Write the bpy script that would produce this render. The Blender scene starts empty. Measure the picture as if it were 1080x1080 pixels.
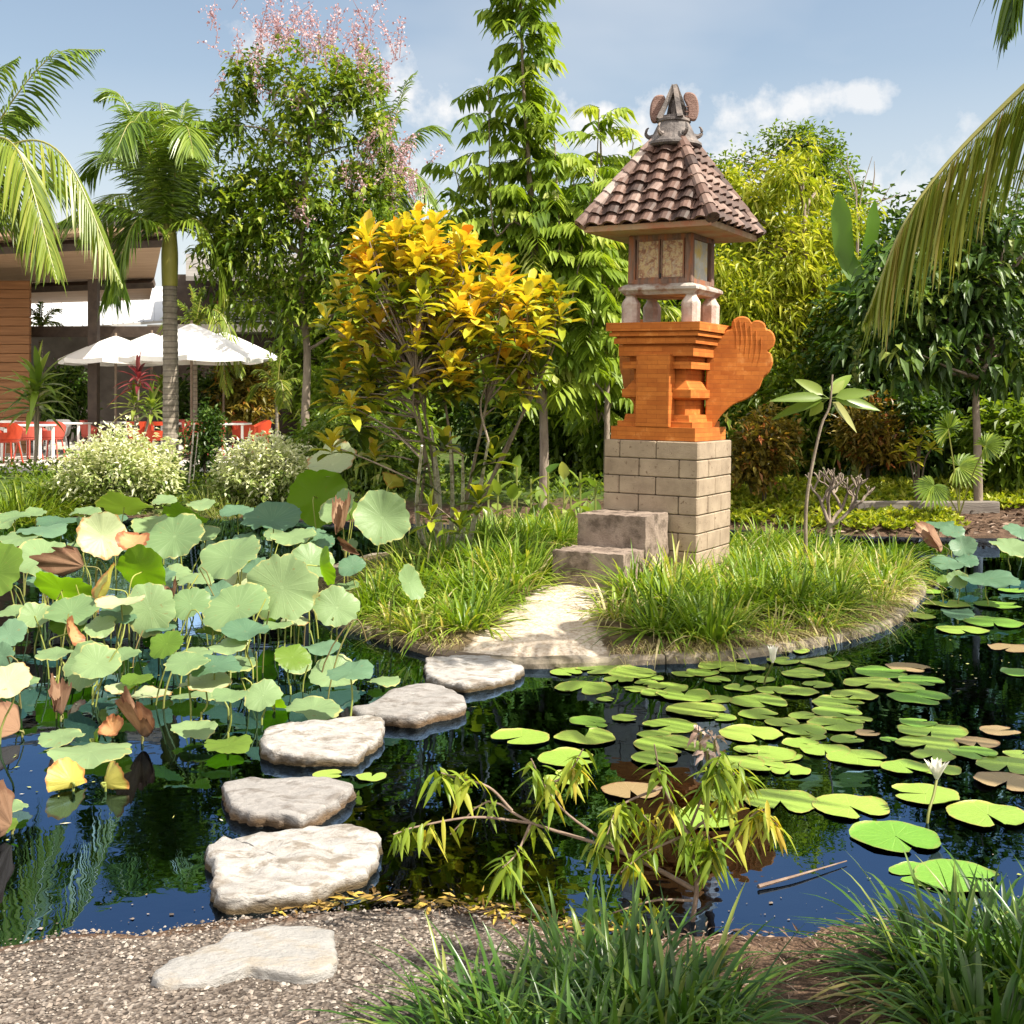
import bpy, math, random
import numpy as np
from mathutils import Vector, Matrix
R = math.radians
sc = bpy.context.scene
col = sc.collection
rng = np.random.default_rng(11)
random.seed(5)

# ------------------------------------------------------------------ camera, sky, sun, exposure
F, HZ, H = 1280.0, 425.0, 1.6          # focal length and horizon row of a 1080 px frame, eye height above the water
cd = bpy.data.cameras.new('camera'); cam = bpy.data.objects.new('camera', cd); col.objects.link(cam)
cam.location = (0, 0, H); cam.rotation_euler = (R(90), 0, 0)
cd.sensor_width = 36; cd.lens = 36*F/1080; cd.shift_y = -(540-HZ)/1080
cd.clip_start = .05; cd.clip_end = 900
sc.camera = cam

SUN_EL = R(50); SUN_XY = Vector((.925, -.38)).normalized()
sd = Vector((SUN_XY.x*math.cos(SUN_EL), SUN_XY.y*math.cos(SUN_EL), math.sin(SUN_EL)))
sl = bpy.data.lights.new('sun', 'SUN'); sun = bpy.data.objects.new('sun', sl); col.objects.link(sun)
sl.energy = 5.0; sl.angle = R(.5); sl.color = (1, .93, .80)
sun.rotation_euler = sd.to_track_quat('Z', 'Y').to_euler()

sc.view_settings.view_transform = 'Standard'; sc.view_settings.look = 'None'
sc.view_settings.gamma = 1; sc.view_settings.use_curve_mapping = False
sc.view_settings.exposure = 1.05
sc.cycles.max_bounces = 10; sc.cycles.transparent_max_bounces = 12
sc.cycles.diffuse_bounces = 6; sc.cycles.glossy_bounces = 4; sc.cycles.transmission_bounces = 6
sc.cycles.caustics_reflective = False; sc.cycles.caustics_refractive = False
sc.cycles.use_denoising = True

def N(nt, t, **kw):
    n = nt.nodes.new(t)
    for k, v in kw.items():
        if k.startswith('i_'):
            n.inputs[k[2:].replace('_', ' ')].default_value = v
        else:
            setattr(n, k, v)
    return n

def math_(nt, op, a, b=None, clamp=False):
    n = nt.nodes.new('ShaderNodeMath'); n.operation = op; n.use_clamp = clamp
    for i, v in enumerate((a, b)):
        if v is None: continue
        if isinstance(v, (int, float)): n.inputs[i].default_value = v
        else: nt.links.new(v, n.inputs[i])
    return n.outputs[0]

def mixc(nt, fac, a, b, mode='MIX'):
    n = nt.nodes.new('ShaderNodeMix'); n.data_type = 'RGBA'; n.blend_type = mode
    for sock, v in ((n.inputs[0], fac), (n.inputs[6], a), (n.inputs[7], b)):
        if isinstance(v, (int, float)): sock.default_value = v
        elif isinstance(v, tuple): sock.default_value = v if len(v) == 4 else (*v, 1)
        else: nt.links.new(v, sock)
    return n.outputs[2]

def ramp(nt, fac, stops):
    n = nt.nodes.new('ShaderNodeValToRGB'); e = n.color_ramp.elements
    while len(e) < len(stops): e.new(.5)
    for el, (p, c) in zip(e, stops):
        el.position = p
        el.color = (c, c, c, 1) if isinstance(c, (int, float)) else (*c, 1)
    nt.links.new(fac, n.inputs[0])
    return n.outputs[0]

w = bpy.data.worlds.new('World'); sc.world = w; w.use_nodes = True
nt = w.node_tree; nt.nodes.clear()
sky = N(nt, 'ShaderNodeTexSky', sky_type='NISHITA', sun_disc=False, sun_elevation=SUN_EL,
        sun_rotation=math.atan2(SUN_XY.x, SUN_XY.y), air_density=1.0, dust_density=2.2, ozone_density=1.0)
tc = N(nt, 'ShaderNodeTexCoord')
sep = N(nt, 'ShaderNodeSeparateXYZ'); nt.links.new(tc.outputs['Generated'], sep.inputs[0])
zz = math_(nt, 'MAXIMUM', sep.outputs[2], .0)
# clouds are laid on a plane overhead: direction / height
hz = math_(nt, 'ADD', zz, .16)
cx = math_(nt, 'DIVIDE', sep.outputs[0], hz); cy = math_(nt, 'DIVIDE', sep.outputs[1], hz)
cmb = N(nt, 'ShaderNodeCombineXYZ'); nt.links.new(cx, cmb.inputs[0]); nt.links.new(cy, cmb.inputs[1])
nv = N(nt, 'ShaderNodeTexNoise', i_Scale=.75, i_Detail=5.0, i_Roughness=.5); nt.links.new(cmb.outputs[0], nv.inputs['Vector'])
veil = ramp(nt, nv.outputs[0], [(.40, .03), (.70, .5)])
nd = N(nt, 'ShaderNodeTexNoise', i_Scale=20.0, i_Detail=9.0, i_Roughness=.6); nt.links.new(tc.outputs['Generated'], nd.inputs['Vector'])
dn = math_(nt, 'MULTIPLY', math_(nt, 'SUBTRACT', nd.outputs[0], .5), .16)
puffs = None
for (px, py, rx, ry, amt) in ((440, 102, 84, 44, 1.0), (415, 190, 90, 60, .8), (455, 215, 110, 45, .9), (800, 118, 70, 26, .9), (912, 103, 34, 16, .8),
                              (690, 150, 160, 42, 1.0), (760, 150, 120, 45, .9), (265, 45, 40, 24, .6), (1010, 190, 160, 60, .6), (60, 240, 170, 60, .7), (850, 230, 220, 60, .8), (250, 300, 400, 80, .7)):
    d = Vector(((px-540)/F, 1, (HZ-py)/F)).normalized()
    dx = math_(nt, 'DIVIDE', math_(nt, 'SUBTRACT', sep.outputs[0], d.x), rx/F)
    dz = math_(nt, 'DIVIDE', math_(nt, 'SUBTRACT', sep.outputs[2], d.z), ry/F)
    dy = math_(nt, 'MULTIPLY', math_(nt, 'SUBTRACT', sep.outputs[1], d.y), 3.0)
    q = math_(nt, 'ADD', math_(nt, 'ADD', math_(nt, 'MULTIPLY', dx, dx), math_(nt, 'MULTIPLY', dz, dz)), math_(nt, 'MULTIPLY', dy, dy))
    q = math_(nt, 'ADD', math_(nt, 'SUBTRACT', 1.3, q), math_(nt, 'MULTIPLY', dn, 44.0))
    q = math_(nt, 'MULTIPLY', math_(nt, 'MULTIPLY', q, .62, True), amt)
    puffs = q if puffs is None else math_(nt, 'MAXIMUM', puffs, q)
low = ramp(nt, zz, [(.0, .85), (.12, .55), (.26, .16), (.5, .0)])
cl = math_(nt, 'MAXIMUM', math_(nt, 'MAXIMUM', veil, puffs), low, True)
skyc = mixc(nt, cl, mixc(nt, 1.0, sky.outputs[0], (.94, .97, .92), 'MULTIPLY'), (5.5, 5.5, 5.5))
# bright cloud added to the unseen sky behind the viewer to lift the shade
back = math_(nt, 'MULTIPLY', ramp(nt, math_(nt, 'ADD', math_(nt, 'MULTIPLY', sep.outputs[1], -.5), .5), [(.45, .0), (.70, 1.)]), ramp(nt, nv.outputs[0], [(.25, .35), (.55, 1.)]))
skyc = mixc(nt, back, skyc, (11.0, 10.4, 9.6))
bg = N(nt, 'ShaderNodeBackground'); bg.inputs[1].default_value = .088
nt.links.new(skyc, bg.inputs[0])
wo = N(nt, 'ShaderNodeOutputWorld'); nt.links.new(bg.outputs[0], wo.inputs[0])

# ------------------------------------------------------------------ coordinates
def P(px, py, Y): return np.array(((px-540)/F*Y, Y, H-(py-HZ)/F*Y))          # pixel at a known depth
def G(px, py, z=0.0):                                                         # pixel on a level
    Y = (H-z)*F/(py-HZ); return np.array(((px-540)/F*Y, Y, z))

# ------------------------------------------------------------------ mesh builder
class MB:
    def __init__(s): s.V = []; s.Fs = []; s.m = []; s.v = []; s.uv = []; s.n = 0
    def add(s, V, Fc, v=.5, mat=0, uv=None):
        V = np.asarray(V, float).reshape(-1, 3)
        if isinstance(Fc, np.ndarray): Fl = [Fc]
        else:
            by = {}
            for f in Fc: by.setdefault(len(f), []).append(f)
            Fl = [np.array(x) for x in by.values()]
        for f in Fl:
            s.Fs.append(f+s.n); s.m.append(np.full(len(f), mat, np.int32))
        s.V.append(V); s.v.append(np.broadcast_to(np.asarray(v, float), (len(V),)))
        s.uv.append(np.zeros((len(V), 2)) if uv is None else uv)
        s.n += len(V)
    def box(s, c, d, rot=None, bev=0.0, taper=1.0, v=.5, mat=0):
        x, y, z = (np.asarray(d, float)/2)
        if bev <= 0:
            V = np.array([(-x,-y,-z),(x,-y,-z),(x,y,-z),(-x,y,-z),(-x*taper,-y*taper,z),(x*taper,-y*taper,z),(x*taper,y*taper,z),(-x*taper,y*taper,z)])
            Fc = [(3,2,1,0),(4,5,6,7),(0,1,5,4),(1,2,6,5),(2,3,7,6),(3,0,4,7)]
        else:
            b = min(bev, x*.49, y*.49, z*.49); V = []; Fc = []
            def ring(zz, i):
                X, Y = x-i, y-i; k = b
                return [(-X+k,-Y,zz),(X-k,-Y,zz),(X,-Y+k,zz),(X,Y-k,zz),(X-k,Y,zz),(-X+k,Y,zz),(-X,Y-k,zz),(-X,-Y+k,zz)]
            for zz, i in ((-z, b*.9), (-z+b, 0), (z-b, 0), (z, b*.9)): V += ring(zz, i)
            for a in range(3):
                for j in range(8):
                    k = (j+1) % 8; Fc.append((a*8+j, a*8+k, a*8+8+k, a*8+8+j))
            Fc.append(tuple(range(7, -1, -1))); Fc.append(tuple(range(24, 32)))
            V = np.array(V); t = (V[:, 2:3]+z)/(2*z); V[:, :2] *= 1+(taper-1)*t
        if rot is not None: V = V @ np.array(rot).T
        s.add(V+np.asarray(c, float), Fc, v, mat)
    def tube(s, pts, rad, n=7, v=.5, mat=0, cap=True):
        pts = np.asarray(pts, float); k = len(pts); rad = np.broadcast_to(np.asarray(rad, float), (k,))
        T = np.gradient(pts, axis=0); T /= np.linalg.norm(T, axis=1, keepdims=True)+1e-9
        ref = np.array((.31, .95, .07)) if abs(T[:, 2]).mean() > .6 else np.array((0, .1, 1.0))
        A = np.cross(T, ref); A /= np.linalg.norm(A, axis=1, keepdims=True)+1e-9; B = np.cross(A, T)
        th = np.arange(n)*2*math.pi/n
        V = pts[:, None]+rad[:, None, None]*(A[:, None]*np.cos(th)[None, :, None]-B[:, None]*np.sin(th)[None, :, None])
        i = np.arange(k-1)[:, None]*n; j = np.arange(n)[None]; j2 = (j+1) % n
        Fc = np.stack([i+j, i+j2, i+n+j2, i+n+j], -1).reshape(-1, 4)
        s.add(V.reshape(-1, 3), Fc, v, mat)
        if cap:
            s.add(V[-1], [tuple(range(n))], v, mat); s.add(V[0], [tuple(range(n-1, -1, -1))], v, mat)
    def build(s, name, mats, parent=None, smooth=False, uv=False, origin=None):
        V = np.concatenate(s.V)
        off = np.zeros(3)
        if origin is not None: off = np.asarray(origin, float)
        elif parent is not None: off = wloc(parent)
        V = V-off
        me = bpy.data.meshes.new(name)
        me.vertices.add(len(V)); me.vertices.foreach_set('co', V.ravel())
        tot = np.concatenate([np.full(len(f), f.shape[1]) for f in s.Fs]); li = np.concatenate([f.ravel() for f in s.Fs])
        me.loops.add(len(li)); me.loops.foreach_set('vertex_index', li.astype(np.int32))
        st = np.concatenate(([0], np.cumsum(tot)[:-1]))
        me.polygons.add(len(tot)); me.polygons.foreach_set('loop_start', st.astype(np.int32)); me.polygons.foreach_set('loop_total', tot.astype(np.int32))
        me.polygons.foreach_set('material_index', np.concatenate(s.m))
        me.polygons.foreach_set('use_smooth', np.full(len(tot), bool(smooth)))
        a = me.attributes.new('v', 'FLOAT', 'POINT'); a.data.foreach_set('value', np.concatenate(s.v).astype(np.float32))
        if uv:
            ul = me.uv_layers.new(name='uv'); ul.data.foreach_set('uv', np.concatenate(s.uv)[li].astype(np.float32).ravel())
        me.update(calc_edges=True); me.validate()
        for m in (mats if isinstance(mats, (list, tuple)) else [mats]): me.materials.append(m)
        o = bpy.data.objects.new(name, me); col.objects.link(o)
        if origin is not None: o.location = off if parent is None else off-wloc(parent)
        if parent is not None: o.parent = parent
        return o

def wloc(o):
    p = np.zeros(3)
    while o is not None: p = p+np.array(o.location); o = o.parent
    return p

def tag(o, label=None, cat=None, group=None, kind=None):
    if label: o['label'] = label
    if cat: o['category'] = cat
    if group: o['group'] = group
    if kind: o['kind'] = kind
    return o
def thing(name, loc, label, cat, group=None, rz=0):
    o = bpy.data.objects.new(name, None); col.objects.link(o); o.location = tuple(loc); o.rotation_euler = (0, 0, rz)
    o.empty_display_size = .1
    return tag(o, label, cat, group)
def dup(o, loc=None, rz=None, scale=None, parent=None):
    c = o.copy(); col.objects.link(c)
    if parent is not None: c.parent = parent
    if loc is not None: c.location = tuple(loc)
    if rz is not None: c.rotation_euler = (c.rotation_euler[0], c.rotation_euler[1], rz)
    if scale is not None: c.scale = scale if isinstance(scale, tuple) else (scale,)*3
    for ch in list(o.children): dup(ch, parent=c)
    return c

def nrm(a): return a/(np.linalg.norm(a, axis=-1, keepdims=True)+1e-9)
def rdir(n, up=0.0):
    d = rng.normal(size=(n, 3)); d[:, 2] += up; return nrm(d)
def bez(p, n=10):
    """smooth curve through the points p (Catmull-Rom)"""
    p = np.asarray(p, float)
    if len(p) == 2: return p[0]+(p[1]-p[0])*np.linspace(0, 1, n)[:, None]
    q = np.vstack([2*p[0]-p[1], p, 2*p[-1]-p[-2]]); out = []
    m = max(2, n//(len(p)-1))
    for i in range(1, len(q)-2):
        t = np.linspace(0, 1, m, endpoint=False)[:, None]
        out.append(.5*((2*q[i])+(-q[i-1]+q[i+1])*t+(2*q[i-1]-5*q[i]+4*q[i+1]-q[i+2])*t**2+(-q[i-1]+3*q[i]-3*q[i+1]+q[i+2])*t**3))
    return np.vstack(out+[p[-1:]])

# ------------------------------------------------------------------ leaves
PROF = {'lance': lambda t: np.sin(math.pi*t**.75)**.9, 'ovate': lambda t: np.sin(math.pi*t**.62)**.75, 'strap': lambda t: np.minimum(1, 6*t)*np.minimum(1, 3.2*(1-t))**.8,
        'blade': lambda t: np.minimum(1, .45+3*t)*(1-t**2.2), 'obov': lambda t: np.sin(math.pi*t**1.5)**.8}
_tpl = {}
def tpl(shape, k):
    if (shape, k) in _tpl: return _tpl[shape, k]
    if k == 1:
        T = np.array([0, .42, .42, 1.0]); S = np.array([0, -.5, .5, 0]); Fc = np.array([(0, 2, 3), (0, 3, 1)])
        C = np.array([0, 1, 1, 0.])
    else:
        t = np.linspace(0, 1, k+1); p = PROF[shape](np.clip(t, 0, 1)); T = []; S = []; C = []; Fc = []
        p0 = p[0] if shape == 'blade' else max(p[0], .08)
        for i, ti in enumerate(t):
            wv = .5*(p0 if i == 0 else p[i]); wv = .02 if i == k else wv
            T += [ti]*3; S += [-wv, 0, wv]; C += [2*wv, 0, 2*wv]
        for i in range(k):
            a = 3*i; Fc += [(a, a+1, a+4, a+3), (a+1, a+2, a+5, a+4)]
        T, S, C, Fc = np.array(T), np.array(S), np.array(C), np.array(Fc)
    _tpl[shape, k] = (T, S, C, Fc); return _tpl[shape, k]

def leaves(mb, pos, axis, up, L, W, v, shape='lance', k=1, droop=.25, fold=.3, mat=0, wave=0.0):
    pos = np.atleast_2d(pos); n = len(pos); axis = nrm(np.broadcast_to(axis, (n, 3))); up = np.broadcast_to(up, (n, 3))
    side = nrm(np.cross(axis, up)); nn = np.cross(side, axis)
    T, S, C, Fc = tpl(shape, k)
    L = np.broadcast_to(L, (n,)); W = np.broadcast_to(W, (n,)); dr = np.broadcast_to(droop, (n,))
    V = pos[:, None]+axis[:, None]*(T[None]*L[:, None])[..., None]+side[:, None]*(S[None]*W[:, None])[..., None]+nn[:, None]*(C[None]*W[:, None]*fold*.5)[..., None]
    V[..., 2] -= dr[:, None]*T[None]**2*L[:, None]
    if wave:
        ph = rng.uniform(0, 6.28, (n, 1)); V += nn[:, None]*(wave*L[:, None]*np.sin(9*T[None]+ph)*np.abs(S[None])*2)[..., None]
    m = len(T); Fa = (np.arange(n)[:, None, None]*m+Fc[None]).reshape(-1, Fc.shape[1])
    mb.add(V.reshape(-1, 3), Fa, np.repeat(np.broadcast_to(v, (n,)), m), mat)

# ------------------------------------------------------------------ materials
def mat_base(name):
    m = bpy.data.materials.new(name); m.use_nodes = True; nt = m.node_tree; nt.nodes.clear()
    return m, nt, N(nt, 'ShaderNodeOutputMaterial')
def leaf_mat(name, stops, trans=.35, rough=.45, spec=.35, tcol=(1.25, 1.2, .45), noise=0.0):
    m, nt, out = mat_base(name)
    at = N(nt, 'ShaderNodeAttribute', attribute_name='v')
    c = ramp(nt, at.outputs['Fac'], stops)
    p = N(nt, 'ShaderNodeBsdfPrincipled', i_Roughness=rough); p.inputs['Specular IOR Level'].default_value = spec
    nt.links.new(c, p.inputs['Base Color'])
    t = N(nt, 'ShaderNodeBsdfTranslucent'); nt.links.new(mixc(nt, 1.0, c, tcol, 'MULTIPLY'), t.inputs[0])
    mx = N(nt, 'ShaderNodeMixShader', i_Fac=trans); nt.links.new(p.outputs[0], mx.inputs[1]); nt.links.new(t.outputs[0], mx.inputs[2])
    nt.links.new(mx.outputs[0], out.inputs[0]); return m
def surf_mat(name, c1, c2, scale=6.0, rough=.8, bump=.3, detail=6.0, c3=None, scale3=1.2, spec=.3, stretch=None, bscale=None, coords='Object', metal=0.0, c3r=(.48, .62)):
    m, nt, out = mat_base(name)
    tc = N(nt, 'ShaderNodeTexCoord'); vec = tc.outputs[coords]
    if stretch:
        mp = N(nt, 'ShaderNodeMapping'); mp.inputs['Scale'].default_value = stretch; nt.links.new(vec, mp.inputs[0]); vec = mp.outputs[0]
    n1 = N(nt, 'ShaderNodeTexNoise', i_Scale=scale, i_Detail=detail, i_Roughness=.6); nt.links.new(vec, n1.inputs['Vector'])
    c = mixc(nt, ramp(nt, n1.outputs[0], [(.32, 0.), (.68, 1.)]), c1, c2)
    if c3:
        n3 = N(nt, 'ShaderNodeTexNoise', i_Scale=scale3, i_Detail=5.0, i_Roughness=.65); nt.links.new(vec, n3.inputs['Vector'])
        c = mixc(nt, ramp(nt, n3.outputs[0], [(c3r[0], 0.), (c3r[1], 1.)]), c, c3)
    p = N(nt, 'ShaderNodeBsdfPrincipled', i_Roughness=rough, i_Metallic=metal); p.inputs['Specular IOR Level'].default_value = spec
    nt.links.new(c, p.inputs['Base Color'])
    if bump:
        n2 = N(nt, 'ShaderNodeTexNoise', i_Scale=bscale or scale*4, i_Detail=6.0, i_Roughness=.65); nt.links.new(vec, n2.inputs['Vector'])
        b = N(nt, 'ShaderNodeBump', i_Strength=bump, i_Distance=.02); nt.links.new(n2.outputs[0], b.inputs['Height']); nt.links.new(b.outputs[0], p.inputs['Normal'])
    nt.links.new(p.outputs[0], out.inputs[0]); return m

M = {}
# ------------------------------------------------------------------ the ground, the pond and the island
def sdf(poly, X, Y):
    """signed distance to a polygon, negative inside"""
    poly = np.asarray(poly, float); d = np.full(X.shape, 1e9); ins = np.zeros(X.shape, bool)
    for a, b in zip(poly, np.roll(poly, -1, 0)):
        e = b-a; wx, wy = X-a[0], Y-a[1]
        t = np.clip((wx*e[0]+wy*e[1])/(e@e), 0, 1)
        d = np.minimum(d, np.hypot(wx-e[0]*t, wy-e[1]*t))
        c = ((a[1] > Y) != (b[1] > Y)) & (X < (b[0]-a[0])*(Y-a[1])/(b[1]-a[1]+1e-12)+a[0]); ins ^= c
    return np.where(ins, -d, d)
shore_px = [(-330, 1015), (-120, 1012), (0, 1004), (70, 990), (140, 990), (210, 984), (262, 975), (330, 962), (400, 955), (470, 960), (560, 980), (680, 990), (800, 986), (860, 990), (930, 976), (1000, 980), (1150, 960), (1400, 935)]
POND = [tuple(G(x, y)[:2]) for x, y in shore_px]+[(7, 5.5), (9.5, 9), (9.5, 13), (7, 14.2), (4.2, 14.6), (2.4, 15.6), (-1, 16), (-4, 17.0), (-7, 16.8), (-10, 14), (-11, 9), (-7, 4.6)]
KERB = [tuple(G(x, y, .11)[:2]) for x, y in ((398, 655), (515, 683), (700, 680), (772, 676), (868, 662), (930, 646), (955, 628), (968, 604))]
ISL = bez(KERB+[(3.5, 12.0), (2.2, 13.2), (.2, 13.5), (-1.3, 12.6), (-1.75, 10.8), (-1.45, 9.2)]+[KERB[0]], 140)[:-1]
vn = lambda X, Y, s, k: np.sin(X*s+1.7*np.sin(Y*s*.7+k))*np.sin(Y*s*1.1+k*2+1.3*np.sin(X*s*.9))
def ground_z(X, Y):
    X = np.asarray(X, float); Y = np.asarray(Y, float); d = sdf(POND, X, Y)
    far = np.clip((Y-8)/8, 0, 1)
    d = np.clip(d, -30, 60); lz = np.where(d < 0, -.62*(1-np.exp(np.minimum(d, 0)*1.5))*np.clip(-d*1.4, 0, 1), 0)+np.where(d > 0, .075*(1-np.exp(-d*3.))+far*.22*(1-np.exp(-d*1.2)), 0)
    lz += np.clip((Y-19)/4, 0, 1)*.13*(d > 0)+np.clip((Y-34)/60, 0, 1)*1.5
    return lz+.012*vn(X, Y, 2.1, .4)*(d > .05)*(1-far)+.006*vn(X, Y, 7, 2.)*(d > -.2)
def isl_z(X, Y):
    d = sdf(ISL, np.asarray(X, float), np.asarray(Y, float))
    return .040+.19*np.clip(-d/1.3, 0, 1)**.75+.008*vn(np.asarray(X), np.asarray(Y), 5, 1.)
def gz(x, y): return float(ground_z(np.array([x]), np.array([y]))[0])
def iz(x, y): return float(isl_z(np.array([x]), np.array([y]))[0])

def grid_mesh(xs, ys, zf):
    X, Y = np.meshgrid(xs, ys); Z = zf(X, Y); nx, ny = len(xs), len(ys)
    i = (np.arange(ny-1)[:, None]*nx+np.arange(nx-1)[None]).ravel()
    return np.stack([X, Y, Z], -1).reshape(-1, 3), np.stack([i, i+1, i+nx+1, i+nx], -1)
def gravel_mat(name, cols, scale, bump=.5, under=False):
    m, nt, out = mat_base(name); tc = N(nt, 'ShaderNodeTexCoord')
    vo = N(nt, 'ShaderNodeTexVoronoi', i_Scale=scale); nt.links.new(tc.outputs['Object'], vo.inputs['Vector'])
    sp = N(nt, 'ShaderNodeSeparateColor'); nt.links.new(vo.outputs['Color'], sp.inputs[0])
    c = ramp(nt, sp.outputs[0], cols)
    n1 = N(nt, 'ShaderNodeTexNoise', i_Scale=1.7, i_Detail=6.0, i_Roughness=.7); nt.links.new(tc.outputs['Object'], n1.inputs['Vector'])
    c = mixc(nt, ramp(nt, n1.outputs[0], [(.35, 0.), (.7, .75)]), c, cols[0][1])
    return m, nt, out, tc, vo, c
# gravel and soil sheet: which surface lies where is a painted mask (kind of ground only)
m, nt, out, tc, vo, cg = gravel_mat('ground', [(0, (.05, .04, .033)), (.3, (.125, .10, .082)), (.6, (.19, .155, .13)), (.85, (.30, .26, .225)), (1, (.08, .055, .04))], 85)
n1 = N(nt, 'ShaderNodeTexNoise', i_Scale=9.0, i_Detail=8.0, i_Roughness=.75); nt.links.new(tc.outputs['Object'], n1.inputs['Vector'])
soil = ramp(nt, n1.outputs[0], [(.3, (.030, .019, .012)), (.5, (.085, .052, .034)), (.62, (.16, .10, .065)), (.75, (.24, .17, .11))])
n2 = N(nt, 'ShaderNodeTexNoise', i_Scale=1.2, i_Detail=7.0, i_Roughness=.7); nt.links.new(tc.outputs['Object'], n2.inputs['Vector'])
lawn = ramp(nt, n1.outputs[0], [(.3, (.02, .04, .008)), (.5, (.06, .10, .018)), (.7, (.14, .17, .03))])
mud = ramp(nt, n1.outputs[0], [(.3, (.010, .008, .004)), (.5, (.05, .030, .010)), (.68, (.16, .095, .03)), (.8, (.24, .16, .05))])
at = N(nt, 'ShaderNodeAttribute', attribute_name='mask'); sp = N(nt, 'ShaderNodeSeparateColor'); nt.links.new(at.outputs['Color'], sp.inputs[0])
c = mixc(nt, ramp(nt, math_(nt, 'ADD', sp.outputs[0], math_(nt, 'MULTIPLY', math_(nt, 'SUBTRACT', n2.outputs[0], .5), .9)), [(.35, 0.), (.6, 1.)]), soil, cg)
c = mixc(nt, ramp(nt, math_(nt, 'ADD', sp.outputs[1], math_(nt, 'MULTIPLY', math_(nt, 'SUBTRACT', n2.outputs[0], .5), 1.1)), [(.4, 0.), (.6, 1.)]), c, lawn)
c = mixc(nt, sp.outputs[2], c, mud)
p = N(nt, 'ShaderNodeBsdfPrincipled', i_Roughness=.9); p.inputs['Specular IOR Level'].default_value = .2; nt.links.new(c, p.inputs['Base Color'])
b = N(nt, 'ShaderNodeBump', i_Strength=.7, i_Distance=.012); nt.links.new(math_(nt, 'ADD', vo.outputs['Distance'], math_(nt, 'MULTIPLY', n1.outputs[0], .8)), b.inputs['Height']); nt.links.new(b.outputs[0], p.inputs['Normal'])
nt.links.new(p.outputs[0], out.inputs[0]); M['ground'] = m

xs = np.concatenate([[-500, -250, -120, -60, -35, -22, -16], np.arange(-12, 12.01, .11), [14, 17, 22, 35, 60, 120, 250, 500]])
ys = np.concatenate([[-60, -20, -6, -1, .5, 1.2], np.arange(1.8, 5, .045), np.arange(5, 20, .11), np.arange(20, 40, 1.0), [45, 60, 90, 150, 300, 700]])
V, Fc = grid_mesh(xs, ys, ground_z)
mb = MB(); mb.add(V, Fc); g = mb.build('ground', M['ground'], smooth=True); tag(g, kind='structure', label='gravel and soil banks running round the pond and away under the garden')
d = sdf(POND, V[:, 0], V[:, 1]); mk = np.zeros((len(V), 4)); mk[:, 3] = 1
mk[:, 0] = np.clip((d+.06)*6, 0, 1)*np.clip((5.5-V[:, 1])*2, 0, 1)*np.clip((.42-V[:, 0])*1.6, 0, 1)
mk[:, 1] = np.clip((V[:, 1]-15)*.4, 0, 1)*.62*(d > 0)
mk[:, 2] = np.clip((-d-.02)*9, 0, 1)
a = g.data.attributes.new('mask', 'FLOAT_COLOR', 'POINT'); a.data.foreach_set('color', mk.astype(np.float32).ravel())

# water: a fresnel mirror over a brown clear body
m, nt, out = mat_base('water'); tc = N(nt, 'ShaderNodeTexCoord')
n1 = N(nt, 'ShaderNodeTexNoise', i_Scale=3.2, i_Detail=3.0, i_Roughness=.5); nt.links.new(tc.outputs['Object'], n1.inputs['Vector'])
b = N(nt, 'ShaderNodeBump', i_Strength=.05, i_Distance=.03); nt.links.new(n1.outputs[0], b.inputs['Height'])
fr = N(nt, 'ShaderNodeFresnel', i_IOR=2.9); nt.links.new(b.outputs[0], fr.inputs['Normal'])
gl = N(nt, 'ShaderNodeBsdfGlossy', i_Roughness=.008); gl.inputs[0].default_value = (.36, .60, 1, 1); nt.links.new(b.outputs[0], gl.inputs['Normal'])
tr = N(nt, 'ShaderNodeBsdfTransparent'); tr.inputs[0].default_value = (.30, .22, .10, 1)
mx = N(nt, 'ShaderNodeMixShader'); nt.links.new(fr.outputs[0], mx.inputs[0]); nt.links.new(tr.outputs[0], mx.inputs[1]); nt.links.new(gl.outputs[0], mx.inputs[2])
nt.links.new(mx.outputs[0], out.inputs[0]); M['water'] = m
mb = MB(); V, Fc = grid_mesh(np.linspace(-11.5, 10, 40), np.linspace(3.2, 17.4, 40), lambda X, Y: X*0); mb.add(V, Fc)
tag(mb.build('water', M['water'], smooth=True), kind='structure', label='dark still pond water mirroring trees and sky')

# island: soil cap with a pale sand path from the steps to the kerb
m, nt, out, tc, vo, cg = gravel_mat('sand', [(0, (.34, .27, .20)), (.35, (.52, .45, .36)), (.8, (.64, .57, .48)), (1, (.30, .22, .16))], 60)
at = N(nt, 'ShaderNodeAttribute', attribute_name='v')
n1 = N(nt, 'ShaderNodeTexNoise', i_Scale=8.0, i_Detail=8.0, i_Roughness=.7); nt.links.new(tc.outputs['Object'], n1.inputs['Vector'])
so = ramp(nt, n1.outputs[0], [(.3, (.05, .035, .02)), (.6, (.16, .12, .07)), (.75, (.30, .25, .16))])
c = mixc(nt, ramp(nt, math_(nt, 'ADD', at.outputs['Fac'], math_(nt, 'MULTIPLY', math_(nt, 'SUBTRACT', n1.outputs[0], .5), .5)), [(.4, 0.), (.55, 1.)]), so, cg)
p = N(nt, 'ShaderNodeBsdfPrincipled', i_Roughness=.95); p.inputs['Specular IOR Level'].default_value = .1; nt.links.new(c, p.inputs['Base Color'])
b = N(nt, 'ShaderNodeBump', i_Strength=.5, i_Distance=.01); nt.links.new(n1.outputs[0], b.inputs['Height']); nt.links.new(b.outputs[0], p.inputs['Normal'])
nt.links.new(p.outputs[0], out.inputs[0]); M['sand'] = m
PATH = [tuple(G(x, y, .15)[:2]) for x, y in ((455, 690), (520, 700), (650, 700), (625, 655), (640, 628), (582, 622), (560, 640), (515, 660))]
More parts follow.
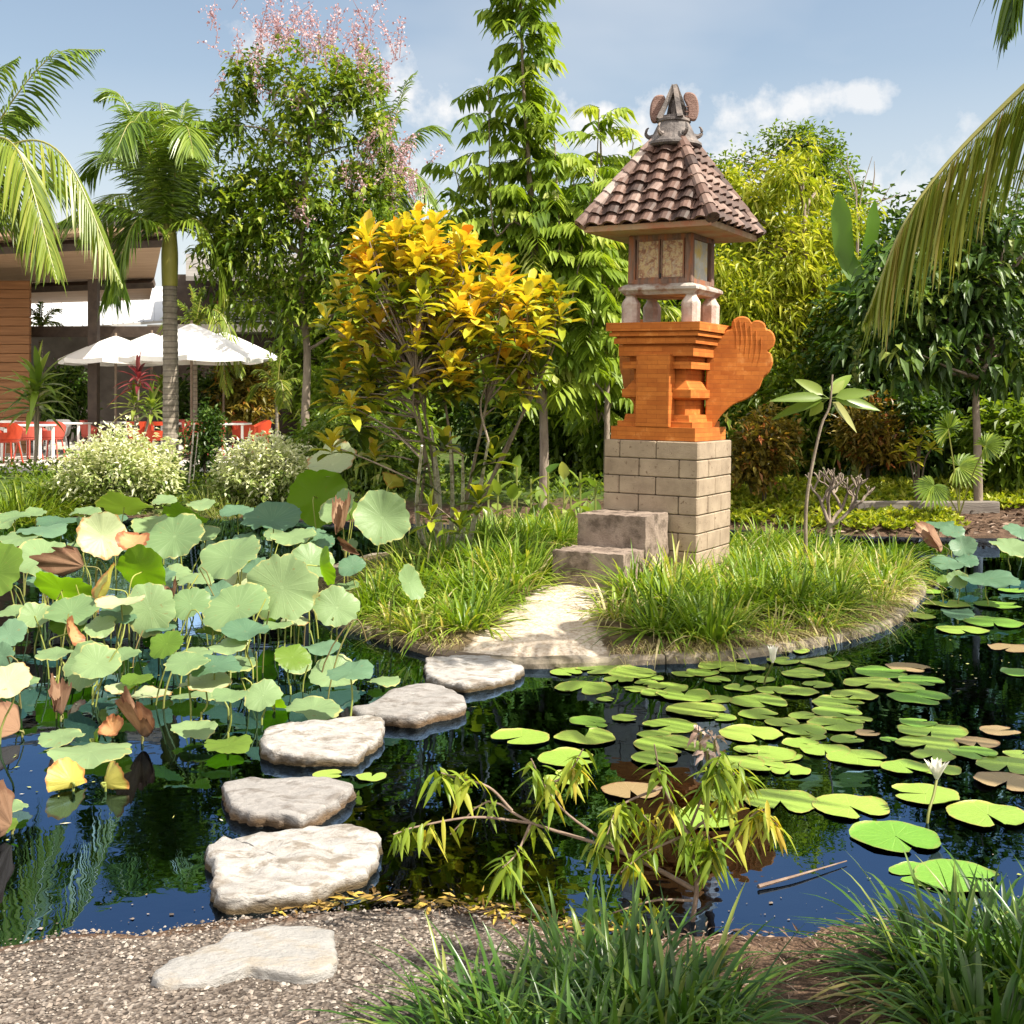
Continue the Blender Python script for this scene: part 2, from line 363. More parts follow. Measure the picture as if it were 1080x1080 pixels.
mb = MB(); cen = ISL.mean(0); rings = [1.0, .985, .96, .92, .87, .8, .72, .62, .5, .38, .25, .12]; n = len(ISL)
VV = []
for r in rings: VV.append(cen+(ISL-cen)*r)
VV = np.array(VV); Z = isl_z(VV[..., 0], VV[..., 1]); top = np.concatenate([VV, Z[..., None]], -1)
skirt = np.concatenate([ISL, np.full((n, 1), -.7)], -1)[None]
A = np.concatenate([skirt, top]).reshape(-1, 3); k = len(rings)+1
i = np.arange(k-1)[:, None]*n; j = np.arange(n)[None]; j2 = (j+1) % n
Fc = np.stack([i+j, i+j2, i+n+j2, i+n+j], -1).reshape(-1, 4)
pv = np.clip(.5-sdf(PATH, A[:, 0], A[:, 1])*2.2, 0, 1)
mb.add(A, Fc, pv); mb.add(np.vstack([A[-n:], [[*cen, iz(*cen)]]]), [(a_, (a_+1) % n, n) for a_ in range(n)], 0.)
# a finer sheet of sand carries the path
tag(mb.build('island', M['sand'], smooth=True), kind='structure', label='low island of soil and sand in the pond')
V, Fc = grid_mesh(np.arange(-.75, 1.3, .03), np.arange(7.2, 9.7, .03), lambda X, Y: isl_z(X, Y)+.012*np.clip(-sdf(PATH, X, Y)*5, -1, 1)+.004*vn(X, Y, 23, .7)-.03*np.clip((sdf(ISL, X, Y)+.05)*30, 0, 1))
keep = ((sdf(PATH, V[:, 0], V[:, 1]) < .05) & (sdf(ISL, V[:, 0], V[:, 1]) < -.01))[Fc].all(1)
mb = MB(); mb.add(V, Fc[keep], np.clip(.62-sdf(PATH, V[:, 0], V[:, 1])*2, 0, 1))
tag(mb.build('sand_path', M['sand'], smooth=True), kind='structure', label='pale sand path from the kerb to the steps')

# kerb round the island: weathered edging slabs end to end
M['kerb'] = surf_mat('kerb', (.20, .16, .12), (.36, .31, .24), 5, .85, .6, c3=(.09, .075, .05), scale3=3.5)
M['kerb_timber'] = surf_mat('kerb_timber', (.09, .065, .045), (.20, .15, .11), 8, .85, .6, stretch=(1, 1, 5))
mb = MB(); seg = [0, 12, 22, 31, 41, 51, 60, 70, 80, 90, 100, 110, 120, 130]
Pk = np.vstack([ISL, ISL[:1]])
cum = np.concatenate([[0], np.cumsum(np.linalg.norm(np.diff(Pk, axis=0), axis=1))]); tot = cum[-1]
kerb = thing('kerb_edging', (*KERB[2], 0), 'low weathered stone edging round the island, with a dark timber length at its left end', 'edging')
s0 = 0
marks = [0]+[cum[np.argmin(np.linalg.norm(Pk[:-1]-np.array(kp), axis=1))] for kp in KERB[1:]]
while marks[-1] < tot-1.2: marks.append(marks[-1]+1.15)
marks.append(tot)
for ii, (a_, b_) in enumerate(zip(marks[:-1], marks[1:])):
    t = np.linspace(a_+.006, b_-.006, 9); pc = np.stack([np.interp(t, cum, Pk[:, 0]), np.interp(t, cum, Pk[:, 1])], -1)
    T = nrm(np.gradient(pc, axis=0)); nn = np.stack([T[:, 1], -T[:, 0]], -1)
    if (nn[4]@(pc[4]-cen)) < 0: nn = -nn
    VV = []; wv = .004*rng.normal(size=(9, 6))
    for q, (o_, z_) in enumerate(((.05, -.4), (.05, .030), (.035, .052), (-.05, .056), (-.065, .045), (-.065, -.1))):
        VV.append(np.concatenate([pc+nn*(o_+wv[:, q:q+1]), np.full((9, 1), z_)+wv[:, q:q+1]*.8], -1))
    VV = np.array(VV).transpose(1, 0, 2); mb = MB(); i = np.arange(8)[:, None]*6; j = np.arange(5)[None]
    mb.add(VV.reshape(-1, 3), np.stack([i+j, i+j+1, i+j+7, i+j+6], -1).reshape(-1, 4)); mb.add(VV[0], [(5, 4, 3, 2, 1, 0)]); mb.add(VV[-1], [(0, 1, 2, 3, 4, 5)])
    o = mb.build('timber_edging' if ii == 0 else 'edging_slab', M['kerb_timber'] if ii == 0 else M['kerb'], kerb)

# ------------------------------------------------------------------ stepping stones
def stone_mat(name, a, b_, c3, wet):
    m = surf_mat(name, a, b_, 6, .85, .75, c3=c3, scale3=7, bscale=30, detail=9, stretch=(1, 1.7, 2.5)); nt = m.node_tree
    p = [x for x in nt.nodes if x.type == 'BSDF_PRINCIPLED'][0]; src = p.inputs['Base Color'].links[0].from_socket
    ge = N(nt, 'ShaderNodeNewGeometry'); sp = N(nt, 'ShaderNodeSeparateXYZ'); nt.links.new(ge.outputs['Position'], sp.inputs[0])
    no = [x for x in nt.nodes if x.type == 'TEX_NOISE'][0]
    f = ramp(nt, math_(nt, 'ADD', sp.outputs[2], math_(nt, 'MULTIPLY', math_(nt, 'SUBTRACT', no.outputs[0], .5), .06)), [(.014, 1.), (.042, .0)])
    nt.links.new(mixc(nt, f, src, wet), p.inputs['Base Color'])                 # stained band at the waterline
    return m
M['stone_pale'] = stone_mat('stone_pale', (.27, .25, .235), (.50, .48, .455), (.21, .18, .15), (.10, .07, .035))
M['stone_grey'] = stone_mat('stone_grey', (.23, .215, .205), (.35, .33, .315), (.17, .15, .135), (.14, .09, .05))
M['stone_flat'] = stone_mat('stone_flat', (.27, .26, .25), (.35, .335, .32), (.30, .265, .225), (.3, .25, .18))
def flat_stone(name, px, top, depth, mat, label, rough=.010, tilt=0.0):
    pts = np.array([G(x, y, top)[:2] for x, y in px]); c0 = pts.mean(0)
    n = 88; q = np.vstack([pts, pts[:1]]); s = np.concatenate([[0], np.cumsum(np.linalg.norm(np.diff(q, axis=0), axis=1))])
    t = np.linspace(0, s[-1], n, endpoint=False); o = np.stack([np.interp(t, s, q[:, 0]), np.interp(t, s, q[:, 1])], -1)
    jig = np.convolve(np.tile(rng.normal(size=n), 3), np.ones(3)/3, 'same')[n:2*n]*.0065
    o = c0+(o-c0)*(1+jig[:, None]/np.linalg.norm(o-c0, axis=1, keepdims=True)*1.4)
    rr = [(.06, 0), (.18, 0), (.3, 0), (.42, 0), (.54, 0), (.65, 0), (.75, 0), (.84, 0), (.92, -.001), (.97, -.003), (.992, -.010), (1.0, -.022), (.998, -.045), (.985, -.065), (.965, -.09), (.94, -.13), (.9, -depth)]
    ph = rng.uniform(0, 6, 3); VV = []
    for r, dz in rr:
        xy = c0+(o-c0)*r; x, y = xy[:, 0], xy[:, 1]
        z = top+dz+rough*(vn(x, y, 9, ph[0])+.6*vn(x, y, 21, ph[1])+.35*vn(x, y, 47, ph[2]))*(1 if dz > -.06 else .6)+tilt*(x-c0[0])
        if dz < -.005:
            nr = nrm(o-c0); xy = xy+nr*(.009*vn(o[:, 0]*3+dz*60, o[:, 1]*3, 11, ph[2])+.005*rng.normal(size=n))[:, None]*min(1, -dz*25)
        VV.append(np.concatenate([xy, z[:, None]], -1))
    VV = np.array(VV); k = len(rr); i = np.arange(k-1)[:, None]*n; j = np.arange(n)[None]; j2 = (j+1) % n
    mb = MB(); mb.add(VV.reshape(-1, 3), np.stack([i+j, i+n+j, i+n+j2, i+j2], -1).reshape(-1, 4)); mb.add(np.vstack([VV[0], VV[0].mean(0)]), [(a_, (a_+1) % n, n) for a_ in range(n)])
    ob = mb.build(name, mat, origin=(*c0, top), smooth=True); return tag(ob, label, 'stepping stone', 'stepping stones across the pond')
flat_stone('stepping_stone', [(160, 1026), (175, 1012), (215, 996), (243, 981), (290, 973), (345, 974), (357, 990), (352, 1004), (357, 1012), (330, 1026), (290, 1024), (262, 1018), (225, 1033), (190, 1036), (165, 1034)], .085, .25, M['stone_flat'], 'flat grey stepping stone half buried in the gravel bank', .003)
flat_stone('stepping_stone', [(217, 886), (235, 880), (243, 884), (275, 878), (330, 869), (372, 872), (402, 882), (398, 902), (385, 915), (355, 926), (330, 936), (300, 941), (260, 945), (232, 946), (223, 930), (225, 912), (218, 900)], .058, .4, M['stone_pale'], 'large pale stepping stone nearest the gravel bank, in the water', .012)
flat_stone('stepping_stone', [(236, 823), (262, 818), (300, 819), (345, 818), (372, 824), (371, 832), (350, 845), (325, 859), (318, 862), (300, 858), (262, 856), (245, 848), (237, 838)], .058, .4, M['stone_grey'], 'grey brown stepping stone, flat topped, third from the gravel bank', .006)
flat_stone('stepping_stone', [(273, 776), (285, 767), (320, 760), (372, 755), (402, 757), (405, 766), (397, 776), (384, 788), (377, 794), (345, 795), (312, 795), (285, 792), (274, 786)], .058, .4, M['stone_pale'], 'blocky whitish stepping stone, fourth from the gravel bank', .012)
flat_stone('stepping_stone', [(371, 745), (395, 737), (412, 727), (440, 719), (470, 723), (488, 733), (492, 742), (480, 746), (455, 751), (437, 757), (410, 754), (380, 751)], .058, .4, M['stone_grey'], 'grey angular stepping stone, fifth from the gravel bank', .006)
flat_stone('stepping_stone', [(449, 694), (480, 688), (520, 691), (553, 703), (540, 712), (520, 717), (490, 721), (462, 717), (450, 712), (448, 703)], .052, .4, M['stone_pale'], 'white sunlit stepping stone nearest the island kerb', .008)

# ------------------------------------------------------------------ the shrine
SH = np.array((1.28, 10.05, .18)); YAW = R(-30)
shr = thing('stone_shrine', SH, 'tall shrine of orange carved brick on a grey stone base under a tiled roof', 'shrine', rz=YAW)
shr.rotation_euler = (R(0), R(1.0), YAW)
shr['v0'] = 0; del shr['v0']
Z0 = SH[2]
def part(mb, name, mats, parent=shr, smooth=False):
    """parts of the shrine are written in its own axes with heights above the water"""
    V = [v for v in mb.V]; mb.V = [v-np.array((0, 0, Z0)) for v in V]
    o = mb.build(name, mats, None, smooth); o.parent = parent; return o
M['block'] = surf_mat('block', (.25, .19, .135), (.39, .305, .22), 5, .9, .4, c3=(.17, .115, .075), scale3=26, bscale=90, c3r=(.60, .68))
M['mortar'] = surf_mat('mortar', (.05, .04, .03), (.10, .08, .06), 20, .95, .3)
mb = MB(); zz0, hh, W_, D_ = .14, .145, .82, .76
mb.box((0, 0, .72), (W_-.03, D_-.03, 1.14), mat=1)
for r in range(8):
    z = zz0+hh*(r+.5)
    for ax, LL, off in ((0, W_, D_/2), (1, D_, W_/2)):
        for sgn in (-1, 1):
            cuts = [0, .17, .56, 1] if r % 2 else [0, .38, .80, 1]
            if ax: cuts = [0, .5, 1] if r % 2 else [0, .30, .68, 1]
            for u0, u1 in zip(cuts[:-1], cuts[1:]):
                a_, b_ = -LL/2+u0*LL, -LL/2+u1*LL; th = .12
                if ax: a_, b_ = max(a_, -LL/2+.005), min(b_, LL/2-.005)
                ctr = [(a_+b_)/2, sgn*(off-th/2+.002*rng.normal()), z]; dim = [b_-a_-.006, th, hh-.006]
                if ax: ctr = [ctr[1], ctr[0], z]; dim = [dim[1], dim[0], dim[2]]
                mb.box(ctr, dim, bev=.007, mat=0)
part(mb, 'plinth', [M['block'], M['mortar']])
# orange brick pedestal: stacked mouldings
def brick_mat(name, c1, c2, c3):
    m, nt, out = mat_base(name); tc = N(nt, 'ShaderNodeTexCoord'); sp = N(nt, 'ShaderNodeSeparateXYZ'); nt.links.new(tc.outputs['Object'], sp.inputs[0])
    cb = N(nt, 'ShaderNodeCombineXYZ'); nt.links.new(math_(nt, 'ADD', sp.outputs[0], math_(nt, 'MULTIPLY', sp.outputs[1], 1.3)), cb.inputs[0]); nt.links.new(sp.outputs[2], cb.inputs[1])
    br = N(nt, 'ShaderNodeTexBrick', i_Scale=1.0); br.inputs['Brick Width'].default_value = .17; br.inputs['Row Height'].default_value = .036; br.inputs['Mortar Size'].default_value = .0016; br.inputs['Mortar Smooth'].default_value = .6
    br.inputs['Color1'].default_value = (*c1, 1); br.inputs['Color2'].default_value = (*c2, 1); br.inputs['Mortar'].default_value = (*c3, 1); nt.links.new(cb.outputs[0], br.inputs['Vector'])
    n1 = N(nt, 'ShaderNodeTexNoise', i_Scale=7.0, i_Detail=7.0, i_Roughness=.7); nt.links.new(tc.outputs['Object'], n1.inputs['Vector'])
    c = mixc(nt, ramp(nt, n1.outputs[0], [(.35, 0.), (.75, .7)]), br.outputs['Color'], c3)
    c = mixc(nt, ramp(nt, n1.outputs[0], [(.25, .55), (.42, 0.)]), c, (.70, .33, .11))
    p = N(nt, 'ShaderNodeBsdfPrincipled', i_Roughness=.8); p.inputs['Specular IOR Level'].default_value = .25; nt.links.new(c, p.inputs['Base Color'])
    b = N(nt, 'ShaderNodeBump', i_Strength=.5, i_Distance=.006); nt.links.new(math_(nt, 'SUBTRACT', math_(nt, 'MULTIPLY', n1.outputs[0], .8), br.outputs['Fac']), b.inputs['Height']); nt.links.new(b.outputs[0], p.inputs['Normal'])
    nt.links.new(p.outputs[0], out.inputs[0]); return m
M['orange'] = brick_mat('orange_brick', (.58, .19, .034), (.44, .125, .02), (.28, .075, .014))
B0 = 1.302
def stack(mb, prof, mat=0, asp=.95):
    """closed square moulding from a list of (height, half width)"""
    VV = [[(-h, -h*asp, z), (h, -h*asp, z), (h, h*asp, z), (-h, h*asp, z)] for z, h in prof]; k = len(prof)
    V = np.array(VV).reshape(-1, 3); Fc = [(i*4+j, i*4+(j+1) % 4, i*4+4+(j+1) % 4, i*4+4+j) for i in range(k-1) for j in range(4)]
    mb.add(V, Fc+[(3, 2, 1, 0), tuple(k*4-4+j for j in range(4))], .5, mat)
mb = MB()
stack(mb, [(B0+z, h) for z, h in ((0, .365), (.105, .365), (.106, .325), (.150, .325), (.151, .285), (.205, .275), (.206, .225), (.33, .225), (.331, .275), (.345, .30), (.410, .30), (.411, .28), (.475, .235), (.476, .225), (.575, .225), (.576, .30), (.63, .30), (.631, .255), (.675, .255), (.676, .325), (.755, .325), (.756, .295), (.775, .295), (.776, .355), (.82, .355), (.821, .335), (.835, .335), (.836, .385), (.865, .385), (.866, .37), (.876, .37), (.877, .405), (.945, .405))])
part(mb, 'pedestal', M['orange'])
mb = MB(); mb.box((-.0, -.295, B0+.40), (.29, .125, .585), bev=.004); mb.box((0, .295, B0+.40), (.29, .125, .585), bev=.004)
part(mb, 'pilaster', M['orange'])
# winged flanks: scalloped slabs swept back from the rear corners
wing = [(0, -.62), (.06, -.57), (.12, -.47), (.22, -.37), (.33, -.32), (.42, -.24), (.455, -.15), (.50, -.10), (.53, -.02), (.515, .05), (.49, .075), (.53, .11), (.545, .17), (.53, .22), (.50, .25), (.475, .255), (.46, .30), (.42, .325), (.38, .325), (.355, .31), (.33, .345), (.28, .36), (.23, .345), (.20, .31), (.195, .26), (.15, .24), (.11, .19), (0, .16)]
wing = bez([(x*1.02, z) for x, z in wing]+[], 84)
def slab_from(mb, pts, th, org, dirx, bev=.012, mat=0):
    dx = np.array(dirx, float); ny = np.array((-dx[1], dx[0], 0)); n = len(pts); c = pts.mean(0); VV = []
    for off, s in ((-th/2, .0), (-th/2+bev, bev), (th/2-bev, bev), (th/2, .0)):
        q = pts+(0 if s else 1)*(-nrm(pts-c)*bev)
        VV.append(np.array(org)+q[:, :1]*dx+q[:, 1:]*np.array((0, 0, 1.))+ny*off)
    V = np.array(VV).reshape(-1, 3); Fc = [(i*n+j, i*n+(j+1) % n, (i+1)*n+(j+1) % n, (i+1)*n+j) for i in range(3) for j in range(n)]
    mb.add(V, Fc, .5, mat)
    mb.add(VV[0], [tuple(range(n-1, -1, -1))], .5, mat); mb.add(VV[3], [tuple(range(n))], .5, mat)
for sgn in (1, -1):
    a_ = R(20 if sgn > 0 else 42); dx = (sgn*math.cos(a_), math.sin(a_), 0)
    mb = MB(); slab_from(mb, wing, .17, (sgn*.24, .20, B0+.66), dx)
    ny = np.array((-dx[1], dx[0], 0))
    for s2 in (-1, 1):          # carved feather grooves stand proud as ridges along the upper edge
        for k in range(6):
            t0 = np.array((.22+.045*k, .335-.012*k*k*.5)); t1 = np.array((.24+.035*k, .10-.03*k))
            q = np.array([np.array((sgn*.24, .20, B0+.66))+np.array(dx)*u[0]+np.array((0, 0, u[1]))+ny*s2*.085 for u in bez([t0, (t0+t1)/2+np.array((.012, 0)), t1], 8)])
            mb.tube(q, np.linspace(.006, .002, len(q)), 5)
    part(mb, 'wing', M['orange'])
M['post'] = surf_mat('post', (.34, .25, .21), (.50, .40, .35), 7, .85, .5, c3=(.55, .47, .42), scale3=5)
for sx in (-1, 1):
    for sy in (-1, 1):
        mb = MB(); c = (sx*.262, sy*.215); VV = []; prof = [(2.249, .066), (2.405, .068), (2.415, .066), (2.462, .040), (2.478, .040)]
        for z, h in prof:
            k = h*.45; VV.append([(-h+k,-h,z),(h-k,-h,z),(h,-h+k,z),(h,h-k,z),(h-k,h,z),(-h+k,h,z),(-h,h-k,z),(-h,-h+k,z)])
        V = np.array(VV)+np.array((*c, 0)); mb.add(V.reshape(-1, 3), [(i*8+j, i*8+(j+1) % 8, i*8+8+(j+1) % 8, i*8+8+j) for i in range(4) for j in range(8)]+[tuple(range(32, 40))])
        part(mb, 'post', M['post'])
M['sill'] = surf_mat('sill', (.30, .26, .23), (.50, .46, .42), 8, .7, .4, c3=(.22, .12, .08), scale3=6)
mb = MB(); stack(mb, [(2.476, .30), (2.50, .318), (2.515, .338), (2.535, .338), (2.55, .318), (2.565, .285)], asp=.9); part(mb, 'platform', M['sill'])
M['wood'] = surf_mat('wood', (.12, .075, .055), (.24, .155, .12), 6, .75, .4, stretch=(6, 6, 1), c3=(.30, .12, .06), scale3=2.5)
mb = MB()
for sx in (-1, 1):
    for sy in (-1, 1): mb.box((sx*.248, sy*.222, 2.765), (.065, .065, .40), bev=.008, taper=.93)
for sy in (-1, 1):
    mb.box((0, sy*.226, 2.585), (.44, .05, .038)); mb.box((0, sy*.224, 2.945), (.44, .045, .04))
for sx in (-1, 1):
    mb.box((sx*.252, 0, 2.585), (.05, .39, .038)); mb.box((sx*.250, 0, 2.945), (.045, .39, .04))
mb.box((0, 0, 2.765), (.40, .36, .39)); cab = part(mb, 'cabinet', M['wood'])
def carved(name):
    m, nt, out = mat_base(name); tc = N(nt, 'ShaderNodeTexCoord')
    vo = N(nt, 'ShaderNodeTexVoronoi', i_Scale=34.0, feature='SMOOTH_F1'); no = N(nt, 'ShaderNodeTexNoise', i_Scale=22.0, i_Detail=4.0); nt.links.new(tc.outputs['Object'], no.inputs['Vector'])
    nt.links.new(mixc(nt, .12, tc.outputs['Object'], no.outputs['Color']), vo.inputs['Vector'])
    c = ramp(nt, vo.outputs['Distance'], [(.05, (.46, .30, .12)), (.35, (.50, .38, .22)), (.5, (.36, .20, .11)), (.75, (.20, .085, .05))])
    c = mixc(nt, ramp(nt, no.outputs[0], [(.5, 0.), (.65, .6)]), c, (.42, .36, .28))
    p = N(nt, 'ShaderNodeBsdfPrincipled', i_Roughness=.6); nt.links.new(c, p.inputs['Base Color'])
    b = N(nt, 'ShaderNodeBump', i_Strength=.9, i_Distance=.012); b.invert = True; nt.links.new(vo.outputs['Distance'], b.inputs['Height']); nt.links.new(b.outputs[0], p.inputs['Normal'])
    nt.links.new(p.outputs[0], out.inputs[0]); return m
M['carved'] = carved('carved'); M['panel'] = surf_mat('panel', (.36, .36, .33), (.55, .55, .50), 9, .6, .3, c3=(.55, .42, .12), scale3=7)
M['latch'] = surf_mat('latch', (.01, .01, .01), (.03, .03, .03), 9, .5, 0)
for s in (-1, 1):
    mb = MB(); mb.box((s*.106, -.217, 2.765), (.200, .03, .315), bev=.004)
    d_ = part(mb, 'door', M['carved'], cab)
    for yy in (-.235,):
        mb = MB()
        for e in (-1, 1): mb.box((s*.106+e*.095, yy, 2.765), (.012, .012, .318), mat=0)
        for e in (-1, 1): mb.box((s*.106, yy, 2.765+e*.153), (.178, .012, .012), mat=0)
        part(mb, 'door_frame', M['wood'], cab)
mb = MB(); mb.box((.004, -.242, 2.63), (.016, .014, .035), bev=.003); part(mb, 'latch', M['latch'], cab)
for s in (-1, 1):
    mb = MB(); mb.box((s*.245, 0, 2.765), (.02, .30, .315), bev=.003); part(mb, 'side_panel', M['panel'], cab)
mb = MB(); mb.box((0, .222, 2.765), (.43, .02, .315), bev=.003); part(mb, 'back_panel', M['wood'], cab)
M['eave'] = surf_mat('eave', (.32, .20, .13), (.48, .36, .24), 8, .7, .3, c3=(.40, .17, .10), scale3=4)
mb = MB()
stack(mb, [(2.965, .50), (2.972, .54), (3.015, .55), (3.018, .535)], asp=1); part(mb, 'eave', M['eave'])
# pantile roof
def tile_mat(name, cols):
    m, nt, out = mat_base(name); tc = N(nt, 'ShaderNodeTexCoord'); at = N(nt, 'ShaderNodeAttribute', attribute_name='v')
    n1 = N(nt, 'ShaderNodeTexNoise', i_Scale=14.0, i_Detail=7.0, i_Roughness=.7); nt.links.new(tc.outputs['Object'], n1.inputs['Vector'])
    c = ramp(nt, math_(nt, 'ADD', math_(nt, 'MULTIPLY', at.outputs['Fac'], .55), math_(nt, 'MULTIPLY', n1.outputs[0], .5)), cols)
    p = N(nt, 'ShaderNodeBsdfPrincipled', i_Roughness=.62); p.inputs['Specular IOR Level'].default_value = .4; nt.links.new(c, p.inputs['Base Color'])
    b = N(nt, 'ShaderNodeBump', i_Strength=.4, i_Distance=.01); nt.links.new(n1.outputs[0], b.inputs['Height']); nt.links.new(b.outputs[0], p.inputs['Normal'])
    nt.links.new(p.outputs[0], out.inputs[0]); return m
M['tile'] = tile_mat('roof_tile', [(.15, (.026, .016, .013)), (.4, (.082, .046, .035)), (.6, (.14, .078, .058)), (.8, (.24, .165, .135))])
M['ridge'] = tile_mat('ridge_tile', [(.2, (.16, .10, .08)), (.45, (.30, .21, .18)), (.7, (.46, .38, .34)), (.9, (.5, .43, .38))])
RB, RT, ZB, ZT = .562, .125, 3.01, 3.715
slope = nrm(np.array((0, RB-RT, ZT-ZB))); upn = np.array((0, -(ZT-ZB), RB-RT)); upn = nrm(upn)
mb = MB(); stack(mb, [(ZB-.004, RB-.035), (ZT-.03, RT-.02)], asp=1); core_v = mb
nrow, cw = 8, .150; lenS = math.hypot(RB-RT, ZT-ZB)
for face in range(4):
    rot = np.array(Matrix.Rotation(face*math.pi/2, 3, 'Z'))
    for r in range(nrow):
        s0_, s1_ = lenS*r/nrow-.006, lenS*(r+1)/nrow+.03
        for c_ in range(-4, 5):
            u = np.array((-.5, -.29, -.27, -.15, .05, .25, .37, .39, .5)); x = (c_+u)*cw*1.04
            prof = np.where(np.abs(u-.05) < .34, np.maximum(np.cos((u-.05)/.34*math.pi/2), 0)**.7, 0)*.034+np.where(np.abs(u-.05) >= .34, -.006, 0)
            tv = rng.uniform(0, 1); VV = []
            for s_, lift, th in ((s0_+.012, .034, -.032), (s0_, .034, 0), ((s0_+s1_)/2, .016, 0), (s1_, -.004, 0)):
                half = RB-(RB-RT)*min(s_, lenS)/lenS-.004
                xc = np.clip(x+.004*rng.normal(), -half, half)
                pt = np.array((0, -RB, ZB))+s_*slope
                VV.append(np.stack([xc, np.full(9, pt[1]), np.full(9, pt[2])], -1)+(prof+lift+th)[:, None]*upn)
            half0 = RB-(RB-RT)*(s0_+.02)/lenS
            if abs(c_)*cw-.06 > half0: continue
            VV = np.array(VV)@rot.T; i = np.arange(3)[:, None]*9; j = np.arange(8)[None]
            core_v.add(VV.reshape(-1, 3), np.stack([i+j, i+j+1, i+j+10, i+j+9], -1).reshape(-1, 4), tv)
roof = part(core_v, 'roof', M['tile'], smooth=False)
for sx, sy in ((-1, -1), (1, -1), (1, 1), (-1, 1)):
    mb = MB(); nseg = 8; a0 = np.array((sx*RB*1.01, sy*RB*1.01, ZB+.015)); a1 = np.array((sx*RT, sy*RT, ZT+.015))
    for k in range(nseg):
        p0 = a0+(a1-a0)*(k/nseg); p1 = a0+(a1-a0)*((k+1.15)/nseg); mb.tube([p0, (p0+p1)/2, p1], [.056, .053, .046], 10, v=rng.uniform(0, 1))
    part(mb, 'ridge', M['tile'] if (sx, sy) != (-1, -1) else M['ridge'], roof)
M['cap'] = surf_mat('cap', (.06, .05, .05), (.17, .15, .14), 9, .7, .5, c3=(.24, .2, .18), scale3=6)
def lathe(mb, prof, n=28, c=(0, 0), v=.5, mat=0):
    th = np.arange(n)*2*math.pi/n; V = np.array([[(c[0]+r*math.cos(t), c[1]+r*math.sin(t), z) for t in th] for z, r in prof]); k = len(prof)
    i = np.arange(k-1)[:, None]*n; j = np.arange(n)[None]; j2 = (j+1) % n
    mb.add(V.reshape(-1, 3), np.stack([i+j, i+j2, i+n+j2, i+n+j], -1).reshape(-1, 4), v, mat)
    mb.add(V[-1], [tuple(range(n))], v, mat); mb.add(V[0], [tuple(range(n-1, -1, -1))], v, mat)
mb = MB(); lathe(mb, [(3.69, .12), (3.70, .215), (3.715, .235), (3.735, .232), (3.75, .21), (3.80, .178), (3.86, .15), (3.905, .128), (3.915, .14), (3.935, .138), (3.945, .11)])
cap = part(mb, 'roof_cap', M['cap'], smooth=False)
for k in range(6):
    t = R(20+60*k); mb = MB(); d_ = np.array((math.cos(t), math.sin(t)))
    q = bez([(d_[0]*r, d_[1]*r, z) for r, z in ((.16, 3.80), (.20, 3.795), (.228, 3.82), (.222, 3.86), (.205, 3.875))], 12)
    mb.tube(q, np.linspace(.024, .005, len(q)), 6); part(mb, 'horn', M['cap'], cap)
mb = MB()
for sx in (-1, 1):
    for sy in (-1, 1): mb.tube([(sx*.095, sy*.095, 3.93), (sx*.058, sy*.058, 4.04), (sx*.006, sy*.006, 4.22)], [.034, .030, .024], 4)
lathe(mb, [(3.93, .11), (3.965, .10), (3.97, .07)], 12); lathe(mb, [(3.96, .022), (4.03, .03), (4.10, .016)], 8); lathe(mb, [(4.15, .035), (4.19, .03), (4.215, .008)], 8)
fin = part(mb, 'finial', M['cap'])
M['ear'] = surf_mat('ear', (.18, .10, .08), (.28, .18, .15), 12, .8, .7, stretch=(1, 1, 3))
ear = .86*bez([(.02, -.11), (.07, -.13), (.105, -.115), (.125, -.04), (.118, .05), (.09, .115), (.045, .14), (-.005, .135), (-.02, .09), (.01, .02), (.025, -.05), (.02, -.11)], 44)[:-1]
for sgn in (1, -1):
    a_ = R(0); mb = MB(); slab_from(mb, ear, .05, (sgn*.10, .0, 4.03), (sgn*.866, .5*sgn, 0)); 
    for k in range(5): mb.tube([(sgn*(.10+.866*x), .5*sgn*x+s*.0-.026*.866, 4.03-.08+k*.04) for x, s in ((.01, 0), (.05, 0), (.09-.004*k, 0))], .006, 4)
    part(mb, 'ear', M['ear'], fin)

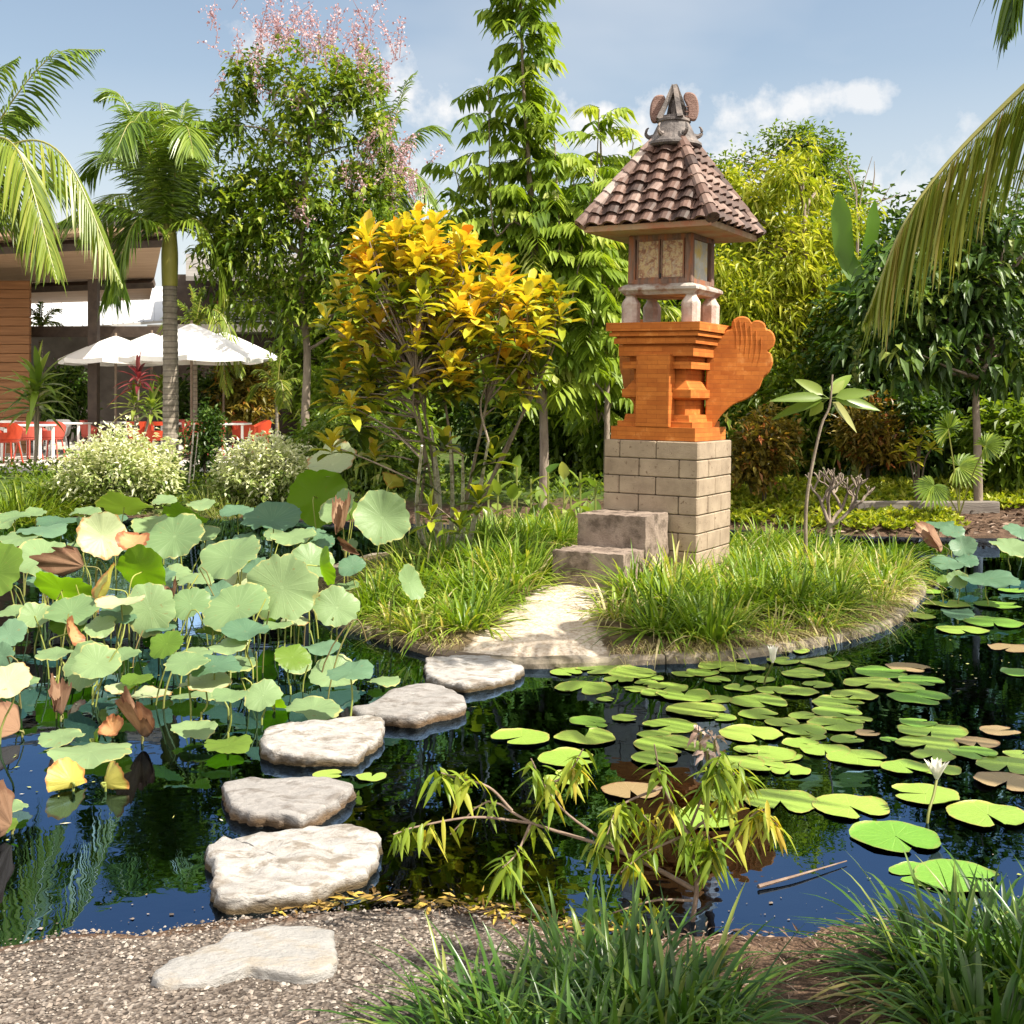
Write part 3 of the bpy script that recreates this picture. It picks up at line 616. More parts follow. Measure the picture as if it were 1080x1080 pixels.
# stone steps in front of the shrine
M['step'] = surf_mat('step', (.20, .15, .12), (.33, .26, .21), 5, .9, .7, c3=(.12, .09, .07), scale3=7, bscale=80)
st = thing('stone_steps', SH, 'two worn grey brown stone steps leading up to the shrine base', 'steps', rz=YAW)
for nm, (x0, x1, y0, y1, z0, z1) in (('upper_step', (-.405, .195, -.86, -.395, .10, .745)), ('lower_step', (-.41, .20, -1.27, -.865, .05, .50))):
    mb = MB(); nx, ny, nz = 26, 18, 22; c_ = np.array(((x0+x1)/2, (y0+y1)/2, (z0+z1)/2)); hd = np.array(((x1-x0)/2, (y1-y0)/2, (z1-z0)/2))
    for ax in range(3):                                   # worn block: a fine shell, rounded and chipped along its edges
        a1, a2 = [k for k in range(3) if k != ax]
        for sg in (-1, 1):
            U, V_ = np.meshgrid(np.linspace(-1, 1, 26), np.linspace(-1, 1, 26)); Q = np.zeros((26*26, 3)); Q[:, a1] = U.ravel(); Q[:, a2] = V_.ravel(); Q[:, ax] = sg
            W = Q*hd; rad_ = .018+.010*np.sin(W[:, 0]*31+W[:, 1]*23)+.008*np.sin(W[:, 2]*47+W[:, 0]*13+1); inner = np.sign(W)*np.maximum(np.abs(W)-rad_[:, None]*0-.026, 0); dl = W-inner; ln = np.linalg.norm(dl, axis=1, keepdims=True)
            W = np.where(ln > .026, inner+dl/np.maximum(ln, 1e-6)*.026, W)
            W = W+nrm(Q**5)*(.0035*np.sin(W[:, :1]*37+W[:, 2:]*29+W[:, 1:2]*41)+.003*np.sin(W[:, :1]*83+W[:, 2:]*71+W[:, 1:2]*67)-.006*np.clip(np.sin(W[:, :1]*19+2)*np.sin(W[:, 2:]*23+W[:, 1:2]*17)*2-1.1, 0, 1))
            i = (np.arange(25)[:, None]*26+np.arange(25)[None]).ravel(); f = np.stack([i, i+1, i+27, i+26], -1); f = f if (sg > 0) == (ax != 1) else f[:, ::-1]
            mb.add(W+c_, f)
    part(mb, nm, M['step'], st, smooth=True)
# ------------------------------------------------------------------ labels that single things out by the landmark they stand nearest
ORD = ['nearest', 'second nearest', 'third nearest', 'fourth nearest', 'fifth nearest', 'sixth nearest', 'seventh nearest', 'eighth nearest', 'ninth nearest', 'tenth nearest', 'eleventh nearest', 'twelfth nearest', 'thirteenth nearest', 'fourteenth nearest', 'fifteenth nearest', 'sixteenth nearest']
def rank_labels(items, marks, noun):
    """items: list of dict(px, look, obj). Each gets the nearest mark, the side it lies on and its rank there."""
    by = {}
    for it in items:
        x, y = it['px']
        nm, mx_, my_ = min(marks, key=lambda m_: (m_[1]-x)**2+((m_[2]-y)*2.2)**2)
        dx, dy = x-mx_, (y-my_)*2.2
        side = ('to the right of' if dx > 0 else 'to the left of') if abs(dx) > abs(dy) else ('in front of' if dy > 0 else 'behind')
        by.setdefault((side, nm), []).append((dx*dx+dy*dy, it))
    for (side, nm), L in by.items():
        L.sort(key=lambda q: q[0])
        for k, (_, it) in enumerate(L):
            it['obj']['label'] = '%s %s %s %s the %s' % (it['look'], noun, ('nearest' if k == 0 else ORD[min(k, 15)]), side.replace('to the left of', 'left of').replace('to the right of', 'right of'), nm)

# ------------------------------------------------------------------ lily pads
def pad_mat(name, c1, c2, edge):
    m, nt, out = mat_base(name)
    uv = N(nt, 'ShaderNodeUVMap', uv_map='uv'); sp = N(nt, 'ShaderNodeSeparateXYZ'); nt.links.new(uv.outputs[0], sp.inputs[0])
    r = math_(nt, 'SQRT', math_(nt, 'ADD', math_(nt, 'MULTIPLY', sp.outputs[0], sp.outputs[0]), math_(nt, 'MULTIPLY', sp.outputs[1], sp.outputs[1])))
    an = math_(nt, 'ARCTAN2', sp.outputs[1], sp.outputs[0])
    fr = math_(nt, 'ABSOLUTE', math_(nt, 'SUBTRACT', math_(nt, 'FRACT', math_(nt, 'MULTIPLY', an, 15/math.pi/2)), .5))
    vein = math_(nt, 'MULTIPLY', ramp(nt, fr, [(.0, 1.), (.10, 0.)]), ramp(nt, r, [(.3, 1.), (.95, .15)]))
    oi = N(nt, 'ShaderNodeObjectInfo'); tc = N(nt, 'ShaderNodeTexCoord')
    n1 = N(nt, 'ShaderNodeTexNoise', i_Scale=9.0, i_Detail=6.0, i_Roughness=.7, noise_dimensions='4D'); nt.links.new(tc.outputs['Object'], n1.inputs['Vector']); nt.links.new(math_(nt, 'MULTIPLY', oi.outputs['Random'], 40.0), n1.inputs['W'])
    c = mixc(nt, math_(nt, 'ADD', math_(nt, 'MULTIPLY', oi.outputs['Random'], .65), math_(nt, 'MULTIPLY', n1.outputs[0], .4)), c1, c2)
    c = mixc(nt, math_(nt, 'MULTIPLY', vein, .35), c, tuple(min(1, x*1.5+.02) for x in c2))
    c = mixc(nt, ramp(nt, math_(nt, 'ADD', r, math_(nt, 'MULTIPLY', math_(nt, 'SUBTRACT', n1.outputs[0], .5), .6)), [(.93, 0.), (1.08, .8)]), c, edge)
    c = mixc(nt, ramp(nt, n1.outputs[0], [(.62, 0.), (.70, .8)]), c, edge)
    p = N(nt, 'ShaderNodeBsdfPrincipled', i_Roughness=.34); p.inputs['Specular IOR Level'].default_value = .45; nt.links.new(c, p.inputs['Base Color'])
    b = N(nt, 'ShaderNodeBump', i_Strength=.35, i_Distance=.01); nt.links.new(math_(nt, 'ADD', math_(nt, 'MULTIPLY', vein, -.5), n1.outputs[0]), b.inputs['Height']); nt.links.new(b.outputs[0], p.inputs['Normal'])
    nt.links.new(p.outputs[0], out.inputs[0]); return m
M['pad_lime'] = pad_mat('pad_lime', (.165, .29, .04), (.29, .395, .07), (.36, .30, .09))
M['pad_green'] = pad_mat('pad_green', (.11, .26, .03), (.20, .36, .05), (.22, .24, .06))
M['pad_brown'] = pad_mat('pad_brown', (.24, .17, .08), (.34, .25, .13), (.20, .09, .05))
def pad_mesh(name, mat, seed):
    r_ = np.random.default_rng(seed); n = 40; gap = r_.uniform(.10, .30); a = np.linspace(gap, 2*math.pi-gap, n); VV = []; UV = []
    f = r_.uniform(.2, .5, 4)*r_.choice([-1, 1], 4); tilt = r_.uniform(-.02, .02, 2)
    for r in (.02, .3, .6, .85, .96, 1.0):
        edge = 1-.75*np.exp(-((np.minimum(a-gap, 2*math.pi-gap-a))/.13)**2)*.35*(r > .8)
        rr = r*(1+.035*np.sin(3*a+f[0]*9)+.02*np.sin(7*a+f[1]*20)+.008*np.sin(23*a))*edge
        z = .004+.016*r*r*np.sin(2*a+f[2]*9)+.016*r**3*np.sin(5*a+f[3]*17)+(.07 if r == 1. else .022 if r > .9 else 0)*np.clip(np.sin(a*2+f[0]*12)+np.sin(a*3+f[1]*22)*.6-.1, 0, 1)
        x, y = rr*np.cos(a), rr*np.sin(a)
        VV.append(np.stack([x, y, np.maximum(.003, z+.02+tilt[0]*x+tilt[1]*y)], -1)); UV.append(np.stack([np.cos(a)*r, np.sin(a)*r], -1))
    V = np.array(VV).reshape(-1, 3); i = np.arange(5)[:, None]*n; j = np.arange(n-1)[None]
    mb = MB(); mb.add(V, np.stack([i+j, i+n+j, i+n+j+1, i+j+1], -1).reshape(-1, 4), .5, 0, np.array(UV).reshape(-1, 2))
    return mb.build(name, mat, smooth=True, uv=True)
PADS = [  # pixel x, y, width, colour (l lime, g green, b brown)
 (590,694,40,'l'),(622,691,36,'l'),(644,697,34,'l'),(604,702,42,'l'),(628,706,40,'l'),(597,709,32,'l'),(652,703,28,'l'),(668,710,50,'l'),(652,717,30,'l'),(614,725,56,'l'),(639,737,18,'l'),
 (765,703,52,'l'),(741,709,32,'l'),(682,720,24,'l'),(704,725,40,'l'),(722,733,54,'l'),(735,749,60,'l'),(690,731,28,'l'),(671,726,26,'l'),(801,740,56,'l'),(801,753,40,'l'),(620,760,36,'g'),(629,765,22,'g'),(659,757,26,'l'),(617,777,60,'l'),(599,800,58,'l'),(550,778,58,'l'),(597,820,46,'l'),
 (792,774,62,'l'),(706,765,54,'l'),(702,786,62,'l'),(690,775,34,'l'),(778,805,52,'l'),(811,795,54,'l'),(805,807,46,'l'),(690,800,46,'l'),(665,833,58,'b'),(745,862,62,'l'),(768,838,54,'l'),(823,845,72,'l'),(897,851,74,'l'),(945,883,86,'g'),(976,838,66,'l'),(1042,860,78,'l'),(955,810,46,'l'),(990,811,42,'l'),
 (905,799,60,'l'),(982,771,66,'l'),(968,762,36,'g'),(977,785,60,'l'),(984,797,42,'l'),(1030,783,42,'b'),(1027,794,46,'g'),(1054,771,38,'b'),(1077,795,34,'l'),(1062,807,60,'l'),(1062,824,64,'b'),(970,735,60,'g'),(918,721,54,'l'),(930,709,52,'g'),(959,704,44,'b'),(972,718,44,'g'),(955,726,38,'l'),
 (871,699,48,'l'),(885,741,52,'l'),(883,751,48,'l'),(882,764,54,'l'),(848,770,44,'l'),(900,733,46,'l'),(915,773,24,'b'),(938,780,18,'g'),(893,780,32,'l'),(870,791,48,'l'),(845,783,36,'l'),(823,796,44,'l'),(840,729,42,'l'),(815,728,34,'l'),(848,711,42,'l'),(826,697,32,'l'),(835,686,34,'l'),(812,683,36,'l'),
 (1014,664,50,'l'),(1065,683,42,'b'),(1077,709,40,'g'),(998,637,44,'l'),(1052,638,46,'g'),(1048,657,56,'g'),(965,650,38,'l'),(980,624,26,'g'),(1067,623,26,'g'),(392,818,30,'l'),(346,816,30,'l'),(800,716,30,'l'),(780,725,30,'l'),(756,737,30,'l'),(825,762,34,'l'),(848,755,30,'l'),(862,722,30,'l'),(792,705,28,'l'),(722,710,26,'l'),(858,776,26,'l'),(760,756,32,'l'),(740,788,36,'l'),(833,812,40,'l'),(757,717,26,'l'),(775,693,28,'l'),(905,759,28,'l'),(1010,925,84,'g'),(972,921,60,'g'),(790,790,30,'l'),(686,715,26,'l')]
KIND = {'l': ('pad_lime', 'lime green'), 'g': ('pad_green', 'deeper green'), 'b': ('pad_brown', 'bronze brown')}
protos = {k: [pad_mesh('lily_pad', M[KIND[k][0]], 40+i*7+ord(k)) for i in range(5)] for k in KIND}
usedp = set(); items = []
for i, (x, y, wd, k) in enumerate(PADS):
    pr = protos[k][i % 5]; o = pr if id(pr) not in usedp else dup(pr); usedp.add(id(pr))
    c = G(x, y, .006); r = wd/2*c[1]/F*1.07
    o.location = (c[0], c[1], .001+.0007*(i % 9)+.0016*rng.uniform()); o.rotation_euler = (0, 0, rng.uniform(-2.6, .3) if i % 3 else rng.uniform(0, 6.28)); o.scale = (r, r, r*.8)
    tag(o, None, 'lily pad', 'lily pads floating on the pond'); items.append(dict(px=(x, y), obj=o, look=('large ' if r > .145 else 'small ' if r < .09 else '')+KIND[k][1]))
for k in protos:
    for pr in protos[k]:
        if id(pr) not in usedp: bpy.data.objects.remove(pr)
rank_labels(items, [('tall bud', 812, 705), ('withered lily flowers', 742, 776), ('white lily bloom', 985, 815), ('pointed kerb end', 640, 690), ('nearest grass tuft', 985, 900), ('drooping yellow branches', 690, 830), ('brown lotus pod', 1010, 640), ('whitest stepping stone', 520, 705), ('purple brown pad', 1054, 771), ('shaded right bank', 1075, 690)], 'lily pad')

# flowers
M['petal'] = leaf_mat('petal', [(0, (.80, .76, .70)), (1, (.86, .84, .80))], .3, .5, .3, (1, .98, .9))
M['petal_old'] = leaf_mat('petal_old', [(0, (.34, .22, .17)), (.6, (.55, .42, .36)), (1, (.68, .58, .52))], .3, .6, .2, (1, .9, .8))
M['stalk'] = leaf_mat('stalk', [(0, (.16, .12, .05)), (.5, (.22, .26, .06)), (1, (.34, .36, .08))], .1, .5, .3)
M['stamen'] = leaf_mat('stamen', [(0, (.6, .45, .05)), (1, (.7, .55, .1))], .1)
def lily(px, foot, Y, ht, open_, label, mat, name='water_lily'):
    top = P(*px, Y); base = G(*foot, 0.0); o = thing(name, (base[0], base[1], 0), label, 'water lily', 'water lily flowers')
    mb = MB(); mb.tube(bez([base-np.array((0, 0, .25)), base, (base+top)/2+np.array((.01, .01, .02)), top], 16), .0055, 6, .3); mb.build('stalk', M['stalk'], o, smooth=True)
    mb = MB()
    for ring, (n, op, sc_) in enumerate(((5, open_, 1.0), (5, open_*.65, .95), (4, open_*.35, .88))):
        for k in range(n):
            a = 2*math.pi*(k+.5*ring)/n+rng.uniform(-.1, .1); d = np.array((math.cos(a)*math.sin(op), math.sin(a)*math.sin(op), math.cos(op)))
            leaves(mb, top+np.array((math.cos(a), math.sin(a), 0))*.006, d, (-math.cos(a), -math.sin(a), .4), ht*sc_, ht*.36, rng.uniform(0, 1), 'lance', 5, .0, .7)
    mb.build('petals', mat, o, smooth=True)
    if open_ > .4:
        mb = MB()
        for k in range(14): a = rng.uniform(0, 6.28); mb.tube([top, top+np.array((math.cos(a)*.012, math.sin(a)*.012, ht*.35))], .0022, 4)
        mb.build('stamens', M['stamen'], o)
lily((988, 822), (978, 868), 4.72, .085, .55, 'white water lily bloom opening above a green pad on the right', M['petal'])
lily((815, 699), (806, 722), 6.6, .095, .26, 'pale closed lily bud standing high on a bent stalk', M['petal'])
def wilted(px, Y, label):
    c = P(*px, Y); o = thing('withered_lily', (c[0], c[1], 0), label, 'withered flower', 'water lily flowers')
    mb = MB(); mb.tube([(c[0], c[1]+.02, -.2), (c[0]+.01, c[1], max(c[2], .03))], .006, 6, .2); mb.build('stalk', M['stalk'], o)
    mb = MB(); d = rdir(11, .15); leaves(mb, np.tile((c[0], c[1], max(c[2], .04)), (11, 1))+d*.010, d, rdir(11, .6), rng.uniform(.045, .07, 11), .024, rng.uniform(0, 1, 11), 'lance', 5, .5, .6, wave=.12); mb.build('petals', M['petal_old'], o, smooth=True)
wilted((737, 772), 5.55, 'withered pinkish lily flower beside the yellow green pads')
wilted((752, 777), 5.5, 'drooping faded lily flower close to a second withered one')
wilted((744, 792), 5.35, 'small shrivelled lily flower hanging low over the pads')

# ------------------------------------------------------------------ lotus
def lotus_mat(name, top, top2, under, edge, trans, edge0=.9, tcol=(1.1, 1.15, .35), rough=.42):
    m, nt, out = mat_base(name)
    uv = N(nt, 'ShaderNodeUVMap', uv_map='uv'); sp = N(nt, 'ShaderNodeSeparateXYZ'); nt.links.new(uv.outputs[0], sp.inputs[0])
    r = math_(nt, 'SQRT', math_(nt, 'ADD', math_(nt, 'MULTIPLY', sp.outputs[0], sp.outputs[0]), math_(nt, 'MULTIPLY', sp.outputs[1], sp.outputs[1])))
    an = math_(nt, 'ARCTAN2', sp.outputs[1], sp.outputs[0])
    fr = math_(nt, 'ABSOLUTE', math_(nt, 'SUBTRACT', math_(nt, 'FRACT', math_(nt, 'MULTIPLY', an, 21/math.pi/2)), .5))
    vein = math_(nt, 'MULTIPLY', ramp(nt, fr, [(.0, 1.), (.09, 0.)]), ramp(nt, r, [(.5, 1.), (1., .3)]))
    vein = math_(nt, 'MAXIMUM', vein, ramp(nt, r, [(.035, 1.), (.07, 0.)]))
    at = N(nt, 'ShaderNodeAttribute', attribute_name='v'); tc = N(nt, 'ShaderNodeTexCoord')
    n1 = N(nt, 'ShaderNodeTexNoise', i_Scale=11.0, i_Detail=6.0, i_Roughness=.65); nt.links.new(tc.outputs['Object'], n1.inputs['Vector'])
    c = mixc(nt, math_(nt, 'ADD', math_(nt, 'MULTIPLY', at.outputs['Fac'], .7), math_(nt, 'MULTIPLY', n1.outputs[0], .4)), top, top2)
    c = mixc(nt, math_(nt, 'MULTIPLY', vein, .38), c, tuple(min(.8, x*1.2+.02) for x in top2))
    ge = N(nt, 'ShaderNodeNewGeometry'); c = mixc(nt, ge.outputs['Backfacing'], c, under)
    ef = ramp(nt, math_(nt, 'ADD', r, math_(nt, 'MULTIPLY', math_(nt, 'SUBTRACT', n1.outputs[0], .5), .75)), [(edge0, 0.), (edge0+.14, .9)])
    c = mixc(nt, ef, c, edge)
    n2 = N(nt, 'ShaderNodeTexNoise', i_Scale=34.0, i_Detail=4.0, i_Roughness=.6); nt.links.new(tc.outputs['Object'], n2.inputs['Vector'])
    c = mixc(nt, math_(nt, 'MULTIPLY', ramp(nt, n2.outputs[0], [(.64, 0.), (.70, .8)]), ramp(nt, n1.outputs[0], [(.45, .15), (.6, 1.)])), c, (.26, .17, .06))   # brown blemishes
    p = N(nt, 'ShaderNodeBsdfPrincipled', i_Roughness=rough); p.inputs['Specular IOR Level'].default_value = .3; nt.links.new(c, p.inputs['Base Color'])
    b = N(nt, 'ShaderNodeBump', i_Strength=.4, i_Distance=.012); nt.links.new(math_(nt, 'ADD', math_(nt, 'MULTIPLY', vein, .22), math_(nt, 'MULTIPLY', n1.outputs[0], .9)), b.inputs['Height']); nt.links.new(b.outputs[0], p.inputs['Normal'])
    t = N(nt, 'ShaderNodeBsdfTranslucent'); nt.links.new(mixc(nt, 1.0, c, tcol, 'MULTIPLY'), t.inputs[0])
    mx = N(nt, 'ShaderNodeMixShader', i_Fac=trans); nt.links.new(p.outputs[0], mx.inputs[1]); nt.links.new(t.outputs[0], mx.inputs[2]); nt.links.new(mx.outputs[0], out.inputs[0]); return m
M['lo_p'] = lotus_mat('lotus_pale', (.145, .24, .10), (.25, .35, .16), (.20, .30, .05), (.42, .42, .16), .30, .98)
M['lo_b'] = lotus_mat('lotus_blue', (.075, .155, .085), (.14, .24, .14), (.15, .24, .06), (.24, .28, .12), .25, 1.0)
M['lo_g'] = lotus_mat('lotus_green', (.12, .22, .03), (.20, .31, .05), (.15, .26, .02), (.30, .28, .06), .5, 1.0, (1.5, 1.7, .25))
M['lo_y'] = lotus_mat('lotus_yellow', (.48, .46, .12), (.60, .56, .20), (.50, .46, .10), (.45, .18, .06), .35, .84, (1.1, 1.0, .4))
M['lo_w'] = lotus_mat('lotus_white', (.36, .44, .22), (.50, .54, .32), (.24, .32, .07), (.42, .22, .08), .3, .92, (1.1, 1.1, .5))
M['lo_o'] = lotus_mat('lotus_orange', (.50, .24, .10), (.60, .34, .16), (.44, .22, .10), (.30, .11, .05), .35, .7, (1.1, .9, .6))
M['lo_d'] = lotus_mat('lotus_dry', (.30, .18, .11), (.42, .28, .18), (.26, .15, .09), (.17, .085, .05), .15, .75, (1, .8, .6), .8)
NAMES_L = {'p': 'pale green', 'b': 'bluish', 'g': 'bright green', 'y': 'yellowed', 'w': 'cream', 'o': 'orange', 'd': 'dry brown'}
# px, py, width px, height px, depth Y, colour, tilt direction (deg, picture plane: 0 right, 90 away, 180 left, 270 toward), extra cup
LOTUS = [
 (-4,604,62,56,8.2,'g',250,.10),(45,588,54,38,8.6,'p',280,.1),(66,622,58,34,8.0,'g',80,.12),(115,621,36,60,7.8,'y',200,.25),(150,603,56,50,8.3,'g',70,.12),(158,642,54,52,7.6,'p',275,.08),(201,637,44,30,7.7,'p',270,.1),(184,566,60,46,9.6,'p',260,.12),
 (108,566,50,50,9.2,'w',300,.2),(140,573,32,20,9.0,'o',290,.3),(84,566,30,46,9.3,'b',200,.25),(131,535,56,20,10.5,'p',90,.15),(64,549,44,10,10.6,'b',270,.06),(44,559,48,12,10.2,'b',270,.06),(22,567,46,12,10.0,'p',270,.06),(195,546,46,22,10.2,'g',70,.15),(160,553,40,20,10.4,'p',280,.1),
 (93,702,54,48,6.6,'p',250,.12),(75,646,56,28,7.6,'p',270,.15),(106,661,32,22,7.4,'p',270,.1),(72,668,26,34,7.2,'o',0,.4),(10,669,36,26,7.2,'b',270,.12),(2,692,26,30,6.8,'b',270,.12),(38,650,34,26,7.7,'p',280,.2),
 (243,588,70,46,8.6,'p',240,.1),(297,620,66,80,7.7,'p',262,.08),(250,641,66,46,7.5,'p',255,.12),(355,641,46,42,7.8,'p',280,.12),(338,597,38,40,8.2,'g',30,.35),(328,593,46,36,8.5,'p',290,.1),(287,549,58,30,9.8,'b',270,.18),(309,566,44,16,9.4,'p',270,.1),(256,571,36,14,9.6,'b',260,.1),
 (335,525,62,62,10.4,'g',80,.08),(351,490,54,36,10.6,'w',250,.25),(360,537,42,36,9.6,'p',230,.3),(403,546,56,60,9.0,'p',275,.2),(414,508,26,16,9.8,'y',60,.2),(371,597,28,20,8.6,'b',270,.1),(432,615,28,42,7.8,'p',330,.2),(334,573,40,20,9.4,'b',270,.15),(206,611,38,12,8.4,'p',270,.05),
 (352,711,48,36,6.9,'p',280,.1),(312,699,34,22,7.0,'p',270,.1),(205,742,48,9,6.5,'p',270,.05),(160,735,42,11,6.55,'w',270,.05),(128,731,32,12,6.7,'w',270,.06),(243,699,56,12,7.1,'p',270,.05),(203,688,40,10,7.2,'p',270,.05),(250,676,30,8,7.5,'w',270,.05),(225,665,36,9,7.6,'p',90,.05),(330,758,56,24,6.2,'p',300,.1),(205,785,46,20,5.8,'p',300,.15),
 (95,813,86,25,5.45,'p',275,.04),(65,798,46,18,5.7,'p',270,.05),(100,796,22,24,5.65,'g',30,.2),(12,876,32,13,4.7,'p',270,.05),(5,898,26,18,4.5,'g',270,.1),(75,876,42,52,5.0,'y',140,.4),(112,868,40,46,5.0,'y',50,.4),(150,790,50,34,5.7,'d',260,.6),(20,772,44,62,5.8,'d',200,.7),(66,764,42,26,6.1,'d',280,.6),(119,779,26,22,5.8,'o',260,.5),(12,905,48,40,4.5,'d',250,.6),
 (150,575,36,14,9.8,'b',270,.1),(215,562,34,14,10.0,'p',270,.1),(270,598,30,16,9.0,'b',260,.1),(88,597,24,38,8.5,'d',200,.7),(182,637,30,24,7.9,'d',280,.6),(362,557,34,16,9.3,'d',270,.6),(374,580,16,26,9.0,'d',250,.7),(170,660,36,14,7.6,'b',270,.1),(130,690,36,14,7.0,'p',270,.1),(60,690,44,10,6.8,'p',270,.1),(145,716,30,12,6.7,'g',270,.1),(280,640,34,30,8.3,'g',60,.15),(230,625,34,20,8.2,'b',270,.12),(310,655,34,10,7.8,'w',270,.06),(15,645,36,10,7.8,'p',270,.06),(20,720,40,14,6.4,'p',270,.08),
 (405,721,34,9,6.85,'p',270,.04),(240,808,50,18,5.55,'g',280,.1),(290,755,34,20,6.3,'g',60,.15),(340,683,40,12,7.4,'b',270,.08),(118,548,30,10,11,'b',270,.1),(250,540,36,12,11.2,'b',270,.1),(212,532,30,10,11.6,'p',270,.1),(15,545,34,10,11,'p',270,.1),(90,540,30,9,11.5,'p',270,.1),(174,528,26,10,12,'p',270,.1),(45,612,30,18,8.9,'b',270,.1),(170,612,26,30,8.8,'b',260,.15),(122,642,30,26,7.9,'b',250,.15),(226,652,22,20,7.8,'p',220,.2),
 (990,553,30,8,13,'b',270,.06),(1005,561,26,14,12.6,'b',270,.1),(1016,577,26,22,12,'b',250,.2),(1000,594,36,12,10.8,'b',270,.08),(1020,591,24,12,11,'b',270,.08),(1010,612,22,18,9.6,'p',240,.2),(996,613,16,12,9.7,'g',270,.1),(1040,611,66,14,9.6,'b',280,.08),(1066,578,42,18,11.6,'p',280,.15),(994,575,30,26,12.2,'d',200,.6),(1010,646,34,10,8.8,'b',270,.05),(1075,560,30,14,12.5,'b',270,.1)]
from functools import lru_cache
def lotus(px, py, wd, hp, Y, k, tdir, cup, i):
    c = P(px, py, Y); c[2] = max(c[2], .035); r = max(wd, hp*.9)/2*Y/F*1.04
    cosv = min(.98, hp/max(wd, hp)); elev = math.atan2(py-HZ, F)              # view ray dips by elev
    # tilt so the disc shows hp/wd: angle between its normal and the view ray
    tilt = math.asin(min(.99, cosv))-elev
    a = R(tdir); s = -1 if 0 < tdir % 360 < 180 else 1
    if s < 0: tilt = math.asin(min(.99, cosv))+elev                           # leans away: the underside shows
    if hp/wd < .45 and s > 0: tilt = max(tilt, -.05)
    h = np.array((math.cos(a), math.sin(a), 0)); nv_ = h*math.sin(tilt)+np.array((0, 0, math.cos(tilt)))
    nv_ = nrm(nv_); ax = nrm(np.cross(nv_, np.array((.3, .9, .2)))); ay = np.cross(nv_, ax); rot = rng.uniform(0, 6.28)
    ax, ay = ax*math.cos(rot)+ay*math.sin(rot), -ax*math.sin(rot)+ay*math.cos(rot)
    n = 64; th = np.arange(n)*2*math.pi/n; VV = []; UV = []; ph = rng.uniform(0, 6.28, 5); dry = k == 'd'; old = k in 'oy'
    amp = .5 if dry else .26 if old else .17; fold_a = rng.uniform(0, 3.14)
    nt_ = sum(rng.uniform(.03, .2 if dry or old else .13)*np.exp(-((np.angle(np.exp(1j*(th-rng.uniform(0, 6.28)))))/rng.uniform(.04, .14))**2) for _ in range(rng.integers(2, 7)))+.012*rng.normal(size=n)
    prof = (0, .12, .25, .4, .55, .68, .8, .9, .97, 1.0)
    for q in prof:
        rr = q*(1-nt_*q**3)*(1+.05*np.sin(2*th+ph[0])+.035*np.sin(5*th+ph[1])+.03*q*np.sin(13*th+ph[2]))
        z = cup*1.4*(q**1.6)-.10*q**4+amp*q**2.2*(np.sin(2*th+ph[3])*.55+.35*np.sin(3*th+ph[4]))+q**3*(.014*np.sin(11*th+ph[1])+.03*np.sin(7*th+ph[2])+.012*np.sin(19*th+ph[0]))*(1 if not dry else 4)
        x, y = rr*np.cos(th), rr*np.sin(th)
        if dry:
            xf = x*math.cos(fold_a)+y*math.sin(fold_a); z = z+np.abs(xf)*1.2; x, y = x-math.cos(fold_a)*xf*.62, y-math.sin(fold_a)*xf*.62
            z = z+.07*q*q*np.sin(17*th+ph[2])+.04*q*np.sin(29*th+ph[1]); x = x+.06*q*np.sin(7*th+ph[0]); z = z+.12*q*np.sin(9*th+ph[2])*np.sin(5*q+ph[1])-.35*q*np.sin(th+ph[3])
        VV.append(np.stack([x, y, z], -1)); UV.append(np.stack([np.cos(th)*q, np.sin(th)*q], -1))
    V = np.array(VV).reshape(-1, 3)*r; V = c+V[:, :1]*ax+V[:, 1:2]*ay+V[:, 2:]*nv_
    V[:, 2] = np.maximum(V[:, 2], .012)
    ii = np.arange(len(prof)-1)[:, None]*n; j = np.arange(n)[None]; j2 = (j+1) % n
    off = rng.normal(size=2)*.05*min(1, c[2]*2); foot = np.array((c[0]+off[0]-nv_[0]*.12*c[2], c[1]+off[1]-nv_[1]*.12*c[2], 0))
    o = thing('lotus', foot, None, 'lotus leaf', 'lotus plants in the pond')
    mb = MB(); mb.add(V, np.stack([ii+j, ii+n+j, ii+n+j2, ii+j2], -1).reshape(-1, 4), rng.uniform(0, 1), 0, np.array(UV).reshape(-1, 2)); mb.build('leaf', M['lo_'+k], o, smooth=True, uv=True)
    mid = c-nv_*min(.12, c[2]*.6); mb = MB(); q = bez([foot-np.array((0, 0, .4)), foot, (foot+mid)/2+np.array((*(off*.3), 0)), mid, c-nv_*.002], 20)
    mb.tube(q, np.linspace(.0065, .0045, len(q)), 6, .2 if dry else rng.uniform(.3, 1)); mb.build('stalk', M['stalk'], o, smooth=True)
    return o
for _ in range(34):
    x_, y_ = rng.uniform(-5, 375), rng.uniform(535, 735); Y_ = G(0, y_+rng.uniform(25, 70), 0)[1]; w_ = rng.uniform(24, 44)*8/Y_
    LOTUS.append((x_, y_, w_, w_*rng.choice([.28, .4, .75]), Y_, rng.choice(list('ppppbbgw')), rng.choice([250, 270, 285, 300, 80]), rng.uniform(.06, .2)))
items = []
for i, a in enumerate(LOTUS):
    o = lotus(*a, i); look = ('tall ' if o and (P(a[0], a[1], a[4])[2] > .55) else 'floating ' if P(a[0], a[1], a[4])[2] < .07 else '')+('large ' if max(a[2], a[3])*a[4]/F > .42 else 'small ' if max(a[2], a[3])*a[4]/F < .22 else '')+NAMES_L[a[5]]
    items.append(dict(px=(a[0], a[1]), obj=o, look=look))
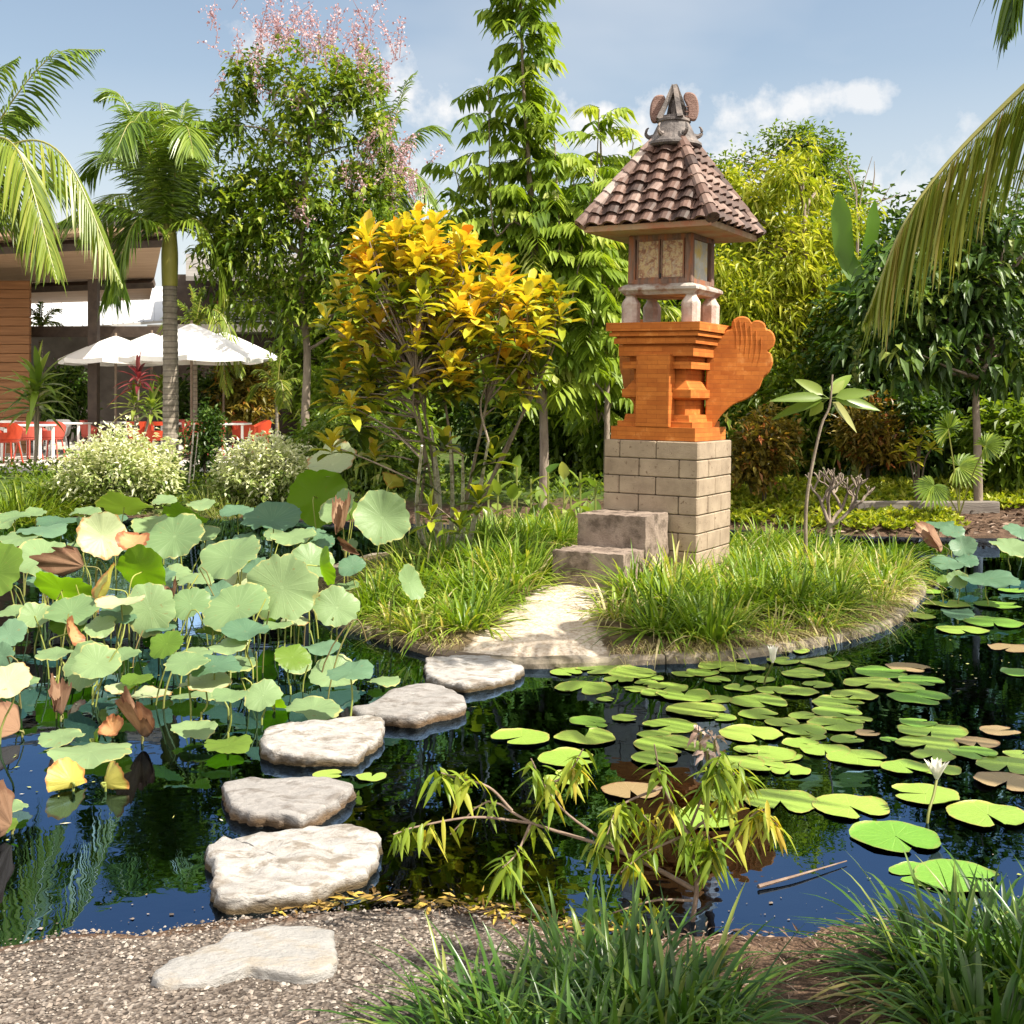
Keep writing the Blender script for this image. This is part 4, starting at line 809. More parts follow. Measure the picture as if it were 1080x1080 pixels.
rank_labels(items, [('blocky whitish stepping stone', 340, 783), ('yellow leaf held on edge', 115, 621), ('largest pale round leaf', 297, 620), ('cream leaf by the croton', 403, 546), ('curled brown leaf', 20, 772), ('white flowering shrub', 130, 525), ('large floating leaf', 95, 813), ('open blue water', 60, 900), ('timber kerb end', 395, 660), ('brown lotus pod', 994, 575), ('bright grass mound', 20, 540), ('drift of leaves on the water', 200, 725)], 'lotus leaf')
# bare stalks left standing in the water
bs = []
for i in range(46):
    x, y = rng.uniform(8, 360), rng.uniform(640, 760); b = G(x, y, 0); ht = rng.uniform(.15, .5)
    mb = MB(); ln = rng.normal(size=2)*.08*ht
    q = [b-np.array((0, 0, .3)), b, b+np.array((ln[0], ln[1], ht*.6)), b+np.array((ln[0]*2.5, ln[1]*2.5, ht))]
    if i % 5 == 0: q += [q[-1]+np.array((.05, 0, -.02)), q[-1]+np.array((.08, .01, -.12))]
    mb.tube(bez(q, 14), .0045, 5, rng.uniform(0, 1)); o = mb.build('lotus_stalk', M['stalk'], origin=b, smooth=True); tag(o, None, 'lotus stalk', 'bare lotus stalks')
    bs.append(dict(px=(x, y), obj=o, look='bent bare' if i % 5 == 0 else 'thin upright bare'))
rank_labels(bs, [('yellow leaf held on edge', 115, 650), ('largest pale round leaf', 297, 680), ('curled brown leaf', 20, 772), ('drift of floating leaves', 205, 740), ('folded brown leaf', 148, 790), ('blocky whitish stepping stone', 340, 783), ('low orange leaf', 72, 690), ('leaf beside the kerb', 355, 680)], 'lotus stalk')
M['twig'] = surf_mat('twig', (.14, .09, .065), (.30, .22, .17), 12, .8, .3)
mb = MB(); a_, b_ = G(800, 935, .01), G(893, 908, .01); mb.tube(bez([a_, (a_*.6+b_*.4)+np.array((0, -.01, .004)), b_], 14), np.linspace(.007, .002, 15)[:14] if False else np.linspace(.007, .002, len(bez([a_, (a_+b_)/2, b_], 14))), 6)
tag(mb.build('stick', M['twig'], origin=a_), 'thin brown stick floating on the open blue water', 'stick')
# ------------------------------------------------------------------ grass tufts
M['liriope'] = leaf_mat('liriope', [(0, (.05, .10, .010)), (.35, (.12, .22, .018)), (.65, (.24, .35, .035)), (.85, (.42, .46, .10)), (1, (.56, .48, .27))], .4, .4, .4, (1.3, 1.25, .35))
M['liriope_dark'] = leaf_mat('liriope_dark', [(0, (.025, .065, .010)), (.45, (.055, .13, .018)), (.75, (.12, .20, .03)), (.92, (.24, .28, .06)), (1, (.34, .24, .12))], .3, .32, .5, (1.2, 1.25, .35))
M['grass_lime'] = leaf_mat('grass_lime', [(0, (.08, .14, .01)), (.5, (.17, .26, .02)), (1, (.34, .38, .06))], .45, .45, .3)
def tuft(mb, n, L, W, spread, c=(0, 0, 0), k=5, lean=(.15, 1.15), rad=.10, droop=(.25, .8), up=1.0, vbias=0.0):
    a = rng.uniform(0, 2*math.pi, n); el = rng.uniform(lean[0], lean[1], n)*spread; rr = rad*np.sqrt(rng.uniform(0, 1, n))
    a2 = a+rng.normal(size=n)*.5; pos = np.stack([rr*np.cos(a), rr*np.sin(a), np.zeros(n)-.01], -1)+np.asarray(c)
    ax = np.stack([np.sin(el)*np.cos(a2), np.sin(el)*np.sin(a2), np.cos(el)*up], -1); LL = L*rng.uniform(.6, 1.1, n)
    leaves(mb, pos, ax, nrm(np.stack([-np.cos(a2), -np.sin(a2), .6+0*a], -1)), LL, W*rng.uniform(.7, 1.2, n), np.clip(rng.beta(2, 2.6, n)+vbias+(el > .95)*rng.uniform(0, .3, n), 0, 1), 'blade', k, rng.uniform(*droop, n), .35)
def protos_of(name, mat, specs):
    out = []
    for s_ in specs:
        mb = MB(); tuft(mb, **s_); out.append(mb.build(name, mat, smooth=True))
    return out
def scatter(prs, spots, cat, group, zf, noun, look, marks, smin=.85, smax=1.15):
    used = set(); items = []
    for i, (x, y, px) in enumerate(spots):
        pr = prs[i % len(prs)]; o = pr if id(pr) not in used else dup(pr); used.add(id(pr)); s = rng.uniform(smin, smax)
        o.location = (x, y, zf(x, y)); o.rotation_euler = (0, 0, rng.uniform(0, 6.28)); o.scale = (s, s, s*rng.uniform(.9, 1.1)); tag(o, None, cat, group)
        items.append(dict(px=px, obj=o, look=look[int(s > (smin+smax)/2)]))
    rank_labels(items, marks, noun)
lp = protos_of('grass_tuft', M['liriope'], [dict(n=150, L=.56, W=.017, spread=1.05, rad=.12, vbias=.06), dict(n=120, L=.50, W=.018, spread=1.2, rad=.13, vbias=.1), dict(n=160, L=.60, W=.016, spread=1.0, rad=.11), dict(n=110, L=.44, W=.017, spread=1.25, rad=.14, vbias=.22), dict(n=150, L=.54, W=.018, spread=1.1, rad=.12, vbias=-.06), dict(n=90, L=.40, W=.015, spread=1.2, rad=.14, vbias=.32)])
spots = []
def fill(poly_px, z, dmin, tries, keep=lambda x, y: True):
    poly = np.array([G(x, y, z)[:2] for x, y in poly_px]); lo, hi = poly.min(0), poly.max(0); got = []
    for _ in range(tries):
        q = rng.uniform(lo, hi)
        if sdf(poly, q[:1], q[1:])[0] > 0 or not keep(*q): continue
        if any((q[0]-g_[0])**2+(q[1]-g_[1])**2 < dmin*dmin for g_ in got): continue
        got.append(q)
    return [(q[0], q[1], ((q[0]/q[1])*F+540, HZ+(H-z)/q[1]*F)) for q in got]
okp = lambda x, y: sdf(PATH, np.array([x]), np.array([y]))[0] > .17 and sdf(ISL, np.array([x]), np.array([y]))[0] < -.15
def off_shrine(x, y):
    dx, dy = x-SH[0], y-SH[1]; u = dx*math.cos(YAW)+dy*math.sin(YAW); v = -dx*math.sin(YAW)+dy*math.cos(YAW)
    return not (abs(u) < .50 and -.48 < v < .48) and not (-.52 < u < .32 and -1.42 < v < -.3)
left = fill([(388, 650), (400, 600), (440, 585), (520, 580), (580, 600), (560, 640), (520, 668), (480, 672)], .2, .26, 1800, okp)
right = fill([(628, 660), (670, 620), (720, 590), (800, 583), (930, 585), (972, 600), (960, 630), (930, 650), (860, 668), (780, 678), (690, 678), (640, 680)], .2, .27, 3400, lambda x, y: okp(x, y) and off_shrine(x, y))
back = fill([(500, 580), (590, 575), (600, 556), (560, 548), (500, 556)], .25, .26, 600, lambda x, y: okp(x, y) and off_shrine(x, y))
scatter(lp, left+right+back, 'grass tuft', 'grass tufts planted on the island', iz, 'grass tuft', ('low arching green', 'full arching green'),
        [('white croton stems', 465, 600), ('lower stone step', 600, 610), ('timber kerb end', 410, 655), ('pointed kerb corner', 520, 680), ('shrine base corner', 735, 600), ('small sapling', 848, 590), ('right end of the kerb', 945, 635), ('bend in the kerb', 770, 675), ('sand path', 640, 670), ('kerb below the sapling', 868, 660)], .78, 1.22)
# dry fringe hanging over the kerb
M['straw'] = leaf_mat('straw', [(0, (.30, .22, .12)), (.5, (.50, .42, .24)), (1, (.40, .42, .12))], .3, .6, .2, (1, .9, .5))
mb = MB(); pts = Pk[(Pk[:, 1] < 10.5)]
for q in np.repeat(pts, 46, 0):
    pass
n = len(pts)*46; q = np.repeat(pts, 46, 0)+rng.normal(size=(n, 2))*.05; q = cen+(q-cen)*rng.uniform(.93, .985, (n, 1)); ok = sdf(PATH, q[:, 0], q[:, 1]) > .06; q = q[ok]; n = len(q)
outw = nrm(q-cen); ax = nrm(np.concatenate([outw*rng.uniform(.2, 1.3, (n, 1))+rng.normal(size=(n, 2))*.5, rng.uniform(.3, 1.2, (n, 1))], -1))
leaves(mb, np.concatenate([q, isl_z(q[:, 0], q[:, 1])[:, None]-.005], -1), ax, (0, 0, 1.), rng.uniform(.06, .2, n), .006, rng.uniform(0, 1, n), 'blade', 3, rng.uniform(.3, 1.2, n), .3)
tag(mb.build('dry_grass', M['straw'], smooth=True), 'straw coloured grass fringe along the island kerb', 'grass', kind='stuff')
# foreground clumps, dark strappy leaves
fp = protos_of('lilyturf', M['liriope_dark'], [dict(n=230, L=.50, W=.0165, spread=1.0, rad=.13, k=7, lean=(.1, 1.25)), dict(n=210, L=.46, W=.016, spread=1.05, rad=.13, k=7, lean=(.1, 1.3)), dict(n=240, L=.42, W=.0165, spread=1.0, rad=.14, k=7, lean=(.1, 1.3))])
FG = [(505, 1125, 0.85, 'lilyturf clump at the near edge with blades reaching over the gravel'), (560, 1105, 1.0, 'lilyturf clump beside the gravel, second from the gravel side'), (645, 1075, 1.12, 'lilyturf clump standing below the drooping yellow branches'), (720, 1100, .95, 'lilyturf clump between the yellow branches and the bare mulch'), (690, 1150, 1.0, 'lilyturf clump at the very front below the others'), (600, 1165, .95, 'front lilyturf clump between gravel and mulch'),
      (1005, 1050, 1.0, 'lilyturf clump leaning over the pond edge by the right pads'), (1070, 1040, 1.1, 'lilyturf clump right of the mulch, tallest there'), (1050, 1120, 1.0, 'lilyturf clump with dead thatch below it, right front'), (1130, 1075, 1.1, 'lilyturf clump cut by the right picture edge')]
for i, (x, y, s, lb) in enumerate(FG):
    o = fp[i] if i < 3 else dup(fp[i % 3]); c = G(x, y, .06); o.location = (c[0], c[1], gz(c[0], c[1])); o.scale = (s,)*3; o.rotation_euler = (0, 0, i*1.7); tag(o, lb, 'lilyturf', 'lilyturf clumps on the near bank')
# lime mound and wispy grass on the far left bank
lm = protos_of('grass_mound', M['grass_lime'], [dict(n=420, L=.75, W=.018, spread=.95, rad=.4), dict(n=360, L=.65, W=.018, spread=1.05, rad=.42)])
for i, (x, y, Y, s, lb) in enumerate(((22, 552, 16.6, 1.45, 'bright lime grass mound at the far left bank'), (-25, 556, 16.2, 1.4, 'lime grass mound cut by the left picture edge'), (70, 548, 17.6, 1.0, 'paler lime grass mound left of the white flowering shrub'))):
    o = lm[i] if i < 2 else dup(lm[0]); c = P(x, y, Y); o.location = (c[0], c[1], gz(c[0], c[1])); o.scale = (s,)*3; tag(o, lb, 'grass mound', 'grass mounds on the far bank')
M['wispy'] = leaf_mat('wispy', [(0, (.14, .20, .04)), (.6, (.30, .34, .10)), (1, (.46, .42, .20))], .4)
wp = protos_of('wispy_grass', M['wispy'], [dict(n=110, L=.6, W=.010, spread=.6, rad=.25)])
for i, (x, Y, lb) in enumerate(((200, 16.5, 'wispy pale grass left of the gap between white shrubs'), (222, 17.2, 'wispy pale grass between the two white flowering shrubs'), (242, 16.8, 'wispy pale grass against the right white shrub'))):
    o = wp[0] if i == 0 else dup(wp[0]); c = P(x, 500, Y); o.location = (c[0], c[1], gz(c[0], c[1])); o.rotation_euler = (0, 0, i*2.); tag(o, lb, 'grass', 'wispy grasses on the far bank')
# pebbles, mulch and litter
M['pebble'] = leaf_mat('pebble', [(0, (.05, .037, .03)), (.35, (.13, .105, .085)), (.7, (.22, .18, .15)), (1, (.36, .32, .28))], .0, .8, .3)
def bits(mb, pos, size, v, flat=.6):
    n = len(pos); o = np.array([(1,0,0),(-1,0,0),(0,1,0),(0,-1,0),(0,0,1),(0,0,-1.)]); Fo = np.array([(0,2,4),(2,1,4),(1,3,4),(3,0,4),(2,0,5),(1,2,5),(3,1,5),(0,3,5)])
    V = o[None]*rng.uniform(.55, 1.25, (n, 6, 1))*np.array((1, 1, flat)); a = rng.uniform(0, 6.28, n); c, s = np.cos(a)[:, None], np.sin(a)[:, None]
    V = np.stack([V[..., 0]*c-V[..., 1]*s, V[..., 0]*s+V[..., 1]*c, V[..., 2]], -1)*size[:, None, None]+pos[:, None]
    mb.add(V.reshape(-1, 3), (np.arange(n)[:, None, None]*6+Fo[None]).reshape(-1, 3), np.repeat(v, 6))
n = 15000; X = rng.uniform(-1.9, .5, n); Y = 2.15+rng.uniform(0, 1, n)*1.75; d = sdf(POND, X, Y); ok = (d > -.10) & (rng.uniform(size=n) < np.clip((.6-X)*1.4, .15, 1)); X, Y = X[ok], Y[ok]
mb = MB(); bits(mb, np.stack([X, Y, ground_z(X, Y)+.002], -1), rng.gamma(3, .0014, len(X))+.0018, rng.uniform(0, 1, len(X)))
tag(mb.build('gravel', M['pebble']), 'mixed pale and brown pea gravel on the near bank', 'gravel', kind='stuff')
M['mulch'] = leaf_mat('mulch', [(0, (.045, .025, .018)), (.4, (.13, .08, .055)), (.75, (.26, .18, .13)), (1, (.44, .34, .27))], .1, .85, .2, (1, .9, .7))
n = 7500; X = rng.uniform(-.5, 2.4, n); Y = 2.1+rng.uniform(0, 1, n)*1.9; d = sdf(POND, X, Y); ok = (d > -.04) & (rng.uniform(size=n) < np.clip((X+.35)*1.1, .04, 1)); X, Y = X[ok], Y[ok]; n = len(X)
mb = MB(); leaves(mb, np.stack([X, Y, ground_z(X, Y)+rng.uniform(.002, .02, n)], -1), rdir(n)*np.array((1, 1, .22)), nrm(rdir(n, 2)), rng.uniform(.015, .07, n), rng.uniform(.003, .010, n), rng.uniform(0, 1, n), 'lance', 2, .1, .4)
tag(mb.build('mulch', M['mulch']), 'shredded brown bark mulch under the near clumps', 'mulch', kind='stuff')
n = 4200; X = rng.uniform(2.5, 9, n); Y = rng.uniform(13.5, 19, n); d = sdf(POND, X, Y); ok = (d > 0); X, Y = X[ok], Y[ok]; n = len(X)
mb = MB(); leaves(mb, np.stack([X, Y, ground_z(X, Y)+rng.uniform(.005, .03, n)], -1), rdir(n)*np.array((1, 1, .3)), nrm(rdir(n, 2)), rng.uniform(.05, .16, n), rng.uniform(.02, .05, n), rng.uniform(0, 1, n), 'lance', 2, .1, .4)
tag(mb.build('leaf_litter', M['mulch']), 'brown fallen leaves on the far right bank', 'leaf litter', kind='stuff')
M['litter_wet'] = leaf_mat('litter_wet', [(0, (.05, .03, .012)), (.45, (.20, .12, .03)), (.8, (.42, .28, .05)), (1, (.50, .44, .10))], .1, .6, .3, (1, .9, .5))
n = 1900; X = rng.uniform(-.75, .45, n); d_ = rng.uniform(.0, .75, n); Y = np.interp(X, [p_[0] for p_ in POND[:18]], [p_[1] for p_ in POND[:18]])+d_; Z = ground_z(X, Y)
mb = MB(); leaves(mb, np.stack([X, Y, Z+.012], -1), rdir(n)*np.array((1, 1, .15)), nrm(rdir(n, 2.5)), rng.uniform(.02, .08, n), rng.uniform(.008, .022, n), rng.uniform(0, 1, n), 'lance', 2, .1, .4)
tag(mb.build('sunken_leaves', M['litter_wet']), 'yellow and brown sunken leaves in the shallows', 'leaf litter', kind='stuff')
n = 420; X = rng.uniform(-3, 2, n); Y = np.interp(X, [p_[0] for p_ in POND[:18]], [p_[1] for p_ in POND[:18]])+rng.exponential(.12, n)+.01; 
mb = MB(); bits(mb, np.stack([X, Y, np.full(n, .003)], -1), rng.gamma(2, .0011, n)+.001, rng.uniform(.1, .8, n), .3)
tag(mb.build('floating_specks', M['pebble']), 'pale specks and petals floating near the bank', 'floating debris', kind='stuff')
n = 2600; X = rng.uniform(-4.5, 4.5, n); Y = rng.uniform(3.7, 11, n); ok = (sdf(POND, X, Y) < -.02) & (sdf(ISL, X, Y) > .06) & (vn(X, Y, 1.3, .6)+.3*rng.normal(size=n) > .5); X, Y = X[ok], Y[ok]; n = len(X)
M['film'] = leaf_mat('film', [(0, (.20, .15, .06)), (.4, (.30, .34, .08)), (.8, (.46, .44, .22)), (1, (.6, .56, .48))], .0, .7, .2)
mb = MB(); leaves(mb, np.stack([X, Y, np.full(n, .004)], -1), rdir(n)*np.array((1, 1, .02)), (0, 0, 1.), rng.gamma(2, .007, n)+.004, rng.gamma(2, .004, n)+.003, rng.uniform(0, 1, n), 'lance', 1, 0, .1)
tag(mb.build('floating_bits', M['film']), 'scattered bits of leaf and petal floating on the pond', 'floating debris', kind='stuff')
# ------------------------------------------------------------------ trees, palms, shrubs
M['bark'] = surf_mat('bark', (.17, .13, .10), (.33, .27, .21), 9, .9, .7, stretch=(1, 1, .35))
M['bark_dark'] = surf_mat('bark_dark', (.06, .045, .035), (.14, .11, .085), 9, .9, .7, stretch=(1, 1, .35))
M['bark_white'] = surf_mat('bark_white', (.50, .45, .38), (.72, .67, .60), 10, .85, .5, c3=(.25, .2, .15), scale3=14)
def G_(*c): return list(zip((0, .3, .6, .85, 1) if len(c) == 5 else np.linspace(0, 1, len(c)), c))
M['lf_pink'] = leaf_mat('leaf_mid', G_((.05, .10, .010), (.11, .19, .018), (.19, .28, .028), (.29, .37, .045), (.42, .46, .10)), .45, .36, .45)
M['lf_pinn'] = leaf_mat('leaf_pinnate', G_((.07, .13, .014), (.15, .24, .022), (.24, .34, .035), (.34, .43, .06), (.50, .54, .16)), .46, .42, .4)
M['lf_dark'] = leaf_mat('leaf_dark', G_((.016, .042, .007), (.035, .08, .011), (.065, .125, .016), (.12, .195, .026), (.24, .30, .06)), .28, .42, .4)
M['lf_lime'] = leaf_mat('leaf_lime', G_((.10, .16, .012), (.22, .29, .02), (.34, .39, .03), (.46, .49, .055), (.58, .57, .12)), .45, .45, .35)
M['lf_back'] = leaf_mat('leaf_back', G_((.05, .10, .012), (.11, .185, .018), (.17, .255, .026), (.25, .33, .04), (.36, .41, .08)), .5, .4, .4)
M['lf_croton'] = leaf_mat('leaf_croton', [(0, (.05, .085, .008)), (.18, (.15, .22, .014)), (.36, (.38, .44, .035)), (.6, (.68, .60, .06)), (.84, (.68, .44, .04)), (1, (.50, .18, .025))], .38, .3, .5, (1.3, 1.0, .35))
M['lf_dwarf'] = leaf_mat('leaf_dwarf_croton', [(0, (.03, .035, .006)), (.4, (.12, .10, .015)), (.7, (.26, .20, .03)), (1, (.30, .10, .03))], .3, .4)
M['lf_orange'] = leaf_mat('leaf_copper', [(0, (.04, .05, .01)), (.4, (.14, .13, .02)), (.7, (.30, .22, .03)), (1, (.36, .13, .04))], .35, .4)
M['lf_red'] = leaf_mat('leaf_red', [(0, (.06, .012, .016)), (.5, (.18, .03, .04)), (1, (.36, .10, .10))], .35, .35, .45, (1.3, .7, .6))
M['lf_ti'] = leaf_mat('leaf_strap', G_((.06, .12, .02), (.12, .20, .03), (.20, .29, .04), (.32, .38, .09), (.46, .46, .18)), .4, .35, .45)
M['lf_banana'] = leaf_mat('leaf_banana', G_((.06, .14, .015), (.10, .21, .02), (.14, .26, .03)), .5, .38, .4)
M['fr_palm'] = leaf_mat('frond_green', G_((.05, .10, .012), (.11, .19, .02), (.19, .28, .03), (.30, .38, .05), (.44, .48, .12)), .38, .32, .5)
M['fr_yel'] = leaf_mat('frond_yellow', G_((.06, .11, .015), (.13, .20, .02), (.24, .31, .04), (.38, .39, .08), (.42, .31, .10)), .42, .35, .45)
M['fr_dry'] = leaf_mat('frond_dry', G_((.20, .13, .07), (.32, .23, .14), (.45, .36, .24)), .25, .7, .2, (1, .9, .6))
M['rachis'] = leaf_mat('rachis', G_((.12, .16, .03), (.26, .26, .06), (.40, .34, .14)), .1, .4, .4)
M['shaft'] = surf_mat('crownshaft', (.28, .27, .05), (.42, .36, .09), 3, .5, .1, stretch=(1, 1, .2))
M['pink'] = leaf_mat('pink_blossom', [(0, (.42, .24, .25)), (.5, (.58, .40, .42)), (1, (.74, .60, .62))], .35, .6, .2, (1, .8, .85))
M['cream'] = leaf_mat('cream_leaf', [(0, (.10, .17, .03)), (.35, (.26, .34, .08)), (.6, (.56, .60, .32)), (1, (.76, .76, .58))], .35, .5, .3, (1.1, 1.1, .6))

def blob_pts(blobs, n, bias=.45):
    """points in a union of ellipsoids given as (px, py, Y, rx px, ry px, depth m)"""
    wts = np.array([b[3]*b[4] for b in blobs], float); wts /= wts.sum(); out = []; nr = []
    for b, k in zip(blobs, rng.multinomial(n, wts)):
        c = P(*b[:3]); rad = np.array((b[3]*b[2]/F, b[5], b[4]*b[2]/F)); d = rdir(k)
        lump = 1+.18*np.sin(d[:, :1]*5+c[0]*3)*np.sin(d[:, 2:]*6+c[2]*5)+.12*rng.normal(size=(k, 1))
        q = d*rng.uniform(0, 1, (k, 1))**bias*np.clip(lump, .6, 1.22); out.append(c+q*rad); nr.append(d)
    return np.concatenate(out), np.concatenate(nr)
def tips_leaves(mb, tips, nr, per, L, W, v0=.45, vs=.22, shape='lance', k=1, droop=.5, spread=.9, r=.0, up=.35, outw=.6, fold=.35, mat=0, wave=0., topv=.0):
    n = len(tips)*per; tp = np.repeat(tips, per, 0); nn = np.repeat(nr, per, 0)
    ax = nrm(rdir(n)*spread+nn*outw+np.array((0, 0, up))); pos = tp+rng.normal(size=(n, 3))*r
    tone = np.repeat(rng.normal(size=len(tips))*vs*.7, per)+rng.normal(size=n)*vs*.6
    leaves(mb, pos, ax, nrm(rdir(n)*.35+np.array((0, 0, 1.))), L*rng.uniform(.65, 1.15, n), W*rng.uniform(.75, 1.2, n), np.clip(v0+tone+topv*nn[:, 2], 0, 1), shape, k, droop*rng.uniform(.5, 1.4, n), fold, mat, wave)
def limbs(mb, trunk, r0, r1, tips, nb, rb=.02, mat=0, nside=8):
    q = bez(trunk, 18); mb.tube(q, np.linspace(r0, r1, len(q)), nside, mat=mat)
    for i in rng.choice(len(tips), min(nb, len(tips)), replace=False):
        t = tips[i]; dz = t[2]-q[:, 2]; dd = np.linalg.norm(t[:2]-q[:, :2], axis=1); cand = np.where(dz > .25*dd)[0]
        j = cand[-1] if len(cand) else len(q)//2
        j = max(2, min(j, len(q)-1)); s = q[j]; mid = s*.5+t*.5+np.array((0, 0, .12*np.linalg.norm(t-s)))*rng.uniform(-.2, 1)+rng.normal(size=3)*.04*np.linalg.norm(t-s)
        b = bez([s, mid, t], 10); mb.tube(b, np.linspace(min(rb*1.6, r1*1.1+.004), rb*.3, len(b)), 5, mat=mat)
def tree(name, label, cat, group, base, trunk_px, r0, r1, blobs, ntips, per, L, W, mat, bark='bark', nb=26, rb=.02, bias=.45, **kw):
    base = np.array(base, float); base[2] = gz(base[0], base[1]); o = thing(name, base, label, cat, group)
    tips, nr = blob_pts(blobs, ntips, bias)
    tp = [base-np.array((0, 0, .1))]+[P(*t) for t in trunk_px]
    mb = MB(); limbs(mb, tp, r0, r1, tips, nb, rb); mb.build('trunk', M[bark], o, smooth=True)
    mb = MB(); tips_leaves(mb, tips, nr, per, L, W, **kw); mb.build('crown', M[mat], o)
    return o
TG = 'trees round the pond garden'
# --- far belt of trees closing the view
def bx(px, Y): return ((px-540)/F*Y, Y, 0)
BELT = [('dark', 700, 31, [(700, 330, 31, 110, 150, 2.2)], 'lf_back', 'dense mid green tree behind the shrine roof'),
        ('x', 590, 30, [(585, 330, 30, 100, 130, 2.2)], 'lf_dark', 'dark evergreen tree behind the tall pinnate tree'),
        ('x', 470, 30, [(465, 350, 30, 90, 120, 2.0)], 'lf_back', 'low green tree in the gap behind the yellow croton'),
        ('x', 830, 31, [(835, 330, 31, 110, 150, 2.2)], 'lf_back', 'green tree far behind the lime bamboo'),
        ('x', 960, 29, [(965, 330, 29, 120, 120, 2.2)], 'lf_dark', 'dark tree far behind the banana leaves'),
        ('x', 1090, 29, [(1090, 340, 29, 110, 130, 2.2)], 'lf_dark', 'dark tree far right behind the coconut frond'),
        ('x', 370, 33, [(375, 370, 33, 90, 110, 2.0)], 'lf_back', 'mid green tree behind the pink blossom tree')]
for _, px, Y, bl, mt, lb in BELT:
    tree('broadleaf_tree', lb, 'tree', TG, bx(px, Y), [(px, 430, Y), (px+4, bl[0][1], Y)], .16, .06, bl, 950, 9, .34, .13, mt, nb=14, droop=.5, r=.22)
# --- dark understorey behind the shrine and on the right bank
UND = [(600, 21, [(600, 440, 21, 70, 70, 1.0)], 'lf_back', 'leafy shrub behind the tall pinnate tree'), (680, 20, [(665, 430, 20, 60, 80, 1.0)], 'lf_back', 'green shrub left of the shrine pedestal'),
       (540, 22, [(535, 450, 22, 45, 55, .9)], 'lf_dark', 'dark low shrub right behind the croton'), (830, 19.5, [(845, 445, 19.2, 85, 65, 1.0)], 'lf_back', 'green shrub right of the shrine wing'),
       (920, 18.5, [(925, 390, 18.5, 70, 110, 1.1)], 'lf_dark', 'dark leafy shrub below the banana leaves'), (1010, 19.5, [(1015, 420, 19.5, 90, 90, 1.2)], 'lf_dark', 'dark shrub behind the forked tree'), (1085, 18, [(1085, 430, 18, 60, 100, 1.1)], 'lf_dark', 'dark shrub at the right picture edge'), (1058, 16.6, [(1060, 470, 16.6, 34, 40, .6)], 'lf_back', 'low green shrub right of the fan palm'), (955, 17.4, [(955, 455, 17.4, 36, 44, .6)], 'lf_dark', 'dark shrub left of the fan palm')]
for px, Y, bl, mt, lb in UND:
    tree('shrub', lb, 'shrub', 'shrubs closing the view', bx(px, Y), [(px, 470, Y), (px, bl[0][1]+10, Y)], .06, .03, bl, 700, 8, .19, .085, mt, 'bark_dark', nb=12, rb=.012, droop=.6, r=.1, shape='ovate')
# --- pink blossom tree
o = tree('blossom_tree', 'tree with drooping green leaves and sprays of pink blossom above the umbrellas', 'tree', TG, bx(322, 20), [(322, 440, 20), (324, 370, 20), (318, 300, 20), (322, 200, 20), (330, 110, 20)], .085, .03,
         [(325, 110, 20, 55, 70, .9), (268, 250, 20, 58, 62, .9), (330, 220, 20, 62, 110, 1.0), (392, 240, 20, 52, 72, .8), (235, 270, 20, 36, 40, .7), (300, 315, 20, 70, 42, .8), (372, 300, 20, 46, 50, .8), (285, 190, 20, 40, 50, .8), (395, 200, 20, 28, 30, .6), (265, 80, 20, 28, 26, .4), (370, 90, 20, 26, 36, .5), (246, 125, 20, 28, 36, .5), (240, 205, 20, 32, 44, .6), (395, 130, 20, 26, 46, .5), (415, 290, 20, 32, 50, .6)],
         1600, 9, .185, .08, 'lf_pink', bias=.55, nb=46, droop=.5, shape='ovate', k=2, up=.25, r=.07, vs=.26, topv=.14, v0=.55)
mb = MB()
for (px, py, rx, ry, n, h) in ((330, 40, 75, 30, 46, .7), (265, 60, 35, 35, 14, .6), (400, 185, 40, 50, 26, .5), (425, 190, 22, 30, 14, .4), (285, 100, 25, 20, 6, .4), (325, 205, 25, 40, 6, .3), (390, 60, 25, 40, 14, .6), (310, 220, 20, 20, 4, .3)):
    for _ in range(n):
        b = P(px+rng.normal()*rx*.5, py+rng.normal()*ry*.5, 20+rng.normal()*.5); d = nrm(np.array((rng.normal()*.4, rng.normal()*.3, 1.))); q = bez([b-d*h*.4, b, b+d*h*.6+np.array((rng.normal()*.1, 0, 0))], 8)
        mb.tube(q, np.linspace(.008, .003, len(q)), 3, 0.1)
        k = 34; t = rng.uniform(.3, 1, k); pos = np.stack([np.interp(t, np.linspace(0, 1, len(q)), q[:, c]) for c in range(3)], -1)+rng.normal(size=(k, 3))*.045
        leaves(mb, pos, rdir(k), rdir(k), .05, .04, rng.uniform(0, 1, k), 'ovate', 1, 0, .4)
mb.build('blossom', M['pink'], o)
